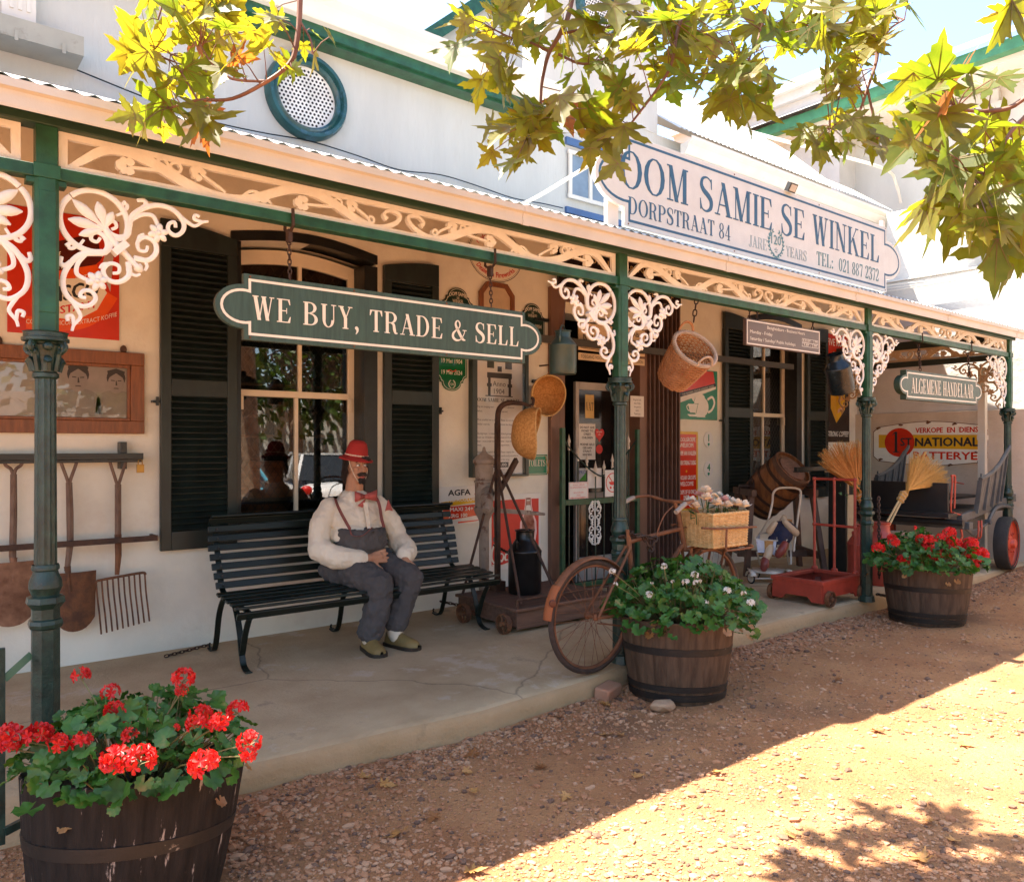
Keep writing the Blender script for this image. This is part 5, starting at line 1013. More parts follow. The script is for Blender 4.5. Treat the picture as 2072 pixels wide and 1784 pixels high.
# ================================================================ BENCH, FIGURE, SCALE TRUCK, CANS, PUMP, HATS
BENCHP=M_('bench_paint',(.007,.012,.009),.34,var=.4,vs=12,bump=.001,bs=50,stretch=(.4,4,4),spots=[((.05,.06,.05),20,.72,.04,.4)],spec=.4)
t=thing('park_bench','long dark green slatted bench with curved iron legs under the window','bench',(2.72,5.1,0),world=True)
def bleg(x):
    m=MB();W_=.019
    def strap(pts,n=5):
        c=cr([(0,p[0],p[1]) for p in pts],n)
        L=[];R=[]
        for i,p in enumerate(c):
            d=(c[min(i+1,len(c)-1)]-c[max(i-1,0)]).normalized();nn=Vector((0,-d.z,d.y))*.0045;L.append((p+nn)[1:]);R.append((p-nn)[1:])
        m.strip([tuple(q) for q in L],[tuple(q) for q in R],-W_,W_,XM(x))
    strap([(5.60,.012),(5.54,.004),(5.49,.03),(5.45,.12),(5.40,.28),(5.31,.395),(5.2,.425),(5.08,.37),(5.0,.22),(4.965,.1),(4.93,.03),(4.86,.006),(4.83,.01)])
    strap([(4.825,.345),(4.845,.33),(4.9,.24),(4.945,.13),(4.962,.09)])
    strap([(4.80,.36),(4.86,.385),(5.0,.395),(5.2,.415),(5.33,.45),(5.39,.56),(5.45,.72),(5.5,.86),(5.49,.93),(5.45,.945)])
    m.tube([(x,5.60,.012),(x,5.61,.03),(x,5.6,.04)],.008,6)
    return m
for x in (1.76,2.68,3.62): bleg(x).obj('leg',BENCHP,t)
sl_=[(4.815,.358,-60),(4.845,.40,-12),(4.925,.413,3),(5.01,.42,4),(5.095,.43,6),(5.18,.437,10)]
bk_=[(5.345,.485),(5.367,.545),(5.39,.606),(5.413,.668),(5.436,.73),(5.459,.79),(5.478,.852),(5.478,.908),(5.44,.94)]
j=0
for y,z,a in sl_:
    m=MB();m.box((0,0,0),(2.05,.052,.02),T_(2.70,y,z+.012)@RX(math.radians(a)));m.obj('slat',BENCHP,t,bevel=.005)
for i,(y,z) in enumerate(bk_):
    a=[70,70,70,70,70,72,78,110,160][i]
    m=MB();m.box((0,0,0),(2.02-.012*abs(i-4),.046,.018),T_(2.70,y-.014,z)@RX(math.radians(a)));m.obj('slat',BENCHP,t,bevel=.005)
m=MB()
for x in (1.76,2.68,3.62):
    for i,(y,z) in enumerate(bk_[:7]):m.lathe([(.009,0),(.008,.004),(.003,.006)],8,front(x,y-.026,z))
m.obj('bolt',BLACKP,t)
m=MB();chain(m,(1.76,5.61,.03),(1.45,5.55,.012),.004,.035);tag(m.obj('lock_chain',CHAINM),'rusty chain lying on the floor at the rear left bench foot','chain')
m=MB();chain(m,(3.62,5.5,.12),(3.72,5.3,.1),.005,.035);chain(m,(3.72,5.3,.1),(3.85,5.2,.16),.005,.035);tag(m.obj('lock_chain',CHAINM),'rusty chain tying the bench to the wooden scale truck','chain')
# ---- stuffed figure on the bench
SKIN=M_('stuffed_cloth_skin',(.40,.2,.115),.8,var=.12,vs=9,bump=.002,bs=70,col2=(.47,.25,.15))
SHIRT=M_('shirt_cloth',(.7,.64,.52),.85,var=.05,vs=5,bump=.012,bs=13,detail=3)
TROU=M_('trouser_cloth',(.07,.066,.066),.9,var=.12,vs=6,bump=.01,bs=14)
RIB=M_('red_cloth',(.42,.09,.075),.75,var=.1);HATR=M_('red_felt',(.36,.022,.018),.85,var=.12,bump=.001,bs=150)
HAIR=M_('dark_hair',(.02,.011,.008),.6,var=.3);SHOE=M_('olive_suede',(.22,.15,.05),.65,var=.15,vs=8);SOLE=M_('shoe_sole',(.03,.02,.012),.6);SOCK=M_('sock_cloth',(.66,.56,.42),.9,var=.05)
X0=2.67
man=thing('person','stuffed dummy of a man in red hat and white shirt seated on the bench','person',(X0,5.2,0),world=True)
def limb(m,pts,rs,n=14,sub=4):
    c=cr(pts,sub);k=len(c);R=[]
    for i in range(k):
        q=i/sub;j=min(int(q),len(rs)-2);f=q-j;R.append(rs[j]*(1-f)+rs[j+1]*f)
    m.tube(c,R,n);m.ball(c[0],R[0],12,8);m.ball(c[-1],R[-1],12,8)
def remesh(o,vox,sm_=4,disp=None):
    a=o.modifiers.new('remesh','REMESH');a.mode='VOXEL';a.voxel_size=vox;a.use_smooth_shade=True
    b=o.modifiers.new('smooth','SMOOTH');b.iterations=sm_;b.factor=.5
    if disp:
        tx=bpy.data.textures.new('folds','CLOUDS');tx.noise_scale=disp[1];tx.noise_depth=3
        d=o.modifiers.new('folds','DISPLACE');d.texture=tx;d.strength=disp[0];d.mid_level=.5;d.texture_coords='LOCAL'
    return o
HX,HY,HZ=X0+.005,5.17,1.262
HM=T_(HX,HY,HZ)@Matrix.Diagonal((.82,.82,.82,1))@T_(-HX,-HY,-HZ)
# body: one continuous mesh from shoes to head, both hands with five fingers
b=MB();b.M=HM
b.ball((HX,HY+.01,HZ+.03),(.088,.1,.115),16,12);b.ball((HX,HY-.035,HZ-.045),(.066,.07,.075),14,10);b.ball((HX,HY-.05,HZ-.1),(.045,.05,.035),12,8)
b.ball((HX,HY-.075,HZ+.055),(.065,.03,.025),10,7)     # brow
b.tube([(HX,HY-.085,HZ+.04),(HX,HY-.118,HZ-.0),(HX,HY-.13,HZ-.018),(HX,HY-.105,HZ-.03)],[.011,.017,.021,.014],8)
for s in (-1,1):
    b.ball((HX+s*.015,HY-.108,HZ-.022),(.012,.014,.011),8,6);b.ball((HX+s*.045,HY-.075,HZ-.01),(.025,.025,.024),10,7)
    b.ball((HX+s*.088,HY+.015,HZ+.0),(.012,.026,.036),10,7)
b.tube([(HX,HY-.085,HZ-.068),(HX+.02,HY-.082,HZ-.066)],.012,6)
b.M=I4
limb(b,[(X0,5.19,1.2),(X0,5.2,1.1),(X0,5.22,1.03)],[.063,.066,.08])
b.ball((X0,5.2,.93),(.17,.12,.14),14,10);b.ball((X0,5.17,.7),(.17,.14,.2),14,10);b.ball((X0,5.2,.54),(.2,.15,.12),14,10)
def hand(w,d,u,side_,curl,L=.17):
    """palm and five unequal fingers. w wrist, d pointing direction, u out of the back of the hand"""
    w=Vector(w);d=Vector(d).normalized();u=Vector(u);u=(u-d*u.dot(d)).normalized();v=d.cross(u)*side_
    b.tube([w-d*.03,w,w+d*.04,w+d*.085],[.03,.03,.042,.04],10,flat=(tuple(u),.5));
    for q in (.03,.055,.075): b.ball(w+d*q,(.034,.03,.024),8,6)
    b.tube([w+d*.035+v*.025,w+d*.08+v*.03],.016,8);b.tube([w+d*.035-v*.025,w+d*.08-v*.03],.016,8);b.tube([w+d*.03,w+d*.085],.02,8)
    for i,(o,l) in enumerate(((-.034,.06),(-.012,.075),(.012,.08),(.033,.07))):
        r=w+d*.075+v*o; sp=d+v*(o*5.0)
        sp.normalize();p=[r];a=0
        for k_ in range(3):
            a+=curl[i%len(curl)]; dd=sp*math.cos(a)-u*math.sin(a);p.append(p[-1]+dd*l*(.42,.32,.26)[k_])
        b.tube(p,[.0135,.0125,.0115,.0095],8);b.ball(p[-1],.0095,8,6);b.ball(p[0],.014,8,6)
    r=w+d*.025+v*.035;p=[r,r+(v*.8+d*.55).normalized()*.035,r+(v*.75+d*.7-u*.1).normalized()*.075]
    b.tube([r-v*.02]+p,[.017,.0165,.0145,.011],8);b.ball(p[-1],.011,8,6)
RE=(X0-.305,5.12,.70);RW=(X0+.0,4.965,.625);LE=(X0+.335,5.13,.70);LW=(X0+.27,4.93,.60)
limb(b,[(X0-.19,5.2,.98),(X0-.27,5.16,.85),RE],[.06,.055,.05]);limb(b,[RE,(X0-.2,5.0,.64),RW],[.05,.045,.032])
limb(b,[(X0+.19,5.2,.98),(X0+.28,5.17,.85),LE],[.06,.055,.05]);limb(b,[LE,(X0+.325,5.02,.65),LW],[.05,.045,.034])
hand(RW,(.95,-.12,.1),(.1,-1,.35),1,(.12,.16,.2,.25));hand(LW,(-.25,-.55,-.62),(-.05,-.75,.65),-1,(.05,.1,.12,.2))
KR=(X0+.0,4.83,.455);KL=(X0+.255,4.85,.47);AR=(X0-.055,4.86,.1);AL=(X0+.15,4.86,.11)
for h,kn,an in (((X0-.1,5.18,.52),KR,AR),((X0+.12,5.18,.52),KL,AL)): limb(b,[h,((h[0]+kn[0])/2,(h[1]+kn[1])/2,(h[2]+kn[2])/2+.01),kn],[.09,.085,.07]);limb(b,[kn,((kn[0]+an[0])/2,(kn[1]+an[1])/2,.28),an],[.07,.06,.045])
remesh(b.obj('body',SKIN,man),.0055,3)
# face and head parts
EYE=M_('eye_white',(.75,.7,.65),.2);IRIS=M_('iris',(.05,.12,.14),.15);LIP=M_('painted_lip',(.55,.13,.1),.4)
for s in (-1,1):
    m=MB();m.M=HM;m.ball((HX+s*.034,HY-.0935,HZ+.026),(.017,.011,.0095),12,8);e=m.obj('eye',EYE,man)
    m=MB();m.M=HM;m.ball((HX+s*.034+.004,HY-.1025,HZ+.026),(.007,.004,.007),10,6);m.obj('iris',IRIS,e)
    m=MB();m.M=HM;m.tube(cr([(HX+s*.015,HY-.105,HZ+.05),(HX+s*.035,HY-.106,HZ+.06),(HX+s*.058,HY-.09,HZ+.05)],4),[.0035]*4+[.005]*4+[.002],6);m.tube(cr([(HX+s*.018,HY-.1,HZ+.031),(HX+s*.034,HY-.106,HZ+.0375),(HX+s*.052,HY-.092,HZ+.03)],4),.0022,5);m.obj('eyebrow',HAIR,man)
m=MB();m.M=HM;m.tube(cr([(HX-.03,HY-.096,HZ-.068),(HX,HY-.11,HZ-.064),(HX+.03,HY-.096,HZ-.068)],4),[.003]+[.007]*7+[.003],6);m.tube(cr([(HX-.028,HY-.094,HZ-.076),(HX,HY-.106,HZ-.08),(HX+.028,HY-.094,HZ-.076)],4),[.003]+[.007]*7+[.003],6);m.obj('lips',LIP,man)
def tuft(m,base,dirv,n,spread,L,r=.0035,rn=random.Random(5),droop=.3):
    for i in range(n):
        p=Vector(base)+Vector((rn.uniform(-1,1)*spread[0],rn.uniform(-1,1)*spread[1],rn.uniform(-1,1)*spread[2]))
        d=(Vector(dirv)+Vector((rn.uniform(-.3,.3),rn.uniform(-.3,.3),rn.uniform(-.3,.3)))).normalized();l=L*rn.uniform(.6,1.1)
        m.tube([p,p+d*l*.5,p+d*l+Vector((0,0,-droop*l*.4))],[r,r,.0006],4)
m=MB();m.M=HM
for s in (-1,1):m.tube(cr([(HX,HY-.117,HZ-.042),(HX+s*.025,HY-.112,HZ-.044),(HX+s*.048,HY-.092,HZ-.058)],4),[.008]*5+[.007,.006,.005,.002],6)
tuft(m,(HX,HY-.108,HZ-.05),(0,-.2,-1),70,(.042,.008,.004),.022);m.obj('moustache',HAIR,man)
m=MB();m.M=HM;m.ball((HX,HY-.095,HZ-.105),(.03,.018,.022),10,7);tuft(m,(HX,HY-.1,HZ-.095),(0,-.15,-1),160,(.03,.012,.014),.036);m.obj('beard',HAIR,man)
m=MB();m.M=HM;rn=random.Random(4)
for i in range(420):
    a=rn.uniform(-.35,math.pi+.35);p=Vector((HX+.093*math.cos(a),HY+.02+.1*math.sin(a),HZ+.07+rn.uniform(-.03,.03)))
    o=Vector((math.cos(a),math.sin(a),0));l=rn.uniform(.1,.21)*(1 if math.sin(a)>.0 else .7)
    m.tube([p,p+o*.018+Vector((0,0,-l*.4)),p+o*rn.uniform(.0,.03)+Vector((rn.uniform(-.02,.02),rn.uniform(-.02,.02),-l))],[.006,.005,.0008],4)
tuft(m,(HX+.03,HY-.1,HZ+.095),(.4,-.4,-1),40,(.04,.01,.01),.05);m.obj('hair',HAIR,man)
m=MB();m.M=HM;MH=T_(HX,HY+.01,HZ+.09)@RY(math.radians(5))@RX(math.radians(8))
m.lathe([(.15,-.022),(.155,-.012),(.13,.004),(.1,.02),(.102,.03),(.092,.085),(.076,.135),(.05,.158),(.0001,.16)],32,MH,caps=False);m.lathe([(.15,-.022),(.1,.0),(.0001,.01)],32,MH,caps=False)
hat=remesh(m.obj('hat',HATR,man,smooth=60),.005,2)
m=MB();m.M=HM
for k_ in range(2):m.tube([MH@Vector((.1035*math.cos(a),.1035*math.sin(a),.028+.004*math.sin(14*a+k_*math.pi))) for a in [2*math.pi*i/112 for i in range(112)]],.0028,5,closed=True)
m.obj('hat_cord',M_('hat_cord',(.7,.55,.42),.8),hat)
m=MB();m.M=HM;m.tube(cr([(HX-.088,HY-.02,HZ+.09),(HX-.088,HY-.045,HZ+.03),(HX-.07,HY-.08,HZ-.05),(HX-.035,HY-.09,HZ-.11),(HX,HY-.09,HZ-.135),(HX+.04,HY-.085,HZ-.1),(HX+.075,HY-.06,HZ-.02)],5),.0032,6);m.obj('chin_strap',SOCK,man)
# shirt
m=MB()
m.ball((X0,5.2,.975),(.235,.12,.08),18,12);m.ball((X0,5.185,.89),(.228,.15,.13),18,12);m.ball((X0,5.16,.78),(.22,.175,.12),18,12)
limb(m,[(X0,5.21,1.05),(X0,5.21,.99)],[.075,.13])
limb(m,[(X0-.19,5.2,.98),(X0-.28,5.17,.86),(X0-.31,5.13,.71)],[.075,.076,.074]);limb(m,[(X0-.31,5.12,.70),(X0-.22,5.03,.645),(X0-.075,4.985,.63)],[.085,.082,.068])
limb(m,[(X0+.19,5.2,.98),(X0+.29,5.18,.86),(X0+.335,5.14,.72)],[.075,.076,.074]);limb(m,[(X0+.335,5.13,.70),(X0+.335,5.03,.655),(X0+.29,4.965,.62)],[.085,.082,.068])
sh_=remesh(m.obj('shirt',SHIRT,man),.008,4,(.022,.06))
m=MB();m.tube([(X0-.085,4.987,.63),(X0-.02,4.972,.627)],[.045,.04],14);m.tube([(X0-.03,4.974,.627),(X0-.022,4.972,.627)],.042,14);m.tube([(X0+.295,4.968,.622),(X0+.277,4.937,.604)],[.05,.045],14);m.obj('cuff',SHIRT,sh_)
m=MB();m.tube([(X0+.07*math.cos(a),5.185+.065*math.sin(a),1.062+.012*math.sin(a)) for a in [2*math.pi*i/24 for i in range(24)]],.016,8,closed=True);m.box((0,0,0),(.03,.004,.24),T_(X0+.012,5.015,.9)@RX(-.32));m.obj('placket',SHIRT,sh_)
m=MB()
for z,y in ((1.0,5.06),(.93,5.03),(.86,5.002)):m.ball((X0+.012,y-.006,z),(.007,.004,.007),8,5)
m.obj('button',SOCK,sh_)
# trousers pulled high over the belly
m=MB()
m.ball((X0,5.12,.73),(.205,.185,.13),18,12);m.ball((X0,5.15,.6),(.22,.19,.14),18,12);m.ball((X0-.03,5.22,.53),(.24,.16,.1),18,12)
m.lathe([(.19,.7),(.195,.8),(.185,.832)],24,T_(X0,5.13,0))
limb(m,[(X0-.12,5.2,.53),(X0-.08,5.02,.53),KR],[.125,.118,.105]);limb(m,[KR,(X0-.01,4.84,.3),(X0-.05,4.86,.13)],[.1,.092,.09])
limb(m,[(X0+.12,5.2,.53),(X0+.19,5.03,.53),KL],[.125,.115,.1]);limb(m,[KL,(X0+.22,4.86,.33),(X0+.165,4.875,.17)],[.098,.088,.085])
tr=remesh(m.obj('trousers',TROU,man),.008,4,(.035,.055))
m=MB();m.ball((X0+.01,4.93,.815),(.009,.005,.009),8,5);m.obj('button',SOLE,tr)
# braces, bow tie, pocket handkerchief
BRC=M_('brace_webbing',(.2,.06,.05),.8,var=.5,vs=60,stretch=(6,.3,.3))
def ribb(m,pts,wd,up=(0,-1,0)):
    c=cr(pts,5);k=len(c);vs=[]
    for i in range(k):
        d=(c[min(i+1,k-1)]-c[max(i-1,0)]).normalized();s=d.cross(Vector(up)).normalized()*wd/2;n_=s.cross(d).normalized()*.0016
        vs+=[c[i]-s-n_,c[i]+s-n_,c[i]+s+n_,c[i]-s+n_]
    m.add(vs,[(4*i+j,4*i+(j+1)%4,4*i+4+(j+1)%4,4*i+4+j) for i in range(k-1) for j in range(4)])
m=MB();ribb(m,[(X0+.1,5.2,1.08),(X0+.115,5.09,1.05),(X0+.12,5.04,.99),(X0+.115,5.0,.9),(X0+.11,4.955,.84)],.024);ribb(m,[(X0-.17,5.16,1.045),(X0-.185,5.08,.99),(X0-.17,5.03,.92),(X0-.14,4.99,.84)],.022);ribb(m,[(X0-.14,4.99,.84),(X0-.14,4.955,.8),(X0-.07,4.94,.795),(X0+.0,4.925,.85)],.012,(0,0,1));m.obj('braces',BRC,man)
m=MB()
for s in (-1,1):
    for q,(a_,c_) in enumerate(((.018,.05),)):
        m.add([(X0+.03,5.085,1.07),(X0+.03,5.085,1.045)]+[(X0+.03+s*.085,5.07+.01,1.1),(X0+.03+s*.085,5.075,1.02),(X0+.03+s*.05,5.055,1.06)],[(0,2,4),(0,4,1),(1,4,3),(2,3,4)])
m.ball((X0+.03,5.07,1.058),(.017,.014,.018),10,7);m.add([(X0+.03,5.07,1.05),(X0-.045,5.05,1.0),(X0-.01,5.045,.985)],[(0,1,2)]);bt=m.obj('bow_tie',RIB,man);sd=bt.modifiers.new('thick','SOLIDIFY');sd.thickness=.012
m=MB();m.add([(X0+.165,5.02,.955),(X0+.2,5.025,.955),(X0+.235,5.045,.945),(X0+.19,5.03,1.03),(X0+.16,5.03,.95)],[(0,1,3),(1,2,3),(0,3,4)]);hk=m.obj('handkerchief',RIB,man,smooth=0);sd=hk.modifiers.new('thick','SOLIDIFY');sd.thickness=.008
# socks and shoes
for (ax,ay,az),dx in ((AR,-.06),(AL,.12)):
    m=MB();limb(m,[(ax,ay+.01,az+.07),(ax,ay+.01,az-.01),(ax,ay-.02,.07)],[.045,.055,.052]);sk=m.obj('sock',SOCK,man)
    m=MB();D_2=Vector((dx*2.2,-1,0)).normalized();sid=Vector((-D_2.y,D_2.x,0));B0=Vector((ax,ay+.0,0))
    def sec(s,w_,h_,z0=.022):return [B0+D_2*s+sid*(w_*math.cos(q))+Vector((0,0,z0+max(0,h_*math.sin(q)))) for q in [math.pi*i/10 for i in range(11)]]
    S_=[(-.09,.01,.055),(-.085,.036,.082),(-.05,.045,.095),(0,.048,.1),(.05,.05,.085),(.1,.056,.066),(.16,.056,.056),(.205,.042,.045),(.225,.012,.022)]
    vs=[p for s in S_ for p in sec(*s)]
    m.add(vs,[(i*11+j,i*11+j+1,(i+1)*11+j+1,(i+1)*11+j) for i in range(len(S_)-1) for j in range(10)])
    sh2=m.obj('shoe',SHOE,man,smooth=80,sub=1)
    m=MB();out=[B0+D_2*s+sid*(w_*1.12+.003) for s,w_,h_ in S_]+[B0+D_2*s-sid*(w_*1.12+.003) for s,w_,h_ in S_[::-1]]
    m.prism([(p.x,p.y) for p in out],.001,.024);m.obj('sole',SOLE,sh2)
    m=MB()
    for s in (.035,.06,.085):
        m.tube([B0+D_2*s+sid*.028+Vector((0,0,.098-.3*(s-.035)*1.3)),B0+D_2*s+Vector((0,0,.112-.55*(s-.035))),B0+D_2*s-sid*.028+Vector((0,0,.098-.3*(s-.035)*1.3))],.0035,5)
    m.obj('lace',HAIR,sh2)
# ---- wheel helper: rim, hub, spokes; axis along local z
def cwheel(m,M,r,w,sp=6,hub=.022,tr=.009):
    m.lathe([(r-tr,-w/2),(r,-w/2),(r,w/2),(r-tr,w/2),(r-tr,-w/2)],28,M,caps=False)
    m.lathe([(hub,-w*.7),(hub,w*.7),(hub*.5,w*.75),(.0001,w*.75)],12,M);
    for i in range(sp):
        a=2*math.pi*i/sp;m.tube([(hub*.8*math.cos(a),hub*.8*math.sin(a),0),((r-tr*.6)*math.cos(a),(r-tr*.6)*math.sin(a),0)],.0075,6,M=M)
AX=RY(math.pi/2)
# ---- wooden platform truck with iron pole
TRW=M_('truck_wood',(.085,.045,.03),.65,var=.3,vs=6,bump=.003,bs=40,stretch=(.4,6,6),col2=(.16,.085,.055))
t=thing('platform_truck','low brown platform truck on iron wheels with a tall hooked pole','platform truck',(4.2,4.9,0),world=True)
m=MB();m.bx(3.70,4.78,4.58,5.4,.165,.19);m.obj('platform',TRW,t,bevel=.006)
m=MB();m.bx(3.72,4.76,4.6,5.38,.045,.164);m.bx(3.715,4.765,4.595,4.6,.03,.06);m.obj('body_box',TRW,t,bevel=.004)
for x,y in ((3.64,4.66),(3.62,5.16)):
    m=MB();cwheel(m,T_(x,y,.078)@AX,.077,.04,5,.02);m.tube([(x,y,.078),(x+.1,y,.078)],.012,8);m.obj('wheel',RUST,t)
m=MB();m.tube(cr([(3.74,4.62,.19),(3.74,4.62,.24),(3.78,4.62,.25),(4.3,4.62,.25),(4.68,4.62,.25),(4.72,4.62,.24),(4.72,4.62,.19)],4),.011,8);m.obj('guard_rail',DRUST,t)
YP=5.3
c=lambda x,y,Y=YP:aY(*D_(1250,900,3.568,x,y),Y)
def D_(x0,y0,s,x,y):return ((x0+x/s)/1.4445,(y0+y/s)/1.4445)
kk_=lambda x,y,Y=YP:aY(*D_(1250,1250,2.744,x,y),Y)
b0=kk_(560,1240)
px=b0.x
m=MB();m.bx(px-.05,px+.05,YP-.05,YP+.05,.19,.27);m.bx(px-.019,px+.019,YP-.02,YP+.02,.27,1.62)
m.tube(cr([(px,YP,1.6),(px+.01,YP,1.72),(px+.05,YP-.01,1.775),(px+.12,YP-.03,1.795),(px+.24,YP-.06,1.79),(px+.29,YP-.07,1.775)],5),[.024]*15+[.022,.021,.02,.019,.018,.017,.016,.015,.014,.013,.012][:11],8)
m.tube(cr([(px+.29,YP-.07,1.775),(px+.325,YP-.08,1.785),(px+.335,YP-.08,1.83),(px+.315,YP-.08,1.845)],4),.013,7)
m.obj('hook_pole',DRUST,t)
for a,bb in (((px-.01,YP-.02,1.22),(px-.22,4.72,.19)),((px+.01,YP-.02,1.22),(px+.2,4.75,.19)),((px-.01,YP+.02,1.2),(px-.32,5.36,.19))):
    m=MB();m.tube([a,bb],.012,7);m.obj('brace',DRUST,t)
m=MB();m.beam((px+.02,YP+.03,1.0),(px+.33,YP+.15,1.3),.03,.05);m.obj('weigh_arm',DRUST,t)
# ---- milk cans
CANK=M_('can_black',(.012,.012,.012),.28,.3,var=.4,vs=8,bump=.002,bs=14,spots=[((.1,.06,.04),10,.66,.1,.7)])
def milkcan(name,label,r,h,mat,M,lid=False,bail=False,group=None):
    t=thing(name,label,'milk can',(0,0,0),group=group);t.matrix_world=M
    t.location=M.translation;t.rotation_euler=M.to_euler()
    m=MB();m.lathe([(r*.93,0),(r*.99,.012),(r*.99,.06),(r,.065),(r*1.0,h*.64),(r*1.02,h*.65),(r*1.02,h*.67),(r*.97,h*.69),(r*.62,h*.83),(r*.55,h*.86),(r*.55,h*.97),(r*.62,h*.99),(r*.62,h),(r*.5,h),(r*.48,h*.85),(.0001,h*.8)],32,caps=False)
    m.lathe([(r*.93,0),(.0001,.002)],32,caps=False)
    m.obj('can_body',mat,t,smooth=40)
    for s in (-1,1):
        m=MB();m.tube(cr([(s*r*.75,0,h*.79),(s*r*1.0,0,h*.85),(s*r*.98,0,h*.77),(s*r*.9,0,h*.72)],5),.007,6);m.obj('handle',mat,t)
    if bail:
        m=MB();m.tube([(r*.95*math.cos(a),0,h*.8+r*1.05*math.sin(a)) for a in [math.pi*i/14 for i in range(15)]],.005,6);m.obj('bail',mat,t)
    return t
cb=aZ(*D_(1250,1250,2.744,780,1348),.19);milkcan('milk_can','tall black milk can standing on the brown platform truck',.14,.53,CANK,T_(cb.x+.09,cb.y+.11,.19)@RZ(.4))
hc=aY(1139,757,3.62);GCAN=M_('can_green',(.03,.055,.045),.35,.2,var=.2,vs=8,bump=.001,bs=30,spots=[((.15,.13,.1),16,.7,.05,.5)])
ht=milkcan('milk_can','small green milk can hanging by its wire handle left of the middle column',.086,.27,GCAN,T_(hc.x,3.62,hc.z)@RZ(.6),bail=True)
m=MB();m.tube([(hc.x-.0,3.62,hc.z+.3),(hc.x+.0,3.6,hc.z+.43),(hc.x,3.6,2.43)],.0025,5);m.obj('hanging_wire',CHAINM,ht,world=True).matrix_parent_inverse=(T_(hc.x,3.62,hc.z)@RZ(.6)).inverted()
BCAN=M_('can_blue_black',(.012,.02,.026),.25,.2,var=.4,vs=7,bump=.003,bs=12,spots=[((.12,.2,.28),7,.6,.12,.7)])
c2=aY(1682+22,792,3.66)
ct=milkcan('milk_can','dented dark blue milk can hanging tilted beside the third column',.115,.36,BCAN,T_(c2.x-.0,3.66,c2.z-.0)@RZ(-.2)@RY(math.radians(-24))@RX(.12)@T_(0,0,0))
# ---- old water pump
PUM=M_('pump_paint',(.3,.24,.19),.7,var=.2,vs=8,bump=.003,bs=40,spots=[((.12,.05,.025),9,.56,.08,.9),((.05,.03,.02),26,.66,.05,.8)])
YQ=5.52
q0=kk_(452,1250,YQ);qx=q0.x
t=thing('water_pump','old rusty cast iron hand pump with a long handle behind the pole','pump',(qx,YQ,0),world=True)
m=MB();m.lathe([(.1,0),(.1,.03),(.06,.06),(.045,.1),(.043,.76),(.05,.78),(.075,.83),(.088,.86),(.088,.885),(.08,.89),(.08,1.1),(.088,1.105),(.088,1.12),(.075,1.125),(.082,1.26),(.098,1.275),(.098,1.3),(.07,1.335),(.03,1.36),(.016,1.385),(.012,1.41),(.0001,1.42)],28,T_(qx,YQ,0),caps=False);m.obj('barrel',PUM,t)
m=MB()
m.tube(cr([(qx-.02,YQ-.08,1.02),(qx-.09,YQ-.16,.98),(qx-.17,YQ-.26,.9),(qx-.19,YQ-.28,.88)],4),[.06]*6+[.05,.045,.04,.036,.034,.033,.033],10);m.obj('spout',PUM,t)
m=MB();m.beam((qx+.05,YQ-.03,.86),(qx+.45,YQ-.1,.82),.018,.04);m.tube([(qx+.44,YQ-.1,.82),(qx+.48,YQ-.105,.815),(qx+.6,YQ-.12,.80)],[.012,.019,.012],8);m.beam((qx+.08,YQ-.05,.82),(qx+.09,YQ-.06,.6),.016,.025);m.ball((qx+.09,YQ-.06,.6),.03,8,6);m.obj('handle',PUM,t)
m=MB();chain(m,(qx+.07,YQ-.05,.55),(cb.x+.0,cb.y+.12,.5),.005,.035);chain(m,(cb.x,cb.y+.1,.5),(cb.x-.02,cb.y+.1,.33),.005,.035);tag(m.obj('lock_chain',CHAINM),'rusty chain between the water pump and the black milk can','chain')
# ---- straw hats hanging from the hook and the pole
STR=M_('straw_weave',(.42,.2,.055),.8,var=.3,vs=60,bump=.004,bs=70,stretch=(1,1,1),col2=(.58,.31,.1),ramp=(.42,.58))
STRR=M_('straw_rim',(.62,.4,.16),.8,var=.2,vs=40)
def strawbowl(label,c,nrm,r,d,sq,loop):
    nrm=Vector(nrm).normalized();q=nrm.to_track_quat('Z','Y').to_matrix().to_4x4();M=T_(*c)@q
    t=thing('straw_hat',label,'straw hat',c,world=True)
    m=MB();N=14;prof=[]
    for i in range(N+1):
        a=math.pi/2*i/N;prof.append((r*(math.cos(a)**.75) if i<N else .0001,-d*math.sin(a)**1.0))
    def f(u,v):
        i=v*N;j=min(int(i),N-1);g=i-j;R_=prof[j][0]*(1-g)+prof[j+1][0]*g;z=prof[j][1]*(1-g)+prof[j+1][1]*g;a=2*math.pi*u
        return M@Vector((R_*math.cos(a)*sq,R_*math.sin(a),z+.02*math.sin(2*a)*(1-v)))
    m.grid(f,40,20);o=m.obj('crown',STR,t);s=o.modifiers.new('thick','SOLIDIFY');s.thickness=.005
    m=MB();m.tube([M@Vector((r*math.cos(a)*sq,r*math.sin(a),.02*math.sin(2*a))) for a in [2*math.pi*i/40 for i in range(40)]],.007,6,closed=True);m.obj('rim',STRR,t)
    m=MB()
    for l in loop:m.tube(cr(l,4),.0025,5)
    m.obj('cord',M_('straw_cord',(.45,.22,.07),.8) if 'straw_cord' not in bpy.data.materials else bpy.data.materials['straw_cord'],t)
h2=c(1265,915,5.35);h1=c(1130,1310,4.95)
hk1=Vector((px+.31,YP-.08,1.775));hk2=Vector((4.955,WY-.24,2.21))
strawbowl('straw hat hanging higher and facing the street beside the door',h2,(-.35,-.85,-.12),.185,.17,.86,[[h2+Vector((-.1,0,.12)),hk2,h2+Vector((.04,0,.17))],[h2+Vector((.03,-.02,-.17)),h2+Vector((.0,-.03,-.22))]])
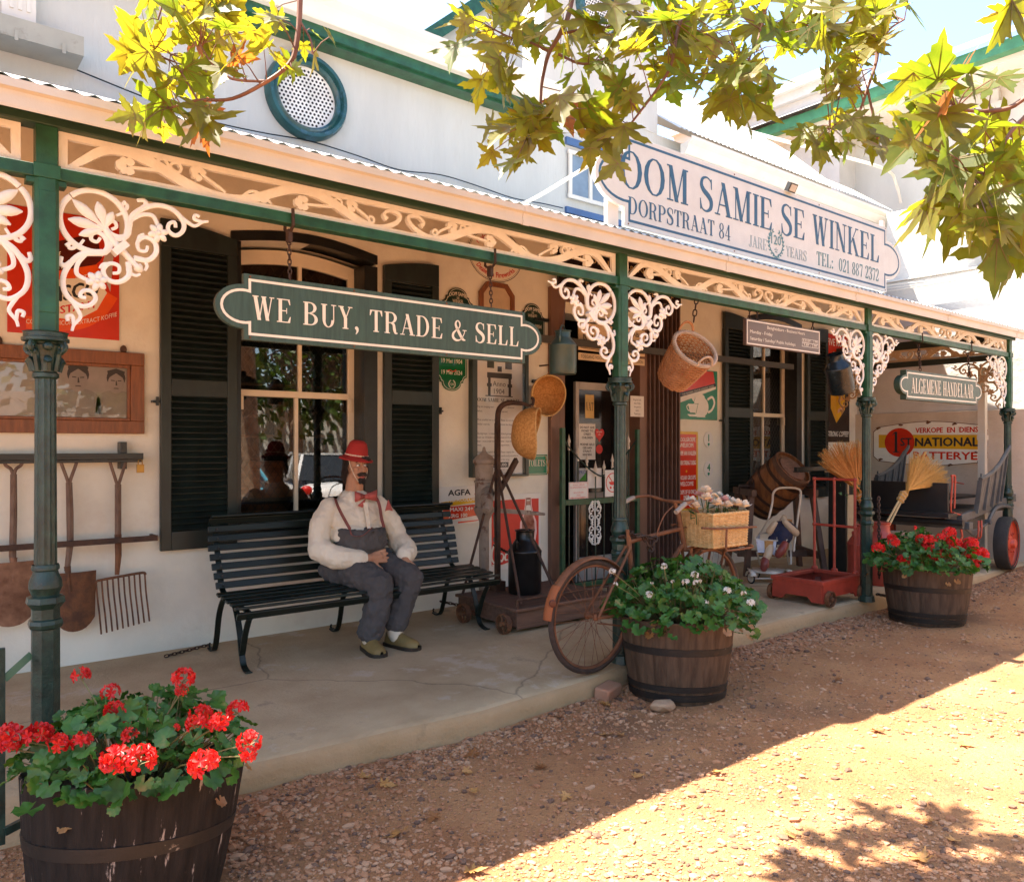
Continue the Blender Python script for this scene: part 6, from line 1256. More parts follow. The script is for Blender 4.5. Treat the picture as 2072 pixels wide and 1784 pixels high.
strawbowl('larger straw hat hanging lower from the pole hook with its opening sideways',h1,(.72,-.62,-.12),.215,.2,.8,[[h1+Vector((-.02,0,.2)),hk1,h1+Vector((.06,-.02,.16))],[h1+Vector((.08,-.03,-.19)),h1+Vector((.12,-.02,-.3)),h1+Vector((.1,-.03,-.33)),h1+Vector((.13,-.02,-.22))]])
# ================================================================ BICYCLE, BASKETS, PUSHCHAIR, CHURN, SCALE, BROOMS, WAGON
BX_=lambda x,y:D_(1550,1350,2.5486,x,y)
SC_=lambda x,y:D_(2150,1200,2.974,x,y)
LC_=lambda x,y:D_(2500,1200,3.568,x,y)
BRU=M_('bicycle_rust',(.13,.052,.024),.7,.2,var=.35,vs=11,bump=.002,bs=80,col2=(.24,.1,.045),spots=[((.06,.03,.02),16,.6,.1,.7)])
ORU=M_('orange_rust',(.34,.1,.03),.75,.1,var=.3,vs=9,bump=.002,bs=70,col2=(.26,.09,.035))
TYRE=M_('old_tyre',(.05,.032,.024),.85,var=.3,vs=20,bump=.002,bs=60)
YB=3.5
t=thing('bicycle','rusty old carrier bicycle leaning behind the middle tub','bicycle',(4.0,YB,0),world=True)
HR=Vector((3.43,YB,.36));HF=Vector((4.60,YB,.36))
def bwheel(c,nm):
    m=MB();M=T_(*c)@RX(math.pi/2);m.tube([M@Vector((.338*math.cos(a),.338*math.sin(a),0)) for a in [2*math.pi*i/56 for i in range(56)]],.018,9,closed=True);w_=m.obj('wheel',TYRE,t,smooth=60)
    m=MB();m.lathe([(.312,-.012),(.322,-.014),(.324,0),(.322,.014),(.312,.012),(.306,0),(.312,-.012)],56,M,caps=False);m.obj('rim',BRU,w_)
    m=MB();m.lathe([(.014,-.05),(.022,-.045),(.022,-.03),(.012,-.025),(.012,.025),(.022,.03),(.022,.045),(.014,.05)],12,M)
    for i in range(32):
        a=2*math.pi*i/32;q=a+(.9 if i%4<2 else -.9);s=(-1)**i*.035
        m.tube([M@Vector((.021*math.cos(q),.021*math.sin(q),s)),M@Vector((.31*math.cos(a),.31*math.sin(a),0))],.0016,4)
    m.obj('spokes',BRU,w_,smooth=0)
bwheel(HR,'r');bwheel(HF,'f')
ST=Vector((3.765,YB,.83));BB=Vector((3.83,YB,.33));HT=Vector((4.25,YB,.98));HB=Vector((4.335,YB,.70))
m=MB()
m.tube([ST,BB],.016,8);m.tube([ST+Vector((.01,0,-.03)),HT+Vector((.03,0,-.13))],.015,8);m.tube([BB,HB+Vector((-.01,0,.05))],.016,8);m.tube([HT+Vector((-.0,0,.03)),HB],.019,10);m.ball(BB,.035,10,8)
for s in (-1,1):
    m.tube([ST+Vector((0,s*.02,-.06)),HR+Vector((0,s*.06,0))],.009,7);m.tube([BB+Vector((0,s*.02,0)),HR+Vector((0,s*.06,0))],.01,7)
m.obj('frame',BRU,t)
m=MB();m.tube([ST+Vector((0,0,-.02)),ST+Vector((-.008,0,.05))],.013,8);m.obj('seat_post',BRU,t)
m=MB()
for s in (-1,1): m.tube(cr([HB+Vector((.01,s*.035,0)),HB+Vector((.08,s*.045,-.16)),HF+Vector((-.02,s*.05,.06)),HF+Vector((0,s*.05,0))],5),.0115,8)
m.tube([HB+Vector((.01,-.05,0)),HB+Vector((.01,.05,0))],.014,8);m.obj('fork',BRU,t)
m=MB();m.tube([HT,HT+Vector((-.02,0,.06))],.014,8);hb=HT+Vector((-.02,0,.06))
L_=lambda *p:[Vector(q) for q in p]
m.tube(cr(L_(hb,hb+Vector((.0,-.1,.005)),hb+Vector((-.06,-.2,.02)),hb+Vector((-.2,-.25,.01)),hb+Vector((-.29,-.26,-.035))),5),.011,8)
m.tube(cr(L_(hb,hb+Vector((.0,.1,.005)),hb+Vector((-.02,.22,.03)),hb+Vector((-.12,.27,.02)),hb+Vector((-.24,.28,-.02))),5),.011,8);h_=m.obj('handlebar',BRU,t)
GRP=M_('grip_grey',(.3,.25,.2),.7)
for e0,e1 in (((-.2,-.25,.01),(-.31,-.262,-.04)),((-.12,.27,.02),(-.25,.28,-.025))):
    m=MB();m.tube([hb+Vector(e0),hb+Vector(e1)],.016,9);m.obj('grip',GRP,h_)
m=MB();m.tube(cr(L_(hb+Vector((-.1,-.22,0)),hb+Vector((.0,-.2,-.06)),hb+Vector((.06,-.1,-.05))),4),.006,6);m.tube(cr(L_(hb+Vector((-.02,.0,-.03)),hb+Vector((-.18,-.05,-.09)),hb+Vector((-.25,-.03,-.25))),4),.005,6);m.obj('brake_rod',BRU,t)
def fender(c,a0,a1,nm,mat=BRU,R_=.375,w_=.032):
    m=MB();n=26
    def f(u,v):
        a=math.radians(a0+(a1-a0)*u);b_=(v-.5)*2;rr=R_-.016*b_*b_
        return (c.x+rr*math.cos(a),c.y+b_*w_,c.z+rr*math.sin(a))
    m.grid(f,n,8);o=m.obj('mudguard',mat,t,smooth=80);s=o.modifiers.new('thick','SOLIDIFY');s.thickness=.003;return o
fender(HR,40,148,'');fender(HR,143,176,'',ORU,.383,.036);fender(HF,60,140,'')
m=MB();m.lathe([(.022,0),(.022,.012),(.017,.014),(.0001,.012)],16,T_(HR.x-.355,YB-.03,HR.z+.13)@RX(math.pi/2)@RY(-.3));m.obj('rear_lamp',M_('lamp_dark_red',(.08,.015,.01),.3),t)
m=MB();m.lathe([(.012,-.02),(.09,-.008),(.095,0),(.09,.008),(.012,.02)],22,T_(BB.x,YB-.05,BB.z)@RX(math.pi/2));m.tube([BB+Vector((0,-.06,0)),BB+Vector((-.13,-.07,-.1))],.009,6);m.box((BB.x-.13,YB-.11,BB.z-.1),(.09,.08,.02));m.tube([BB+Vector((0,-.05,.09)),HR+Vector((0,-.05,.035))],.005,5);m.tube([BB+Vector((0,-.05,-.09)),HR+Vector((0,-.05,-.035))],.005,5);m.obj('chainset',BRU,t)
# front carrier
kx0,kx1,ky0,ky1,kz=4.35,4.79,3.27,3.55,.735
m=MB()
m.tube([(kx0-.1,ky0+.02,kz+.14),(kx0,ky0-.02,kz+.13),(kx1+.02,ky0-.02,kz+.115),(kx1+.02,ky1,kz+.115)],.008,6);m.tube([(kx0-.1,ky1,kz+.14),(kx1+.02,ky1,kz+.115)],.008,6)
m.tube(cr([(kx0+.12,ky0-.02,kz+.13),(kx0+.12,ky0-.015,kz-.01),(kx0+.16,ky0,kz-.03),(kx1,ky0,kz-.03),(kx1-.02,ky0,kz-.01)],4),.008,6);m.tube([(kx0-.02,ky0+.08,kz-.025),(kx1,ky0+.08,kz-.025)],.008,6);m.tube([(kx0-.02,ky1-.05,kz-.025),(kx1,ky1-.05,kz-.025)],.008,6);m.tube([(kx1,ky0,kz-.025),(kx1,ky1,kz-.025)],.008,6)
for s in (-1,1):m.beam((kx1-.08,YB+s*.06,kz-.03),(HF.x+.0,YB+s*.055,HF.z),.018,.005)
m.beam((HT.x+.02,YB,kz+.12),(kx0,YB,kz+.12),.02,.006);m.obj('carrier',BRU,t)
m=MB();w0=Vector((3.79,YB+.05,.80))
chain(m,(3.76,YB-.03,.86),(3.86,YB+.06,.85),.007,.045);chain(m,(3.86,YB-.04,.83),(3.98,YB-.04,.81),.007,.045);chain(m,(3.87,YB-.04,.83),(3.93,YB-.045,.73),.007,.045);chain(m,(3.93,YB-.045,.73),(3.99,YB-.04,.82),.007,.045);chain(m,(3.72,YB+.04,.83),(3.86,YB-.03,.84),.007,.045)
tag(m.obj('lock_chain',CHAINM),'heavy rusty chain locking the bicycle to the middle column','chain')
# woven baskets
WIC=M_('wicker_pale',(.5,.3,.11),.6,var=.3,vs=30,col2=(.64,.42,.19),bump=.001,bs=90);WIB=M_('wicker_brown',(.3,.12,.04),.55,var=.3,vs=16,col2=(.46,.23,.1))
def weave(m,path,nst,zs,r=.0045,rs=.005,stakes=True,scale=lambda t:1,M=None,bot=True,amp=.0045,sub=4):
    """horizontal rods woven in and out of upright stakes round a closed path given as f(t)->(x,y,nx,ny)"""
    Z0,Z1=zs[0],zs[-1];f=path
    for k_,z in enumerate(zs):
        q=(z-Z0)/(Z1-Z0+1e-9);s=scale(q);P=[]
        for i in range(nst*sub):
            u=i/(nst*sub);x,y,nx,ny=f(u);o=amp*math.cos(math.pi*(u*nst+k_))
            P.append((x*s+nx*o,y*s+ny*o,z))
        m.tube(P,r,5,closed=True,M=M)
    if stakes:
        for j in range(nst):
            x,y,nx,ny=f(j/nst);m.tube([(x*scale(q),y*scale(q),Z0+(Z1-Z0)*q) for q in (0,.33,.66,1)],rs,5,M=M)
def rectpath(w,d):
    per=2*(w+d)
    def f(t):
        s=(t%1)*per
        if s<w:return(-w/2+s,-d/2,0,-1)
        s-=w
        if s<d:return(w/2,-d/2+s,1,0)
        s-=d
        if s<w:return(w/2-s,d/2,0,1)
        s-=w
        return(-w/2,d/2-s,-1,0)
    return f
t=thing('wicker_basket','pale rectangular wicker basket with a hoop handle on the bicycle carrier','basket',(4.56,3.41,kz),world=True)
M0=T_(4.56,3.415,kz)
m=MB();weave(m,rectpath(.40,.27),36,[.012+.0098*i for i in range(21)],.0055,.006,M=M0,scale=lambda q:.96+.05*q,amp=.004);m.obj('weave',WIC,t,smooth=60)
m=MB();
for z,r in ((.0,.01),(.222,.011)):
    for o in (0,math.pi):m.tube([M0@Vector((rectpath(.405,.275)(i/120)[0]*(1 if z else .96),rectpath(.405,.275)(i/120)[1]*(1 if z else .96),z+.005*math.sin(i*.9+o))) for i in range(120)],r*.75,6,closed=True)
m.box((0,0,.004),(.37,.25,.006),M0);m.obj('border',WIC,t,smooth=60)
m=MB()
for o in (0,2,4):m.tube([M0@Vector((.1*math.cos(a)+.0-.02,-.0+.004*math.sin(9*a+o),.2+.15*math.sin(a)+.004*math.cos(9*a+o))) for a in [math.pi*i/30 for i in range(31)]],.006,6)
m.obj('handle',M_('wicker_handle',(.6,.45,.28),.6),t)
# artificial flowers in the basket: each bloom on its stem
PET=[M_('petal_cream',(.75,.62,.48),.6,var=.08),M_('petal_pink',(.72,.4,.36),.6,var=.15),M_('petal_white',(.78,.72,.62),.6,var=.05)]
SLF=leafm('silk_leaf',(.02,.07,.02),(.05,.14,.03),(.6,.9,.3),tw=.3)
def rose(m,c,r,rn):
    for ring,(k_,rr,h,tl) in enumerate(((3,.35,.5,.9),(5,.65,.38,.6),(6,1,.2,.25))):
        for i in range(k_):
            a=2*math.pi*(i+.5*ring)/k_+rn.uniform(-.2,.2);d=Vector((math.cos(a),math.sin(a),0));v=Vector((-d.y,d.x,0));up=Vector((0,0,1));b_=Vector(c)
            p=[b_+up*(-.2*r),b_+d*r*rr*.7-v*r*.45+up*r*h*.3,b_+d*r*rr+up*r*(h+tl*.3)-v*r*.3,b_+d*r*rr*1.08+up*r*(h+tl*.42),b_+d*r*rr+up*r*(h+tl*.3)+v*r*.3,b_+d*r*rr*.7+v*r*.45+up*r*h*.3]
            m.add(p,[(0,1,2,3),(0,3,4,5)])
rn=random.Random(11)
FB=[((-.2,-.08,.33),.05,0),((-.13,-.02,.37),.055,0),((-.2,.05,.30),.05,2),((-.08,.06,.34),.05,1),((-.11,-.1,.29),.05,0),((.02,-.09,.27),.045,0),((-.03,.03,.3),.04,1),((.08,-.02,.3),.045,1),((.13,-.09,.275),.05,0),((.17,.03,.3),.045,2),((.2,-.1,.26),.055,2),((.05,.09,.33),.04,1),((.22,.02,.28),.045,2),((-.24,-.02,.27),.045,0),((.15,.08,.33),.035,2)]
for c_,r,k_ in FB:
    c_=Vector((4.56,3.415,kz))+Vector(c_);ft=thing('silk_flower',None,'flower',tuple(c_));tag(ft,['cream silk rose among the flowers in the bicycle basket','pink silk rose among the flowers in the bicycle basket','white silk bloom among the flowers in the bicycle basket'][k_],group=['cream silk roses','pink silk roses','white silk blooms'][k_])
    m=MB();rose(m,(0,0,0),r,rn);m.obj('bloom',PET[k_],ft,smooth=0)
    m=MB();m.tube([(0,0,-.02),(rn.uniform(-.02,.02),rn.uniform(-.02,.02),-.12)],.003,4)
    for i in range(3):
        a=rn.uniform(0,6.3);l=rn.uniform(.05,.09);d=Vector((math.cos(a),math.sin(a),rn.uniform(-.2,.4)));v=Vector((-d.y,d.x,0))*.4;p0=Vector((0,0,-.04-.015*i))
        m.add([p0,p0+d*l*.5+v*l*.5,p0+d*l,p0+d*l*.5-v*l*.5],[(0,1,2,3)])
    m.obj('stem',SLF,ft,smooth=0)
# big hanging basket
ring=lambda r:(lambda t_:(r*math.cos(2*math.pi*t_),r*math.sin(2*math.pi*t_),math.cos(2*math.pi*t_),math.sin(2*math.pi*t_)))
rc=aY(*D_(1550,750,3.567,1712,965),3.62)
fw=Vector((CC,CS,0));rt=Vector((CS,-CC,0));up_=Vector((0,0,1))
ax=(rt*.34+up_*.6-fw*.72).normalized()
Mq=T_(*(rc-ax*.33))@ax.to_track_quat('Z','Y').to_matrix().to_4x4()
t=thing('wicker_basket','large round brown wicker basket hanging tilted from the veranda beam by a chain','basket',tuple(rc),world=True)
m=MB();weave(m,ring(.168),24,[.0+.0135*i for i in range(25)],.0042,.005,M=Mq,scale=lambda q:.72+.28*q**.7,sub=5,amp=.005);m.obj('weave',WIB,t,smooth=60)
WIG=M_('wicker_grey',(.36,.27,.2),.65,var=.3,vs=20,col2=(.5,.4,.31))
m=MB()
for o in range(4):m.tube([Mq@Vector(((.17+.011*math.cos(13*a+o*1.57))*math.cos(a),(.17+.011*math.cos(13*a+o*1.57))*math.sin(a),.335+.011*math.sin(13*a+o*1.57))) for a in [2*math.pi*i/160 for i in range(160)]],.0065,5,closed=True)
m.obj('rim',WIG,t,smooth=60)
m=MB()
for j in range(13):m.tube([Mq@Vector((.12*math.cos(a+.24*j)*s,.12*math.sin(a+.24*j)*s,.0)) for a,s in ((0,1),(0,0),(math.pi,1))],.006,5)
for k_ in range(1,7):m.tube([Mq@Vector((.018*k_*math.cos(a),.018*k_*math.sin(a),.003*math.cos(13*a+k_*3.14))) for a in [2*math.pi*i/52 for i in range(52)]],.0055,5,closed=True)
m.obj('base',WIB,t,smooth=60)
inv=Mq.inverted();upl=(inv.to_3x3()@Vector((0,0,1)));a_up=math.atan2(upl.y,upl.x)
for da in (0,math.pi):
    m=MB();pc=Mq@Vector((.17*math.cos(a_up+da),.17*math.sin(a_up+da),.335));tang=Mq.to_3x3()@Vector((-math.sin(a_up+da),math.cos(a_up+da),0));axd=Mq.to_3x3()@Vector((0,0,1));out=(Mq.to_3x3()@Vector((math.cos(a_up+da),math.sin(a_up+da),0))*(.6 if da==0 else -.2)+axd*.8).normalized()
    for o in range(3):m.tube([pc+tang*.062*math.cos(a)+out*(.075*math.sin(a))+axd*.006*math.sin(12*a+o*2.1)+tang*.004*math.cos(12*a+o*2.1) for a in [math.pi*i/30 for i in range(31)]],.0065,5)
    m.obj('handle',WIG if da else WIB,t,smooth=60)
hx=rc+up_*.2
m=MB();chain(m,(rc.x,3.6,2.5),(rc.x-.01,3.62,2.325),.005,.05);tag(m.obj('chain',CHAINM),'rusty chain holding the large wicker basket under the beam','chain')
# ---- old pushchair with a headless doll
pc_=aZ(*SC_(300,1500),0)
t=thing('pushchair','old white doll pushchair with tan seat and metal mudguards','pushchair',(pc_.x+.1,pc_.y+.1,0),math.radians(-34))
pw=M_('chipped_white_metal',(.62,.56,.46),.45,.2,var=.1,spots=[((.2,.1,.05),18,.62,.06,.8)]);tanf=M_('tan_fabric',(.42,.22,.07),.7,var=.15,vs=8);blf=M_('pale_blue_fabric',(.5,.55,.66),.7,var=.1,vs=9,spots=[((.2,.14,.4),9,.62,.05,.8)])
q=lambda px,py,y=0:((px-330)*.00115,y,(1535-py)*.00115)
m=MB()
for s in (-1,1):
    y=0
m.tube(cr([q(345,960,.0),q(395,830,.05),q(425,735,.1),q(480,692,.12),q(580,685,.12),q(665,695,.12),q(690,735,.1),q(650,900,.05),q(600,1100,0),q(560,1260,-.05)],5),.012,8);m.obj('push_handle',pw,t)
m=MB()
for a,b in ((q(455,1150,-.12),q(575,1400,.1)),(q(600,1100,.12),q(510,1370,-.12)),(q(190,1250,-.12),q(300,1400,.1)),(q(345,960,0),q(300,1120,.12))):m.beam(a,b,.018,.006)
m.tube([q(140,1490,-.14),q(500,1490,-.14)],.008,6);m.tube([q(200,1480,.16),q(480,1480,.16)],.008,6);m.tube([q(150,1420,-.14),q(200,1440,.16)],.008,6);m.tube([q(490,1430,-.14),q(480,1440,.16)],.008,6);m.obj('chassis',pw,t)
m=MB();m.add([q(150,1425,-.17),q(470,1455,-.17),q(480,1420,-.03),q(180,1400,-.03)],[(0,1,2,3)]);o=m.obj('footboard',pw,t);o.modifiers.new('s','SOLIDIFY').thickness=.012
for px,py,yy,rr,fd in ((130,1480,-.14,.062,1),(285,1478,.16,.055,0),(480,1455,-.14,.062,1),(500,1460,.16,.055,0)):
    c_=q(px,py,yy);Mw=T_(c_[0],c_[1],rr)@RY(math.pi/2)@RX(.0)
    Mw=T_(c_[0],c_[1],rr)@RZ(math.radians(15))@RY(math.pi/2)
    m=MB();m.tube([Mw@Vector((rr*.87*math.cos(a),rr*.87*math.sin(a),0)) for a in [2*math.pi*i/28 for i in range(28)]],rr*.14,7,closed=True);w_=m.obj('wheel',M_('black_rubber',(.02,.018,.017),.8) if 'black_rubber' not in bpy.data.materials else bpy.data.materials['black_rubber'],t)
    m=MB();cwheel(m,Mw,rr*.78,.014,8,.012,.008);m.obj('spokes',pw,w_)
    if fd:
        m=MB();m.ball((0,0,0),(.03,.075,.03),10,8,M=Mw@RZ(0));
        def fn(u,v):
            a=math.radians(20+140*u);b_=(v-.5)*2;r2=rr*1.25-.012*b_*b_;return Mw@Vector((r2*math.sin(a-math.pi/2+.0),r2*math.cos(a-math.pi/2)*1.0,b_*.03)) 
        m=MB();m.grid(lambda u,v:(c_[0]+(v-.5)*.065,c_[1]+rr*1.35*math.cos(math.radians(10+150*u)),rr+rr*1.35*math.sin(math.radians(10+150*u))-.5*abs(v-.5)**2*.1),14,5);o=m.obj('mudguard',pw,t,smooth=80);o.modifiers.new('s','SOLIDIFY').thickness=.004
m=MB();m.add([q(450,1150,-.13),q(590,1100,.1),q(555,1290,.1),q(440,1300,-.13)],[(0,1,2,3)]);m.add([q(250,1150,-.15),q(330,1150,-.15),q(310,1260,-.15),q(255,1255,-.15)],[(0,1,2,3)]);m.add([q(540,975,.13),q(615,985,.13),q(590,1120,.1),q(520,1120,.1)],[(0,1,2,3)]);m.add([q(200,1270,-.13),q(440,1295,-.13),q(540,1290,.12),q(300,1270,.12)],[(0,1,2,3)]);o=m.obj('seat',tanf,t,smooth=0);o.modifiers.new('s','SOLIDIFY').thickness=.008
m=MB();m.add([q(175,1135,-.14),q(245,1150,-.15),q(250,1255,-.15),q(195,1255,-.13)],[(0,1,2,3)]);m.add([q(335,1150,-.15),q(360,1150,-.15),q(345,1285,-.15),q(312,1262,-.15)],[(0,1,2,3)]);m.add([q(175,1135,-.14),q(290,1110,.1),q(300,1250,.1),q(195,1255,-.13)],[(0,1,2,3)]);o=m.obj('seat_apron',blf,t,smooth=0);o.modifiers.new('s','SOLIDIFY').thickness=.006
m=MB();m.tube([q(170,1132,-.14),q(330,1147,-.155),q(455,1155,-.14),q(605,1100,.1)],.008,6);m.tube([q(170,1132,-.14),q(290,1108,.1),q(560,1085,.12)],.008,6);m.obj('seat_rail',pw,t)
doll=thing('doll','headless baby doll in a navy top and maroon shoes sitting in the pushchair','doll',(pc_.x+.1,pc_.y+.1,0),math.radians(-34))
dsk=M_('doll_skin',(.55,.42,.28),.5,var=.06);nav=M_('navy_cloth',(.018,.02,.05),.8,var=.2,spots=[((.25,.1,.15),7,.66,.03,.8)]);mar=M_('maroon_shoe',(.22,.045,.035),.4)
m=MB();limb(m,[q(470,1110,-.02),q(480,1040,-.0),q(490,985,.02)],[.09,.085,.04]);m.tube([q(490,1000,.02),q(497,955,.02)],[.034,.03],12);m.ball(q(497,955,.02),.03,10,7)
limb(m,[q(405,1030,-.02),q(340,1070,-.05)],[.04,.035]);limb(m,[q(335,1070,-.05),q(350,1030,-.08),q(368,1000,-.09)],[.038,.034,.028])
limb(m,[q(545,1040,.0),q(580,1090,-.05)],[.045,.038]);limb(m,[q(580,1090,-.05),q(520,1045,-.09),q(460,985,-.1)],[.04,.037,.03])
for cx,cy,dy in ((372,985,-.095),(452,972,-.105)):
    for i in range(4):m.tube([q(cx-6+4*i,cy+15,dy),q(cx-8+5*i,cy-6+2*abs(i-1.5),dy-.008)],.007,6)
    m.tube([q(cx+10,cy+22,dy),q(cx+20,cy+6,dy-.01)],.007,6)
limb(m,[q(400,1150,-.1),q(400,1200,-.17)],[.045,.04]);limb(m,[q(310,1200,-.12),q(280,1260,-.17),q(255,1320,-.16)],[.045,.042,.035])
remesh(m.obj('body',dsk,doll),.006,3)
m=MB();limb(m,[q(470,1120,-.02),q(480,1040,-.0),q(490,1010,.015)],[.1,.096,.05]);limb(m,[q(420,1025,-.02),q(375,1055,-.04)],[.05,.047]);limb(m,[q(530,1030,.0),q(565,1070,-.03)],[.053,.048]);limb(m,[q(420,1130,-.06),q(410,1180,-.15)],[.06,.055]);limb(m,[q(370,1150,-.06),q(330,1200,-.1)],[.06,.055]);remesh(m.obj('clothes',nav,doll),.007,3,(.012,.04))
for a,b in (((420,1180,-.19),(360,1270,-.2)),((250,1320,-.17),(230,1390,-.19))):
    m=MB();limb(m,[q(*a),q((a[0]+b[0])/2,(a[1]+b[1])/2,a[2]-.02),q(*b)],[.04,.046,.036]);m.obj('shoe',mar,doll,smooth=80)
# ---- butter churn barrel on its stand
OAK=M_('churn_oak',(.11,.04,.015),.42,var=.35,vs=5,bump=.002,bs=40,stretch=(5,5,.5),col2=(.24,.095,.03));OAKD=M_('churn_dark_oak',(.07,.035,.022),.6,var=.35,vs=6,bump=.003,bs=30,col2=(.13,.07,.045));HOOP=M_('hoop_iron',(.045,.025,.018),.5,.4,var=.3,bump=.001)
YC=5.1
lc=aY(*SC_(437,475),4.92);bc=aY(*SC_(215,860),5.2)
axc=(rt*.44+up_*.66-fw*.60).normalized();ctr=aY(*SC_(335,655),YC)
Mc=T_(*ctr)@axc.to_track_quat('Z','Y').to_matrix().to_4x4()
t=thing('butter_churn','brown wooden barrel churn tilted on a stand under the far window','churn',(ctr.x,ctr.y,0),world=True)
s_=1.0
m=MB()
prof=[(.225,-.33),(.245,-.2),(.258,-.05),(.258,.05),(.25,.18),(.232,.33)]
N=28;vs=[];
for r,z in [(.2,-.33)]+prof+[(.215,.335),(.212,.30),(.0001,.30)]:
    for j in range(N*2):
        a=2*math.pi*j/(N*2);q_=r-(.0035 if j%2 and .22<r else 0);vs.append((q_*math.cos(a),q_*math.sin(a),z))
kk2=N*2;m.add(vs,[(i*kk2+j,i*kk2+(j+1)%kk2,(i+1)*kk2+(j+1)%kk2,(i+1)*kk2+j) for i in range(len(vs)//kk2-1) for j in range(kk2)],Mc);m.lathe([(.0001,-.33),(.2,-.331)],28,Mc,caps=False);m.obj('barrel',OAK,t,smooth=30)
for z,r,w_ in ((.3,.236,.06),(.2,.249,.035),(.06,.2605,.03),(-.1,.2575,.03),(-.22,.245,.035),(-.31,.231,.04)):
    m=MB();m.lathe([(r-.004,z-w_/2),(r+.003,z-w_/2),(r+.001,z+w_/2),(r-.006,z+w_/2)],40,Mc,caps=False);m.obj('hoop',HOOP if z!=.3 else OAKD,t)
m=MB();m.lathe([(.165,.301),(.165,.318),(.15,.321),(.0001,.321)],32,Mc,caps=False);ld=m.obj('lid',M_('lid_wood',(.2,.1,.06),.7,var=.3,vs=9,bump=.004,bs=30),t)
m=MB();upx=inv_=Mc.inverted().to_3x3()@Vector((0,0,1));an=math.atan2(upx.y,upx.x)-math.pi/2
for i,s in enumerate(['HANSON','DAIRY CO','PATENT BUTTER CHURN','MAKERS','LTD']):sans(m,s,0,.07-.042*i,.024,Mc@RZ(an)@T_(0,0,.3215),w=.001,sx=1.1)
m.obj('lid_lettering',M_('burnt_letters',(.07,.03,.02),.7),ld)
m=MB();pv=rt
m.tube([ctr-pv*.40,ctr-pv*.25],.022,10);m.tube([ctr+pv*.25,ctr+pv*.5],.022,10);m.lathe([(.09,0),(.09,.015),(.06,.02),(.06,.03),(.03,.04),(.03,.06)],20,T_(*(ctr-pv*.25))@(-pv).to_track_quat('Z','Y').to_matrix().to_4x4())
m.tube([ctr-pv*.4,ctr-pv*.4+Vector((-.0,0,-.09)),ctr-pv*.43+Vector((0,0,-.1))],.012,7);m.obj('pivot',HOOP,t)
hz=.72
for s in (-1,1):
    b0_=ctr+pv*(.34*s);b0_.z=ctr.z-.06
    m=MB();dd=fw*.36;m.beam(b0_-dd,b0_+dd,.06,.075);sb=m.obj('stand_beam',OAKD,t,bevel=.008)
    for e in (-1,1):
        m=MB();a_=b0_+fw*(.26*e);f_=b0_+fw*(.38*e)+pv*(.09*s);f_.z=0;m.beam(a_-Vector((0,0,.03)),f_,.055,.075,tuple(fw));m.obj('leg',OAKD,t,bevel=.006)
    m=MB();a_=b0_-fw*.33+pv*.05*s;b_=b0_+fw*.33+pv*.05*s;a_.z=b_.z=.22;m.beam(a_,b_,.04,.07);m.obj('stretcher',OAKD,t,bevel=.005)
m=MB();a_=ctr-pv*.42-fw*.0;b_=ctr+pv*.42;a_.z=b_.z=.2;m.beam(a_,b_,.05,.07);m.obj('cross_bar',OAKD,t,bevel=.005)
# ---- red platform scale
REDS=M_('scale_red',(.33,.045,.025),.5,var=.2,vs=7,bump=.001,bs=60,spots=[((.12,.05,.03),12,.66,.05,.7)])
t=thing('platform_scale','red platform weighing scale on four iron wheels with a red pipe back rail','platform scale',(6.8,3.93,0),world=True)
x0,x1,y0,y1=6.42,7.12,3.66,4.18
m=MB();w_=.06;zt=.225
m.bx(x0,x1,y0,y0+w_,zt-.035,zt);m.bx(x0,x1,y1-w_,y1,zt-.035,zt);m.bx(x0,x0+w_,y0+w_,y1-w_,zt-.035,zt);m.bx(x1-w_,x1,y0+w_,y1-w_,zt-.035,zt);m.obj('platform_rim',REDS,t,bevel=.004)
m=MB()
def skirt(a,b):
    a=Vector(a);b=Vector(b);L=(b-a).length;d=(b-a)/L;M=Matrix((d,(0,0,1),d.cross(Vector((0,0,1))))).transposed().to_4x4();M.translation=a
    m.prism([(0,.03),(.1,.03),(.14,.075),(L-.14,.075),(L-.1,.03),(L,.03),(L-.008,.19),(.008,.19)],-.006,.006,M)
skirt((x0+.012,y0+.012,0),(x1-.012,y0+.012,0));skirt((x1-.012,y0+.012,0),(x1-.012,y1-.012,0));skirt((x1-.012,y1-.012,0),(x0+.012,y1-.012,0));skirt((x0+.012,y1-.012,0),(x0+.012,y0+.012,0));m.obj('skirt',REDS,t)
m=MB();m.beam((x0+.05,y0+.1,.14),(x1-.05,y1-.1,.14),.05,.03);m.beam((x0+.05,y1-.1,.14),(x1-.05,y0+.1,.13),.05,.03);m.ball(((x0+x1)/2,(y0+y1)/2,.15),(.06,.06,.03),10,6);m.bx(x0+.03,x1-.03,y0+.03,y1-.03,.085,.09);m.obj('lever_frame',M_('scale_inner',(.12,.03,.02),.7),t)
for x,y in ((x0+.09,y0-.02),(x1-.04,y0-.02),(x0+.06,y1+.02),(x1-.04,y1+.02)):
    m=MB();cwheel(m,T_(x,y,.07)@RX(math.pi/2)@RY(-.0),.07,.035,6,.02);m.tube([(x,y,.07),(x,y+(.08 if y<y1 else -.08),.09)],.012,8);m.obj('wheel',RUST,t)
m=MB();xp=x1-.03;ya,yb_=y1-.05,y0+.06;ym=(ya+yb_)/2;zt2=1.105
for y in (ya,ym,yb_):m.tube([(xp,y,.2),(xp,y,zt2)],.0125,10);m.lathe([(.03,0),(.03,.02),(.018,.03)],12,T_(xp,y,.225));m.ball((xp,y,.66),.021,10,7);m.ball((xp,y,zt2),.021,10,7)
m.tube([(xp,ya,zt2),(xp,yb_,zt2)],.0125,10);m.tube([(xp,ya,.66),(xp,yb_,.66)],.0125,10);m.obj('back_rail',REDS,t)
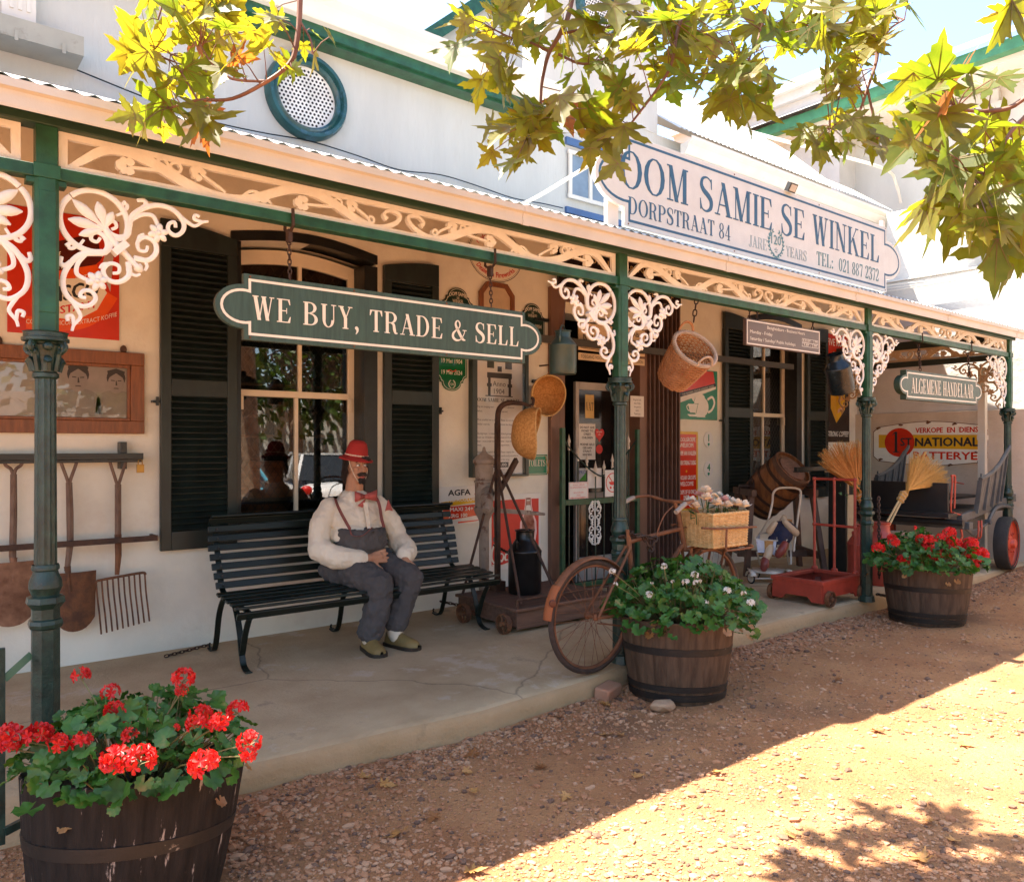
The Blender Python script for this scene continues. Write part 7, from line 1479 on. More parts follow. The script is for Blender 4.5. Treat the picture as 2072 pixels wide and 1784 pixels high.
# black and buff weighing post standing behind it
wp=aZ(*SC_(965,1390),0);Yw=wp.y-.25;wpt=aY(*SC_(965,1380),Yw)
xw=wpt.x;k_=wpt
zt3=aY(*SC_(965,540),Yw).z;xb0=aY(*SC_(465,515),Yw).x;
t=thing('weighing_post','black and buff wooden weighing post with a long black steelyard beam','weighing scale',(xw,Yw,0),world=True)
m=MB();m.bx(xw-.02,xw+.17,Yw,Yw+.2,0,zt3);m.obj('post',BLACKP,t,bevel=.004);m=MB();m.bx(xw-.0,xw+.155,Yw-.012,Yw-.002,.0,zt3-.24);m.bx(xw-.0,xw+.03,Yw-.012,Yw-.002,zt3-.23,zt3);m.bx(xw+.13,xw+.155,Yw-.012,Yw-.002,zt3-.23,zt3);m.obj('post_front',M_('buff_paint',(.42,.33,.2),.6,var=.15,spots=[((.1,.07,.05),18,.62,.06,.6)]),t)
m=MB();m.bx(xw-.06,xw+.17,Yw-.03,Yw+.22,zt3,zt3+.03);m.obj('post_cap',bpy.data.materials['buff_paint'],t);m=MB();m.bx(xb0+.25,xw+.1,Yw+.06,Yw+.1,zt3+.03,zt3+.075);m.bx(xb0+.25,xb0+.5,Yw+.05,Yw+.11,zt3+.02,zt3+.03);m.bx(xw+.02,xw+.15,Yw+.02,Yw+.16,zt3+.03,zt3+.09);m.obj('steelyard',BLACKP,t,bevel=.003)
# ---- red milk cans holding brooms
RCAN=M_('can_red',(.42,.07,.045),.45,.1,var=.15,vs=7,bump=.001,bs=30,spots=[((.2,.07,.04),10,.66,.06,.6)])
rc1=aY(*D_(1993,860,2.072,1217,1395),3.9);milkcan('milk_can','red milk can behind the far tub with two brooms in it',.155,.64,RCAN,T_(rc1.x,3.92,0)@RZ(.5))
rc2=aZ(*SC_(1095,1500),0);milkcan('milk_can','red milk can standing hidden behind the third column',.15,.6,RCAN,T_(rc2.x+.12,rc2.y+.05,0)@RZ(1.2))
BRI=[M_('broom_straw_pale',(.5,.27,.06),.8,var=.3,vs=40,col2=(.62,.37,.11)),M_('broom_straw_orange',(.42,.16,.035),.8,var=.3,vs=40,col2=(.55,.25,.06))]
STK=M_('stick_wood',(.5,.36,.17),.6,var=.15)
def broom(label,foot,tie,tips,mat,n,seed,flatn,sticks=2,grey=None):
    rn=random.Random(seed);foot=Vector(foot);tie=Vector(tie);tips=[Vector(p) for p in tips]
    t=thing('broom',label,'broom',tuple(foot),world=True)
    d=(tie-foot).normalized();fl=Vector(flatn)
    m=MB();sd=d.cross(fl).normalized()
    for s in (-1,1):m.tube([foot+sd*.018*s+fl*.004*s,tie+sd*.012*s],.0115,8)
    m.obj('stick',STK,t)
    m=MB();L=[]
    for i in range(n):
        q=rn.random();k=q*(len(tips)-1);j=min(int(k),len(tips)-2);tip=tips[j].lerp(tips[j+1],k-j)
        tip=tip+fl*rn.uniform(-.07,.07)+(tip-tie)*rn.uniform(-.28,.03)
        a=tie-d*.07+sd*((q-.5)*-.06)+fl*rn.uniform(-.02,.02);b_=tie+d*.05+sd*((q-.5)*-.07)+fl*rn.uniform(-.025,.025);mid=b_.lerp(tip,.5)+d*.02*(1-abs(q-.5))+fl*rn.uniform(-.02,.02)
        m.m=0;m.tube([a,b_,mid,tip],[.0035,.0035,.0026,.0014],4,caps=False);L.append((tip,(tip-mid).normalized()))
    m.m=1
    for tip,dd in L:
        for _ in range(2):
            p=tip-dd*rn.uniform(.0,.07);v=(dd+Vector((rn.uniform(-.6,.6),rn.uniform(-.6,.6),rn.uniform(-.6,.6)))).normalized();m.tube([p,p+v*.028],[.0018,.0005],3,caps=False)
    m.obj('bristles',[mat,grey or mat],t,smooth=0)
    m=MB()
    for o in (-.05,.0,.045):
        c_=tie+d*o;m.tube([c_+sd*.044*math.cos(a)+fl*.034*math.sin(a) for a in [2*math.pi*i/16 for i in range(16)]],.0035,5,closed=True)
    m.obj('binding',M_('broom_wire',(.5,.4,.28),.5,.3) if 'broom_wire' not in bpy.data.materials else bpy.data.materials['broom_wire'],t)
z6=lambda x,y,Y:aY(*D_(1993,860,2.072,x,y),Y)
GRYB=M_('broom_seed',(.4,.29,.1),.9,var=.3,vs=50)
broom('pale straw broom fanned open to the right in the far red milk can',(rc1.x+.02,3.92,.5),z6(1335,1225,3.9),[z6(1395,950,3.86),z6(1470,955,3.86),z6(1545,1000,3.86),z6(1590,1060,3.86),z6(1605,1110,3.86),z6(1600,1150,3.87)],BRI[0],520,3,(-.5,-.85,.1),grey=GRYB)
broom('orange straw broom fanned to the left behind the third column',(rc1.x-.03,3.95,.5),z6(1085,1235,4.02),[z6(835,1020,4.15),z6(845,960,4.15),z6(900,915,4.15),z6(980,893,4.1),z6(1060,890,4.1),z6(1120,925,4.1)],BRI[1],560,8,(-.5,-.85,.1),grey=GRYB)
# dried bunch tied beside the broom
bp=z6(1075,1170,4.0);t=thing('dried_plant','small leafy sprig tied to the orange broom behind the post','plant',tuple(bp),world=True);rn=random.Random(2);m=MB()
for i in range(46):
    a=Vector((rn.gauss(0,1),rn.gauss(0,.5),rn.gauss(0,1))).normalized();l=rn.uniform(.03,.055);p=bp+Vector((rn.uniform(-.35,.0) if i%3==0 else rn.uniform(-.07,.05),rn.uniform(-.06,.06),rn.uniform(-.1,.1)));v=a.orthogonal().normalized()*l*.3;m.add([p,p+a*l*.5+v,p+a*l,p+a*l*.5-v],[(0,1,2,3)])
m.obj('leaves',SLF,t,smooth=0)
# ---- wagon
WBK=M_('wagon_black',(.014,.013,.013),.5,var=.3,vs=6,bump=.001);WGR=M_('wagon_grey',(.085,.09,.09),.55,var=.25,vs=6,bump=.002,bs=40,spots=[((.25,.22,.18),12,.68,.05,.6)]);WRD=M_('wagon_red',(.42,.06,.03),.45,var=.2,spots=[((.12,.05,.03),14,.66,.05,.7)])
t=thing('horse_wagon','old black and grey horse wagon with rubber tyres and red wheel in the end bay','wagon',(9.9,4.2,0),world=True)
m=MB();m.bx(9.0,9.04,3.68,4.85,.70,1.02);m.obj('end_panel',WBK,t,bevel=.003)
m=MB();m.bx(8.85,10.6,3.62,4.9,.66,.695);m.bx(8.82,8.87,3.6,4.92,.655,.70);m.bx(9.5,10.5,3.9,4.7,.8,.83);m.obj('floor_boards',WBK,t,bevel=.003)
m=MB();m.beam((9.15,3.62,.63),(10.7,3.62,.8),.06,.09);m.beam((9.15,4.88,.63),(10.6,4.88,.8),.06,.09);m.bx(9.1,9.2,3.5,5.0,.52,.6);m.obj('chassis',WGR,t,bevel=.006)
m=MB();m.tube([(8.95,3.5,.6),(8.95,4.95,.6)],.035,10);m.obj('axle_tree',WBK,t)
for y in (3.56,4.72):
    sd=MB()
    lo=cr([(9.42,0,.70),(9.7,0,.73),(9.95,0,.77),(10.1,0,.80)],4);hi=cr([(9.42,0,1.045),(9.7,0,1.1),(9.95,0,1.2),(10.15,0,1.33)],4)
    for i in range(len(lo)-1):
        a,b_,c_,d_=lo[i],lo[i+1],hi[i+1],hi[i]
        for o in (0,):
            sd.add([(a.x,y,a.z),(b_.x,y,b_.z),(c_.x,y-.06,c_.z),(d_.x,y-.04,d_.z),(a.x,y+.02,a.z),(b_.x,y+.02,b_.z),(c_.x,y-.04,c_.z),(d_.x,y-.02,d_.z)],[(0,1,2,3),(7,6,5,4),(3,2,6,7),(0,4,5,1),(0,3,7,4),(1,5,6,2)])
    pn=sd.obj('side_panel',WGR,t)
    m=MB();m.tube([(p.x,y-.05,p.z+.012) for p in hi]+[(10.22,y-.06,1.40),(10.24,y-.06,1.43)],[.024]*len(hi)+[.02,.018],8)
    for i in (0,3,6,9,12):
        a=lo[min(i,len(lo)-1)];b_=hi[min(i,len(hi)-1)];m.beam((a.x,y-.014,a.z-.02),(b_.x,y-.06,b_.z),.018,.03)
    m.tube([(9.46,y-.04,1.05),(9.46,y-.045,1.12)],.01,6);m.obj('side_rail',WGR,pn)
m=MB();m.tube(cr([(9.06,3.66,.70),(8.98,3.64,.75),(9.02,3.64,1.07),(9.04,3.66,1.1),(9.12,3.66,1.1),(9.14,3.66,1.06),(9.12,3.66,.74)],5),.01,7);m.tube([(9.05,3.64,.70),(9.2,3.6,.66),(9.35,3.6,.66)],.01,7);m.tube([(9.1,3.6,.62),(9.12,3.58,.45),(9.1,3.6,.36)],.012,7);m.tube([(9.1,3.75,.62),(8.95,4.1,.61)],.01,6);m.tube([(9.2,3.7,1.03),(10.1,3.95,.97)],.009,6);m.tube([(9.1,3.62,.4),(9.6,3.7,.3)],.012,7);m.obj('red_ironwork',WRD,t)
m=MB()
for i in range(5):m.tube(cr([(9.05+.05*i,3.57,.555-.014*i),(9.4,3.57,.49-.012*i),(9.8-.05*i,3.57,.55-.012*i)],6),.011,6)
for x in (9.05,9.8):m.tube([(x,3.54,.56),(x,3.6,.56)],.03,8)
m.tube(cr([(9.8,3.57,.56),(10.0,3.57,.7),(10.3,3.57,.72),(10.5,3.57,.68)],5),.022,7);m.obj('leaf_spring',WGR,t)
m=MB()
for x in (9.42,9.5):m.tube(cr([(x,3.53,.6),(x-.02,3.53,.42),(x,3.6,.38)],4),.01,6)
m.obj('u_bolt',WRD,t)
for c_ in ((10.14,3.5,.30),(10.14,4.95,.30)):
    m=MB();Mw=T_(*c_)@RZ(math.radians(6))@RX(math.pi/2)
    m.lathe([(.25,-.06),(.275,-.075),(.295,-.07),(.305,-.04),(.307,0),(.305,.04),(.295,.07),(.275,.075),(.25,.06)],44,Mw,caps=False);w_=m.obj('tyre',M_('tyre_rubber',(.03,.026,.023),.8,var=.2,vs=9,bump=.006,bs=30) if 'tyre_rubber' not in bpy.data.materials else bpy.data.materials['tyre_rubber'],t)
    m=MB();m.lathe([(.262,.075),(.262,.05),(.245,.03),(.2,.02),(.11,.03),(.06,.05),(.05,.09),(.03,.1),(.0001,.1)],36,Mw,caps=False)
    for i in range(5):
        a=2*math.pi*i/5;m.lathe([(.014,0),(.012,.02),(.0001,.022)],8,Mw@T_(.1*math.cos(a),.1*math.sin(a),.028))
        a+=.6;m.lathe([(.012,0),(.01,.02),(.0001,.022)],8,Mw@T_(.175*math.cos(a),.175*math.sin(a),.025))
    m.obj('rim',WRD,w_)
OLDG=M_('old_grey_wood',(.27,.2,.14),.8,var=.3,vs=6,bump=.003,bs=40,stretch=(1,5,5))
m=MB();m.box((0,0,0),(.3,.1,.07),T_(8.62,4.1,.46)@RZ(-.9));m.beam((8.75,3.9,.4),(9.75,3.75,.3),.08,.05);m.obj('draw_bar',OLDG,t,bevel=.01)
m=MB();m.tube(cr([(8.9,3.75,.4),(8.8,3.75,.2)],3),.006,5);chain(m,(7.16,3.53,.95),(7.17,3.53,.2),.006,.04);chain(m,(7.12,3.53,.06),(7.3,3.5,.02),.006,.04);tag(m.obj('lock_chain',CHAINM),'rusty chain wrapped round the third column','chain')
# small round lamp low on the wall
m=MB();pl=aY(*SC_(850,1130),WY);m.lathe([(.05,0),(.05,.05),(.035,.07),(.0001,.075)],16,front(pl.x,WY,pl.z));tag(m.obj('wall_lamp',M_('lamp_grey',(.4,.38,.35),.4)),'small round grey fitting low on the wall behind the weighing post','lamp')
# railing at the near edge
t=thing('iron_railing','dark green iron railing at the near corner of the stoep','railing',(.1,3.6,0),world=True)
ra=aY(8,1500,3.56)
m=MB();m.bx(ra.x-.025,ra.x+.003,3.54,3.56,-.1,.65);m.obj('post',DKGREEN,t,bevel=.002)
m=MB();m.beam((ra.x+.0,3.55,.53),(.44,3.59,.6),.004,.03);m.obj('bracket',M_('worn_green',(.1,.2,.12),.5),t)
m=MB();m.beam((ra.x,3.54,-.05),(.5,3.58,-.02),.02,.03);m.obj('lower_rail',DKGREEN,t)
# ================================================================ TUBS, GERANIUMS, TREE, GRAVEL
def woodtub(name,c1,c2,paint):
    m=bpy.data.materials.new(name)
    return M_(name,c1,.75,spec=.22,var=.3,vs=5,bump=.003,bs=30,stretch=(6,6,.6),col2=c2,spots=paint)
TUBM=[woodtub('tub_dark',(.008,.0065,.0055),(.022,.017,.014),[((.36,.3,.26),3.4,.6,.02,.85),((.12,.09,.07),11,.66,.06,.6)]),woodtub('tub_brown',(.06,.036,.022),(.115,.072,.045),[((.25,.18,.12),9,.68,.05,.5),((.04,.028,.02),4,.6,.15,.6)]),woodtub('tub_grey_brown',(.055,.036,.025),(.105,.07,.047),[((.28,.2,.14),9,.68,.05,.5)])]
HPM=M_('tub_hoop',(.016,.013,.011),.55,.2,var=.3,vs=9,bump=.002,bs=40,spots=[((.3,.25,.2),4,.62,.02,.7),((.07,.035,.02),12,.6,.1,.5)])
PSOIL=M_('potting_soil',(.03,.02,.013),.95,var=.4,vs=20,bump=.02,bs=30)
def tub(label,x,y,z0,r0,r1,h,mat,tilt=0,roll=0):
    t=thing('barrel_planter',label,'planter',(x,y,z0));hd=Vector((x,y,0)).normalized();t.rotation_euler=(Matrix.Rotation(math.radians(roll),3,hd)@Matrix.Rotation(math.radians(tilt),3,Vector((hd.y,-hd.x,0)))).to_euler()
    m=MB();n=26;vs=[];prof=[(r0*.98,0),(r0,.01),(r0+(r1-r0)*.35+.008,h*.35),(r0+(r1-r0)*.7+.008,h*.7),(r1,h-.006),(r1-.004,h),(r1-.03,h),(r1-.032,h-.08)]
    k=n*6
    for r,z in prof:
        for j in range(k):
            a=2*math.pi*j/k;q=r-(.004 if j%6==0 else 0)+.0015*math.sin(j//6*12.9);vs.append((q*math.cos(a),q*math.sin(a),z))
    m.add(vs,[(i*k+j,i*k+(j+1)%k,(i+1)*k+(j+1)%k,(i+1)*k+j) for i in range(len(prof)-1) for j in range(k)]);m.lathe([(r0*.98,0),(.0001,0)],24,caps=False);m.obj('staves',mat,t,smooth=30)
    for a,b in ((.10,.045),(.22,.01),(.62,.05),) if False else ((.05,.04),(.16,.035),(.60,.045)):
        z=h*a;z2=z+b;R_=lambda q:r0+(r1-r0)*q/h+.0105
        m=MB();m.lathe([(R_(z)-.006,z),(R_(z),z+.002),(R_(z2)+.0005,z2-.002),(R_(z2)-.006,z2)],60,caps=False);m.obj('hoop',HPM,t)
    m=MB();m.lathe([(r1-.032,h-.045),(.0001,h-.02)],24,caps=False);m.obj('soil',PSOIL,t)
    return t
tub('large dark barrel tub with white paint scrapes at the near left corner',.625,2.875,-.235,.262,.355,.56,TUBM[0],-9,4)
tub('brown barrel tub of white flowers in front of the bicycle wheel',3.885,3.2,-.15,.285,.352,.49,TUBM[1],-5)
tub('brown barrel tub of red flowers furthest along the kerb',7.2,3.12,-.14,.29,.36,.48,TUBM[2],-4)
GL1=leafm('geranium_leaf',(.022,.085,.012),(.07,.19,.025),(.8,1,.3),spot=(.28,.22,.06),scale=14,tw=.25)
GST=M_('geranium_stem',(.14,.16,.05),.6,var=.3,vs=20,col2=(.22,.15,.07));DRYL=leafm('dry_leaf',(.3,.13,.04),(.42,.22,.08),(1,.7,.4),scale=20,tw=.2)
PRED=leafm('petal_red',(.62,.008,.012),(.72,.03,.02),(1,.4,.3),scale=30,tw=.3);PWH=leafm('petal_white_geranium',(.72,.7,.66),(.78,.76,.72),(1,1,.9),scale=30,tw=.3)
def gleaf(m,c,d,n,r,rn):
    """a scalloped round leaf: c stalk point, d pointing direction, n face normal"""
    d=Vector(d).normalized();n=Vector(n);n=(n-d*n.dot(d)).normalized();s=d.cross(n);K=19
    ctr=Vector(c)+d*r*.35-n*r*.12;vs=[ctr];
    for i in range(K):
        a=math.radians(-155+310*i/(K-1));rr=r*(.88+.16*(i%2))*(1-.12*abs(a)/3);vs.append(Vector(c)+d*(r*.35+rr*math.cos(a))+s*rr*math.sin(a)+n*(r*.13*math.sin(i*2.1+rn.random())+.05*r))
    mid=[Vector(c)+d*(r*.35+.55*r*math.cos(math.radians(-155+310*i/(K-1))))+s*.55*r*math.sin(math.radians(-155+310*i/(K-1)))+n*r*.02*(-1)**i for i in range(K)]
    f=[(0,1+K+i,2+K+i) for i in range(K-1)]+[(1+K+i,1+i,2+i,2+K+i) for i in range(K-1)]
    m.add(vs+mid,f)
def head(m,c,r,rn,n=17):
    for i in range(n):
        z=rn.uniform(-.45,1);a=rn.uniform(0,6.283);q=math.sqrt(max(0,1-z*z));o=Vector((q*math.cos(a),q*math.sin(a),z*.85));p=Vector(c)+o*r;u=o.orthogonal().normalized();v=o.cross(u);fr=r*.62;a0=rn.uniform(0,6)
        for k_ in range(5):
            b=a0+k_*1.2566;e=u*math.cos(b)+v*math.sin(b);g=o.cross(e)
            m.add([p-o*r*.1,p+e*fr*.45+g*fr*.26+o*r*.05,p+e*fr*.85+g*fr*.25+o*r*rn.uniform(-.05,.15),p+e*fr+o*r*rn.uniform(-.1,.1),p+e*fr*.85-g*fr*.25+o*r*rn.uniform(-.05,.15),p+e*fr*.45-g*fr*.26+o*r*.05],[(0,1,2,3),(0,3,4,5)])
def plant(label,base,rx,h,n,leafr,heads,mat,seed,cat='geranium',gaps=.0,drop=.1,hl=None):
    rn=random.Random(seed);base=Vector(base);t=thing('geranium',label,cat,tuple(base),world=True)
    m=MB();st=MB()
    for i in range(n):
        a=rn.uniform(0,6.283);q=math.sqrt(rn.random());R_=rx*q*1.12
        top=h*(1-.65*q*q)*rn.uniform(.35,1.05)-drop*max(0,q-.75)*4*rn.random()
        p=base+Vector((R_*math.cos(a),R_*math.sin(a),top));o=Vector((math.cos(a),math.sin(a),0))
        nn=(Vector((0,0,1))*rn.uniform(.3,1)+o*rn.uniform(.1,1.0)+Vector((rn.gauss(0,.35),rn.gauss(0,.35)-.25,rn.gauss(0,.2))))
        d=o*rn.uniform(.3,1)+Vector((rn.gauss(0,.6),rn.gauss(0,.6),rn.uniform(-.7,.2)))
        gleaf(m,p,d,nn,leafr*rn.uniform(.55,1.15),rn)
        if i%2==0:
            rt_=base+Vector((R_*.45*math.cos(a),R_*.45*math.sin(a),-.03));st.tube([rt_,rt_.lerp(p,.5)+o*.02,p],[.004,.003,.0018],4,caps=False)
    m.obj('leaves',GL1,t,smooth=60)
    m=MB()
    for i in range(max(6,n//40)):
        a=rn.uniform(0,6.283);R_=rx*rn.uniform(.8,1.12);p=base+Vector((R_*math.cos(a),R_*math.sin(a),rn.uniform(-.09,.06)));gleaf(m,p,(math.cos(a),math.sin(a),-1),(math.cos(a),math.sin(a),.4),leafr*rn.uniform(.5,.8),rn)
    m.obj('withered_leaves',DRYL,t,smooth=60)
    for c,r in heads:
        c=Vector(c);k_=MB();k_.m=0;head(k_,(0,0,0),r,rn,max(8,int(r*420)));k_.v=[tuple(c+Vector(v)) for v in k_.v];k_.obj('flower_head',mat,t,smooth=0)
        foot=base+(c-base)*.3;foot.z=base.z-.02;st.tube(cr([foot,foot.lerp(c,.5)+Vector((rn.uniform(-.02,.02),rn.uniform(-.02,.02),.02)),c-Vector((0,0,r*.3))],3),.0026,4,caps=False)
        for _ in range(6):
            e=Vector((rn.gauss(0,1),rn.gauss(0,1),rn.gauss(0,1))).normalized();st.tube([c-Vector((0,0,r*.4)),c+e*r*.7],.0012,3,caps=False)
    st.obj('stems',GST,t)
Z7_=lambda x,y:D_(0,1717,2.072,x,y)
h1_=[(490,530,2.66,.034),(670,632,2.62,.035),(700,745,2.52,.04),(1110,545,2.7,.043),(1100,620,2.68,.026),(1215,775,2.52,.044),(1190,820,2.48,.036),(1330,815,2.5,.04),(1440,740,2.62,.04),(1510,930,2.45,.042),(1505,1005,2.43,.03),(1235,1065,2.3,.05),(705,1035,2.3,.05),(770,1075,2.28,.03),(850,1035,2.3,.05),(500,930,2.42,.036),(355,938,2.4,.036),(235,890,2.5,.048),(60,900,2.5,.05),(55,960,2.48,.036),(790,890,2.45,.03),(770,825,2.6,.018),(1065,845,2.5,.015)]
plant('red geranium spilling over the large dark tub in the near left corner',(.66,2.88,.335),.33,.24,330,.04,[(aB(*Z7_(x,y),b),r*.8) for x,y,b,r in h1_],PRED,21,drop=.03)
BXp=lambda x,y:aB(*D_(1550,1350,2.5486,x,y),4.66)
h2_=[(615,815,.03),(635,910,.018),(885,985,.028),(995,775,.026),(1225,840,.03),(1160,895,.03),(1235,900,.024),(1265,895,.022),(1465,958,.032),(1590,980,.022),(1640,1050,.034),(1310,1042,.02),(1015,1090,.014),(905,900,.012),(1060,890,.014)]
plant('bushy white geranium in the tub in front of the bicycle',(3.97,3.24,.34),.43,.36,620,.043,[(BXp(x,y),r*.72) for x,y,r in h2_],PWH,33,drop=.14)
LCp=lambda x,y,b=6.72:aB(*LC_(x,y),b)
h3_=[(380,1320,.035),(400,1370,.045),(240,1430,.05),(690,1340,.045),(770,1340,.04),(820,1345,.025),(615,1220,.02),(980,1270,.05),(1020,1380,.062),(900,1325,.045),(760,1400,.05),(740,1440,.045),(830,1500,.062),(505,1560,.055),(1200,1390,.06),(1150,1420,.05),(1220,1470,.07),(1300,1500,.065),(1250,1540,.06),(1240,1605,.04),(950,1460,.04),(990,1510,.025)]
plant('red geranium in the furthest barrel tub by the wagon',(7.2,3.12,.34),.43,.33,520,.046,[(LCp(x,y),r*.95) for x,y,r in h3_],PRED,45,drop=.05)
# ---- plane tree: trunk out of frame to the right, one long limb over the street side, hanging twigs
BARK=M_('plane_bark',(.16,.1,.06),.8,var=.3,vs=9,bump=.006,bs=25,col2=(.3,.22,.15));TWIG=M_('plane_twig',(.13,.055,.035),.7,var=.3,vs=12,col2=(.24,.12,.08))
LEAVES=[leafm('plane_leaf_olive',(.12,.12,.014),(.19,.18,.022),(2.2,2.2,.7),spot=(.22,.11,.03),scale=14,tw=.55),leafm('plane_leaf_green',(.08,.115,.013),(.14,.17,.022),(2.3,2.3,.7),spot=(.15,.09,.02),scale=14,tw=.55),leafm('plane_leaf_gold',(.2,.17,.02),(.26,.22,.03),(2.0,1.9,.6),spot=(.28,.13,.03),scale=14,tw=.55),leafm('plane_leaf_russet',(.3,.09,.02),(.42,.15,.03),(1.4,1.2,.7),scale=16,tw=.5)]
tree=thing('plane_tree','plane tree whose leafy twigs hang across the top of the view','tree',(5.2,-2.4,-.15),world=True)
limb_=[(5.2,-2.4,-.2),(5.15,-2.3,1.2),(5.0,-2.0,2.6),(4.6,-1.0,3.9),(4.1,.5,4.3),(3.4,1.5,4.1),(2.4,2.2,3.8),(1.5,2.5,3.55),(.9,2.55,3.4)]
m=MB();m.tube(cr(limb_[:4],5),[.26,.24,.22,.21,.2,.2,.19,.185,.18,.175,.17,.165,.16,.15,.14,.12],14);m.obj('trunk',BARK,tree)
m=MB();c_=cr(limb_[3:],5);m.tube(c_,[.12-.1*i/(len(c_)-1) for i in range(len(c_))],10);m.tube(cr([(4.1,.5,4.3),(5.2,1.5,4.3),(6.2,2.0,4.0)],5),[.06-.004*i for i in range(11)],8);m.tube(cr([(4.3,0,4.2),(4.6,1.0,3.6),(4.7,1.4,3.2)],5),[.04-.003*i for i in range(11)],8);m.obj('limb',BARK,tree)
HALF=[(0,0),(.16,-.13),(.34,-.2),(.42,-.12),(.55,-.15),(.72,-.08),(.5,.03),(.42,.1),(.3,.14),(.48,.19),(.62,.3),(.76,.3),(1.04,.5),(.8,.5),(.74,.6),(.58,.55),(.44,.56),(.21,.44),(.27,.62),(.38,.76),(.25,.84),(.24,1.0),(.12,1.08),(.09,1.24),(0,1.48)]
OUT=HALF+[(-x,y) for x,y in HALF[-2:0:-1]]
lv=[MB() for _ in LEAVES];tw=MB();rn=random.Random(77);GM=[]
def pleaf(base,d,n,s,k,pet=None):
    d=Vector(d).normalized();n=Vector(n);n=(n-d*n.dot(d));n=n.normalized() if n.length>1e-4 else d.orthogonal().normalized();x=d.cross(n);c1=rn.uniform(.05,.28);c2=rn.uniform(-.1,.3);tw_=rn.uniform(-.15,.15)
    P=lambda u,v:Vector(base)+(x*u+d*v+n*(c1*abs(u)-c2*(v-.3)**2*.6-.25*u*u*.6+tw_*u*v))*s if False else Vector(base)+(x*u+d*v+n*(c1*abs(u)-c2*v*v*.45+tw_*u*v))*s
    vs=[P(0,.34)]+[P(u*.52,.34+(v-.34)*.52) for u,v in OUT]+[P(u*rn.uniform(.94,1.05),v) for u,v in OUT];K=len(OUT)
    lv[k].m=0;lv[k].add(vs,[(0,1+i,1+(i+1)%K) for i in range(K)]+[(1+i,1+K+i,1+K+(i+1)%K,1+(i+1)%K) for i in range(K)])
    lv[k].m=1
    for tx,ty in ((0,1.38),(.66,.24),(-.66,.24),(.9,.42),(-.9,.42),(.38,.95),(-.38,.95)):
        fo=P(0,.12);ti=P(tx*.92,ty*.92);md=P(tx*.5,ty*.5+.05);sd=(ti-fo).cross(n);sd=sd.normalized()*s*.012 if sd.length>1e-6 else x*s*.01
        for e in (.004,-.004):
            o_=n*s*e*3;lv[k].add([fo-sd+o_,fo+sd+o_,md+sd*.8+o_,ti+o_,md-sd*.8+o_],[(0,1,2,4),(4,2,3)])
def twig(pts,b,r0,r1,world=None):
    P=[aB(px,py,b if not isinstance(b,list) else b[i]) for i,(px,py) in enumerate(pts)]
    c=cr(P,5);tw.tube(c,[r0+(r1-r0)*i/(len(c)-1) for i in range(len(c))],6);GM.extend(c);return c
V=lambda *a:Vector(a)
def near(p,pool): return min(pool,key=lambda q:(q-p).length)
def spray(cx,cy,rx,ry,n,b,s,pool,ks=(0,1,0,2,1,0),db=.25,fn=None):
    n=int(n*1.08+.5);s*=1.06
    for i in range(n):
        while True:
            u,v=rn.uniform(-1,1),rn.uniform(-1,1)
            if u*u+v*v<=1:break
        bb=b+rn.uniform(-db,db);p=aB(cx+u*rx,cy+v*ry,bb);j=near(p,pool);o=p-j
        out=o.normalized() if o.length>.01 else Vector((0,0,-1))
        d=out*.8+Vector((rn.gauss(0,.4),rn.gauss(0,.4),rn.gauss(-.55,.35)))
        vw=p-Vector((0,0,CH));vw.normalize()
        nn=-vw*rn.choice((1,1,-1))*rn.uniform(.35,1.0)+Vector((rn.gauss(0,.45),rn.gauss(0,.45),rn.uniform(.1,.8)))
        sz=s*rn.uniform(.55,1.1);base=p-d.normalized()*sz*.35
        k=rn.choice(ks);k=3 if rn.random()<.025 else k
        pleaf(base,d,nn,sz,k)
        tw.tube([j,j.lerp(base,.5)+Vector((0,0,.01)),base],[.0025,.0018,.0015],4,caps=False)
limbpool=cr(limb_[4:],6)
# left spray
b1=2.75
p1=twig([(610,-260),(607,0),(600,90),(585,130),(540,165),(470,200),(400,203),(350,217)],[2.75]*8,.011,.004)
p1b=twig([(540,165),(470,160),(430,130),(405,90)],b1,.005,.003);p1c=twig([(605,40),(628,80),(632,110)],b1,.005,.003);p1d=twig([(330,-200),(335,-60),(330,0),(320,40)],b1,.006,.003);p1e=twig([(400,203),(375,160),(345,110)],b1,.004,.002)
q1=p1[12:]+p1b+p1e;
spray(360,30,120,60,20,b1,.115,p1d+p1b,(2,0,2,1));spray(370,120,110,60,15,b1,.115,q1,(2,0,1,2));spray(340,230,90,35,9,b1,.12,q1,(0,1,0,2));spray(480,110,60,45,6,b1,.09,p1b,(2,2,0));spray(560,40,40,35,4,b1,.085,p1[4:12],(0,1));spray(600,125,45,30,5,b1,.075,p1c+p1[12:18],(0,2,1));spray(655,75,22,20,2,b1,.06,p1c,(0,1))
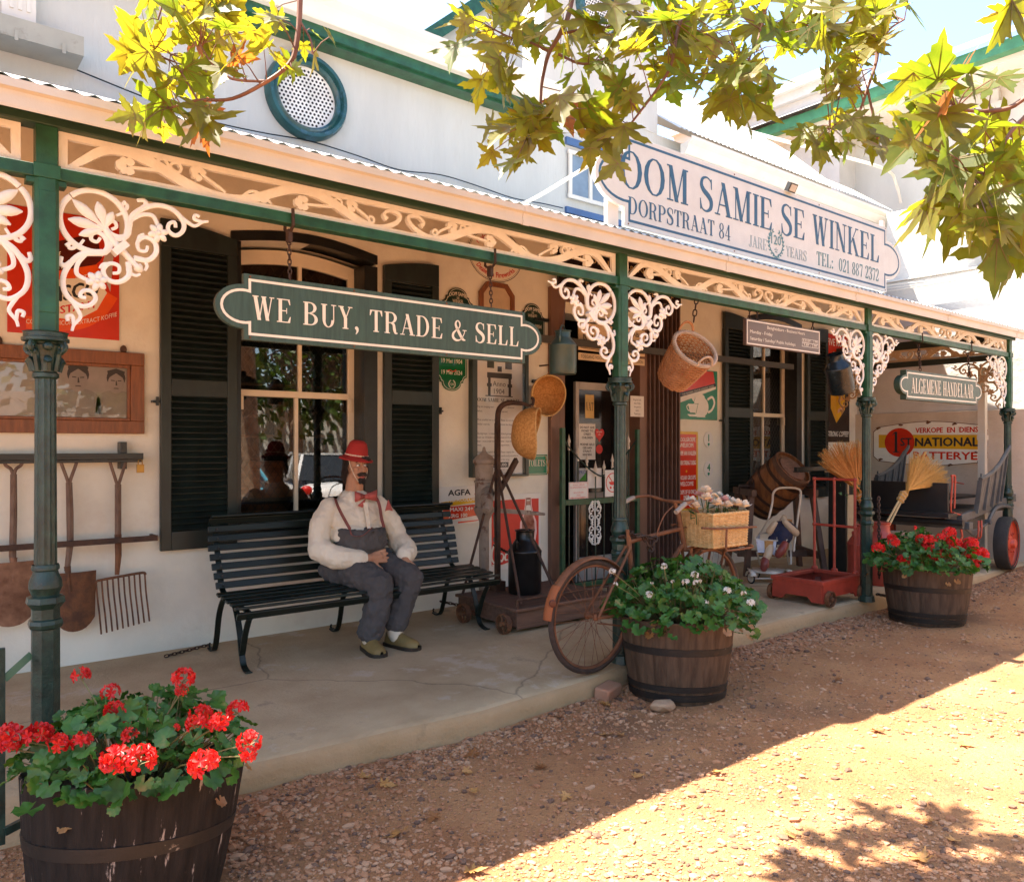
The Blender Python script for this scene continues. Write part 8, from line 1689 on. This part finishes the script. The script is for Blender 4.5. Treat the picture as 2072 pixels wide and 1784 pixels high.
# middle spray
b2=3.0
p2=twig([(1190,-250),(1157,0),(1135,65),(1110,110),(1097,165),(1093,215),(1083,254)],b2,.012,.004);p2b=twig([(1112,105),(1070,85),(1030,75),(1000,60)],b2,.006,.003);p2c=twig([(1130,110),(1180,130),(1230,115),(1260,90)],b2,.006,.003);p2d=twig([(1400,-220),(1385,0),(1370,67),(1357,134),(1327,184),(1274,254)],b2,.01,.004);p2e=twig([(1130,70),(1180,60),(1230,55),(1290,20)],b2,.006,.003)
spray(1000,75,90,60,17,b2,.10,p2b,(2,0,1,2));spray(1100,40,90,60,13,b2,.105,p2+p2b,(1,0,2));spray(1200,110,90,70,18,b2,.105,p2c+p2e,(0,1,2,1));spray(1290,50,90,60,18,b2,.105,p2e+p2d,(0,1,2));spray(1290,180,70,50,8,b2,.10,p2d,(0,1,2));spray(1060,285,100,55,17,b2,.12,p2[22:],(2,0,0,1));spray(1140,215,70,45,8,b2,.13,p2[18:],(1,1,0));spray(1240,295,50,45,6,b2,.105,p2d[18:],(0,2,0));spray(1000,150,60,30,6,b2,.1,p2b,(2,0))
# right sprays
b3=2.9
p3=twig([(1500,-250),(1545,-20),(1540,60),(1520,110),(1500,160)],b3,.009,.003);p3b=twig([(1730,-250),(1740,0),(1760,60),(1775,110),(1755,180),(1730,240),(1680,262)],b3,.011,.003);p3c=twig([(1775,100),(1800,60),(1830,40)],b3,.005,.003);p3d=twig([(1740,40),(1690,55),(1650,60)],b3,.005,.003);p3e=twig([(1755,180),(1770,250),(1775,285)],b3,.005,.003)
spray(1450,40,110,55,14,b3,.11,p3,(1,0,1,0));spray(1590,35,90,60,15,b3,.105,p3+p3d,(0,1));spray(1410,120,60,50,8,b3,.11,p3,(0,1));spray(1500,180,80,60,14,b3,.12,p3,(1,0,0));spray(1700,40,90,60,15,b3,.10,p3b+p3d,(0,1,0,2));spray(1790,50,90,60,11,b3,.115,p3c,(0,1));spray(1720,140,70,60,13,b3,.085,p3b,(0,1,0));spray(1700,260,80,45,12,b3,.10,p3b[22:],(1,0,0));spray(1800,290,45,40,5,b3,.10,p3e,(0,0,1))
b4=2.2
p4=twig([(2250,-200),(2200,60),(2072,200),(2000,225),(1935,220)],b4,.011,.004);p4b=twig([(2180,150),(2060,250),(2010,330),(1985,370)],b4,.008,.003);p4c=twig([(2200,300),(2120,350),(2050,350),(1960,350)],b4,.007,.003);p4d=twig([(2240,-240),(2130,-60),(2072,-40)],b4,.008,.003)
spray(1880,200,60,60,8,b4,.115,p4,(1,0,0));spray(1900,290,80,60,10,b4,.115,p4+p4c,(0,0,1));spray(1960,400,110,60,14,b4,.125,p4c,(0,0,1,3) if False else (0,0,1));spray(2030,300,50,60,8,b4,.10,p4b,(1,0));spray(2030,480,60,50,8,b4,.11,p4c,(0,1));spray(2040,10,40,30,3,b4,.12,p4d,(0,2));spray(2000,165,40,25,3,b4,.09,p4,(1,))
# leaves above the frame: they shade the gravel at the lower right
up_pool=[Vector((2.0+.3*i,2.75-.12*i,4.1)) for i in range(10)];tw.tube(cr([(4.1,.6,4.3),(3.2,1.9,4.2),(2.0,2.8,4.1)],6),[.03-.002*i for i in range(13)],6)
for i in range(150):
    gx=rn.uniform(1560,2250);gy=rn.uniform(1640,1900);lim=1590+.0*gx+90*math.sin(gx*.011)
    if gy<1640+60*math.sin(gx*.013)+max(0,(1750-gx)*.35):continue
    g_=aZ(gx,gy,-.13);z=rn.uniform(3.95,4.5);k_=(z+.13)/SUN.z;p=g_+SUN*k_
    pleaf(p,(rn.gauss(0,1),rn.gauss(0,1),-.6),(rn.gauss(0,.5),rn.gauss(0,.5),1),.125,rn.choice((0,1)))
    j=near(p,up_pool);
    if i%3==0: tw.tube([j,p],[.004,.002],4,caps=False)
for a_,b_ in ((p1[0],limbpool[-1]),(p1d[0],limbpool[-1]),(p2[0],limbpool[-6]),(p2d[0],limbpool[-9]),(p3[0],limbpool[-12]),(p3b[0],limbpool[-16]),(p4[0],limbpool[2]),(p4d[0],limbpool[2])):
    tw.tube(cr([a_,a_.lerp(b_,.5)+Vector((0,0,.08)),b_],4),[.013]*8+[.02],6)
tw.obj('twigs',TWIG,tree,smooth=60)
VEIN=leafm('leaf_vein',(.2,.13,.04),(.28,.2,.06),(1.6,1.5,.7),scale=6,tw=.5)
for k,m in enumerate(lv):m.obj('foliage',[LEAVES[k],VEIN],tree,smooth=60)
# ---- gravel, litter and the loose stones
GRV=[M_('stone_red',(.32,.135,.06),.85,var=.35,vs=3,col2=(.43,.22,.11)),M_('stone_tan',(.38,.2,.11),.85,var=.2,vs=3,col2=(.48,.28,.16)),M_('stone_dark',(.15,.08,.05),.85,var=.3,vs=3)]
ICO=[(0,0,1)]+[(.894*math.cos(i*1.2566),.894*math.sin(i*1.2566),.447) for i in range(5)]+[(.894*math.cos(i*1.2566+.628),.894*math.sin(i*1.2566+.628),-.447) for i in range(5)]+[(0,0,-1)]
IF=[(0,1+i,1+(i+1)%5) for i in range(5)]+[(1+i,6+i,1+(i+1)%5) for i in range(5)]+[(1+(i+1)%5,6+i,6+(i+1)%5) for i in range(5)]+[(11,6+(i+1)%5,6+i) for i in range(5)]
def stone(m,p,s,rn,flat=.6):
    a=rn.uniform(0,6.28);ca,sa=math.cos(a),math.sin(a);sx,sy,sz=s*rn.uniform(.8,1.4),s*rn.uniform(.6,1),s*flat*rn.uniform(.7,1.1)
    vs=[]
    for x,y,z in ICO:
        q=rn.uniform(.75,1.15);x*=sx*q;y*=sy*q;z*=sz*q;vs.append((p[0]+x*ca-y*sa,p[1]+x*sa+y*ca,p[2]+z))
    m.add(vs,IF)
rn=random.Random(5);m=MB()
def put(x,y,s):
    if y>edge(x)-.02 or math.hypot(x-.64,y-2.865)<.33 or math.hypot(x-3.885,y-3.2)<.29 or math.hypot(x-7.2,y-3.12)<.31:return
    m.m=rn.choice((0,0,0,0,1,1,2));stone(m,(x,y,gz(x,y)+s*.15),s,rn)
for i in range(42000):
    gx=rn.uniform(-60,2130);gy=rn.uniform(1150,1800);p=aZ(gx,gy,-.13)
    if p.y<-2 or p.x>13:continue
    den=.5+.8*MN.noise((p.x*.9,p.y*.9,2))+.5*MN.noise((p.x*3,p.y*3,7))
    if rn.random()>max(.12,den):continue
    put(p.x,p.y,min(.026,.0036+.0036*rn.expovariate(1)+.0004*p.length))
for i in range(9000):
    x=rn.uniform(.9,10.5);y=edge(x)-abs(rn.gauss(0,.22))-.02;put(x,y,min(.03,.005+.0045*rn.expovariate(1)))
for i in range(420):
    x=rn.gauss(5.9,.5);y=edge(x)-abs(rn.gauss(0,.18))-.02;put(x,y,rn.uniform(.012,.026))
for i in range(250):
    p=aZ(rn.uniform(0,2072),rn.uniform(1300,1784),-.13);put(p.x,p.y,rn.uniform(.009,.02))
tag(m.obj('gravel',GRV,smooth=0),kind='stuff')
# brick and stone beside the middle tub
BRK=M_('old_brick',(.36,.16,.09),.9,var=.2,vs=6,bump=.006,bs=30,col2=(.42,.24,.15))
bp=aZ(*D_(1000,1717,2.072,1610,625),-.09);m=MB();m.box((0,0,0),(.2,.1,.075),T_(bp.x,bp.y,-.09)@RZ(.35)@RX(.1));tag(m.obj('loose_brick',BRK,bevel=.012),'worn red brick lying between the kerb and the middle tub','brick')
sp=aZ(*D_(1000,1717,2.072,1945,735),-.12);m=MB();r9=random.Random(9);stone(m,(sp.x,sp.y,-.1),.105,r9,.45);tag(m.obj('loose_stone',M_('sandstone',(.4,.26,.16),.9,var=.2,vs=6,bump=.008,bs=30),bevel=.012),'pale angular block of stone against the foot of the middle tub','stone')
# fallen leaves
LM=[leafm('fallen_leaf_tan',(.42,.2,.06),(.55,.3,.1),(1,.8,.5),scale=20,tw=.2),leafm('fallen_leaf_brown',(.24,.09,.03),(.34,.15,.05),(1,.7,.4),scale=20,tw=.2)]
rn=random.Random(31);kinds=[]
for k in range(3):
    mm=MB();K=len(OUT);cu=rn.uniform(.5,1.1);P=lambda u,v:(u*(1-.25*cu*abs(u)),(v-.5),.35*cu*u*u+.3*(v-.5)**2*cu+.06*math.sin(5*u+3*v+k))
    mm.add([P(0,.34)]+[P(u*.52,.34+(v-.34)*.52) for u,v in OUT]+[P(*q_) for q_ in OUT],[(0,1+i,1+(i+1)%K) for i in range(K)]+[(1+i,1+K+i,1+K+(i+1)%K,1+(i+1)%K) for i in range(K)]);kinds.append(mm)
protos={}
Z8_=lambda x,y:D_(1000,1717,2.072,x,y);Z9_=lambda x,y:D_(1993,1717,2.072,x,y)
FL=[Z8_(x,y) for x,y in ((785,1010),(275,1200),(800,1245),(330,1490),(545,1400),(1600,710),(1600,890),(1685,885),(1195,1095),(800,1720),(1350,1275),(130,1150),(1290,795),(1790,1150),(760,1130))]+[Z9_(x,y) for x,y in ((215,1120),(1190,860),(1720,945),(1490,1435),(1640,1535),(945,565),(1720,330),(660,1500),(1450,1640))]
for i,(px_,py_) in enumerate(FL):
    g_=aZ(px_,py_,-.12);k=i%3;mt=0 if i%4 else 1;key=(k,mt);lab='curled tan dry plane leaf lying on the gravel' if mt==0 else 'dark brown dry plane leaf lying on the gravel'
    if key not in protos:
        o=kinds[k].obj('fallen_leaf',LM[mt],smooth=60);protos[key]=o
    else:
        o=protos[key].copy();sc.collection.objects.link(o)
    tag(o,lab,'leaf','tan fallen leaves' if mt==0 else 'brown fallen leaves');s=rn.uniform(.035,.06);o.scale=(s,s,s);o.location=(g_.x,g_.y,gz(g_.x,g_.y)+.012);o.rotation_euler=(rn.uniform(-.3,.3),rn.uniform(-.3,.3),rn.uniform(0,6.28))
# ================================================================ ACROSS THE STREET (seen mirrored in the window panes)
def car(label,paint,x,y,rz):
    t=thing('parked_car',label,'car',(x,y,-.15),rz,group='cars parked across the yard')
    sec=[(-2.05,.35,.62,.72),(-1.95,.25,.86,.78),(-1.2,.22,.93,.84),(.9,.22,.92,.85),(1.7,.24,.84,.8),(2.05,.32,.62,.7)]
    m=MB();vs=[]
    for px,zl,zh,hw in sec:vs+=[(px,-hw,zl),(px,-hw*1.02,(zl+zh)/2),(px,-hw*.93,zh),(px,hw*.93,zh),(px,hw*1.02,(zl+zh)/2),(px,hw,zl)]
    m.add(vs,[(i*6+j,i*6+(j+1)%6,(i+1)*6+(j+1)%6,(i+1)*6+j) for i in range(5) for j in range(6)]+[(5,4,3,2,1,0),tuple(30+j for j in range(6))])
    rf=[(-1.75,.86,.72),(-1.35,1.38,.58),(.15,1.42,.6),(.95,.92,.74)];vs=[]
    for px,z,hw in rf:vs+=[(px,-hw,z),(px,hw,z)]
    m.add([(-1.3,-.58,1.385),(.1,-.6,1.425),(.1,.6,1.425),(-1.3,.58,1.385)],[(0,1,2,3)]);m.obj('body',paint,t,smooth=60,sub=1)
    g=MB();b=[(-1.72,-.74,.88),(.98,-.76,.9),(.15,-.6,1.41),(-1.35,-.58,1.37),(-1.72,.74,.88),(.98,.76,.9),(.15,.6,1.41),(-1.35,.58,1.37)];g.add(b,[(0,1,2,3),(7,6,5,4),(1,5,6,2),(4,0,3,7)]);g.obj('window',M_('car_glass',(.015,.02,.025),.05) if 'car_glass' not in bpy.data.materials else bpy.data.materials['car_glass'],t,smooth=0)
    p=MB()
    for s in (-1,1):
        for a,c in (((-1.72,.74*s,.88),(-1.35,.58*s,1.38)),((.98,.76*s,.9),(.15,.6*s,1.42)),((-.4,.75*s,.9),(-.35,.6*s,1.4)),((-1.35,.58*s,1.385),(.15,.6*s,1.42))):p.beam(a,c,.06,.05)
    p.obj('pillar',paint,t)
    for wx in (-1.3,1.25):
        for s in (-1,1):
            w=MB();w.lathe([(.0001,-.09),(.17,-.1),(.29,-.09),(.31,-.05),(.31,.05),(.29,.09),(.17,.1),(.0001,.09)],24,T_(wx,s*.76,.31)@RX(math.pi/2),caps=False);w.obj('wheel',M_('car_tyre',(.02,.02,.02),.8) if 'car_tyre' not in bpy.data.materials else bpy.data.materials['car_tyre'],t)
    for s in (-1,1):
        h=MB();h.ball((-2.0,s*.6,.7),(.07,.12,.09),8,6);h.obj('tail_light',REDP,t);h=MB();h.ball((2.0,s*.58,.66),(.08,.13,.07),8,6);h.obj('headlight',ENW,t)
    return t
car('silver white hatchback parked across the yard, mirrored in the window beside the dummy',M_('car_white',(.7,.7,.7),.25,coat=.5,var=.01),7.6,-4.6,math.radians(-75))
car('light blue car parked across the yard, mirrored low in the bench window',M_('car_blue',(.12,.42,.55),.25,coat=.5,var=.01),4.9,-5.0,math.radians(-100))
rn=random.Random(12);st=thing('street_tree','leafy tree across the street mirrored in the shop windows','tree',(5,-11,-.15),group='trees across the street')
m=MB();m.tube([(0,0,0),(.05,0,1.5),(0,.1,3.2)],[.22,.18,.12],10);m.obj('trunk',BARK,st)
m=MB()
for i in range(2600):
    a=rn.uniform(0,6.283);z=rn.uniform(-1,1);q=math.sqrt(1-z*z);k=rn.uniform(.55,1.05)*(1+.25*math.sin(3*a+2*z));p=Vector((2.6*q*math.cos(a)*k,2.6*q*math.sin(a)*k,4.2+2.3*z*k));n_=Vector((rn.gauss(0,1),rn.gauss(0,1),rn.gauss(.4,1))).normalized();u=n_.orthogonal().normalized()*.17;v=n_.cross(u)
    m.add([p-u,p+v*.6,p+u,p-v*.6],[(0,1,2,3)])
m.obj('foliage',leafm('street_foliage',(.05,.09,.015),(.1,.16,.02),(1,1.2,.4),scale=1,tw=.35),st,smooth=0)
for x,y,r,s in ((-2,-12,1,1.1),(10,-11.5,2,1.15),(15,-12.5,3,1.2),(21,-11,4,1.1)):dup(st,(x,y,-.15),r,scale=(s,s,s))
m=MB();m.bx(-14,34,-15.2,-15,-.2,3.0);tag(m.obj('street_wall',WHITEU),'long white wall on the far side of the street','wall')
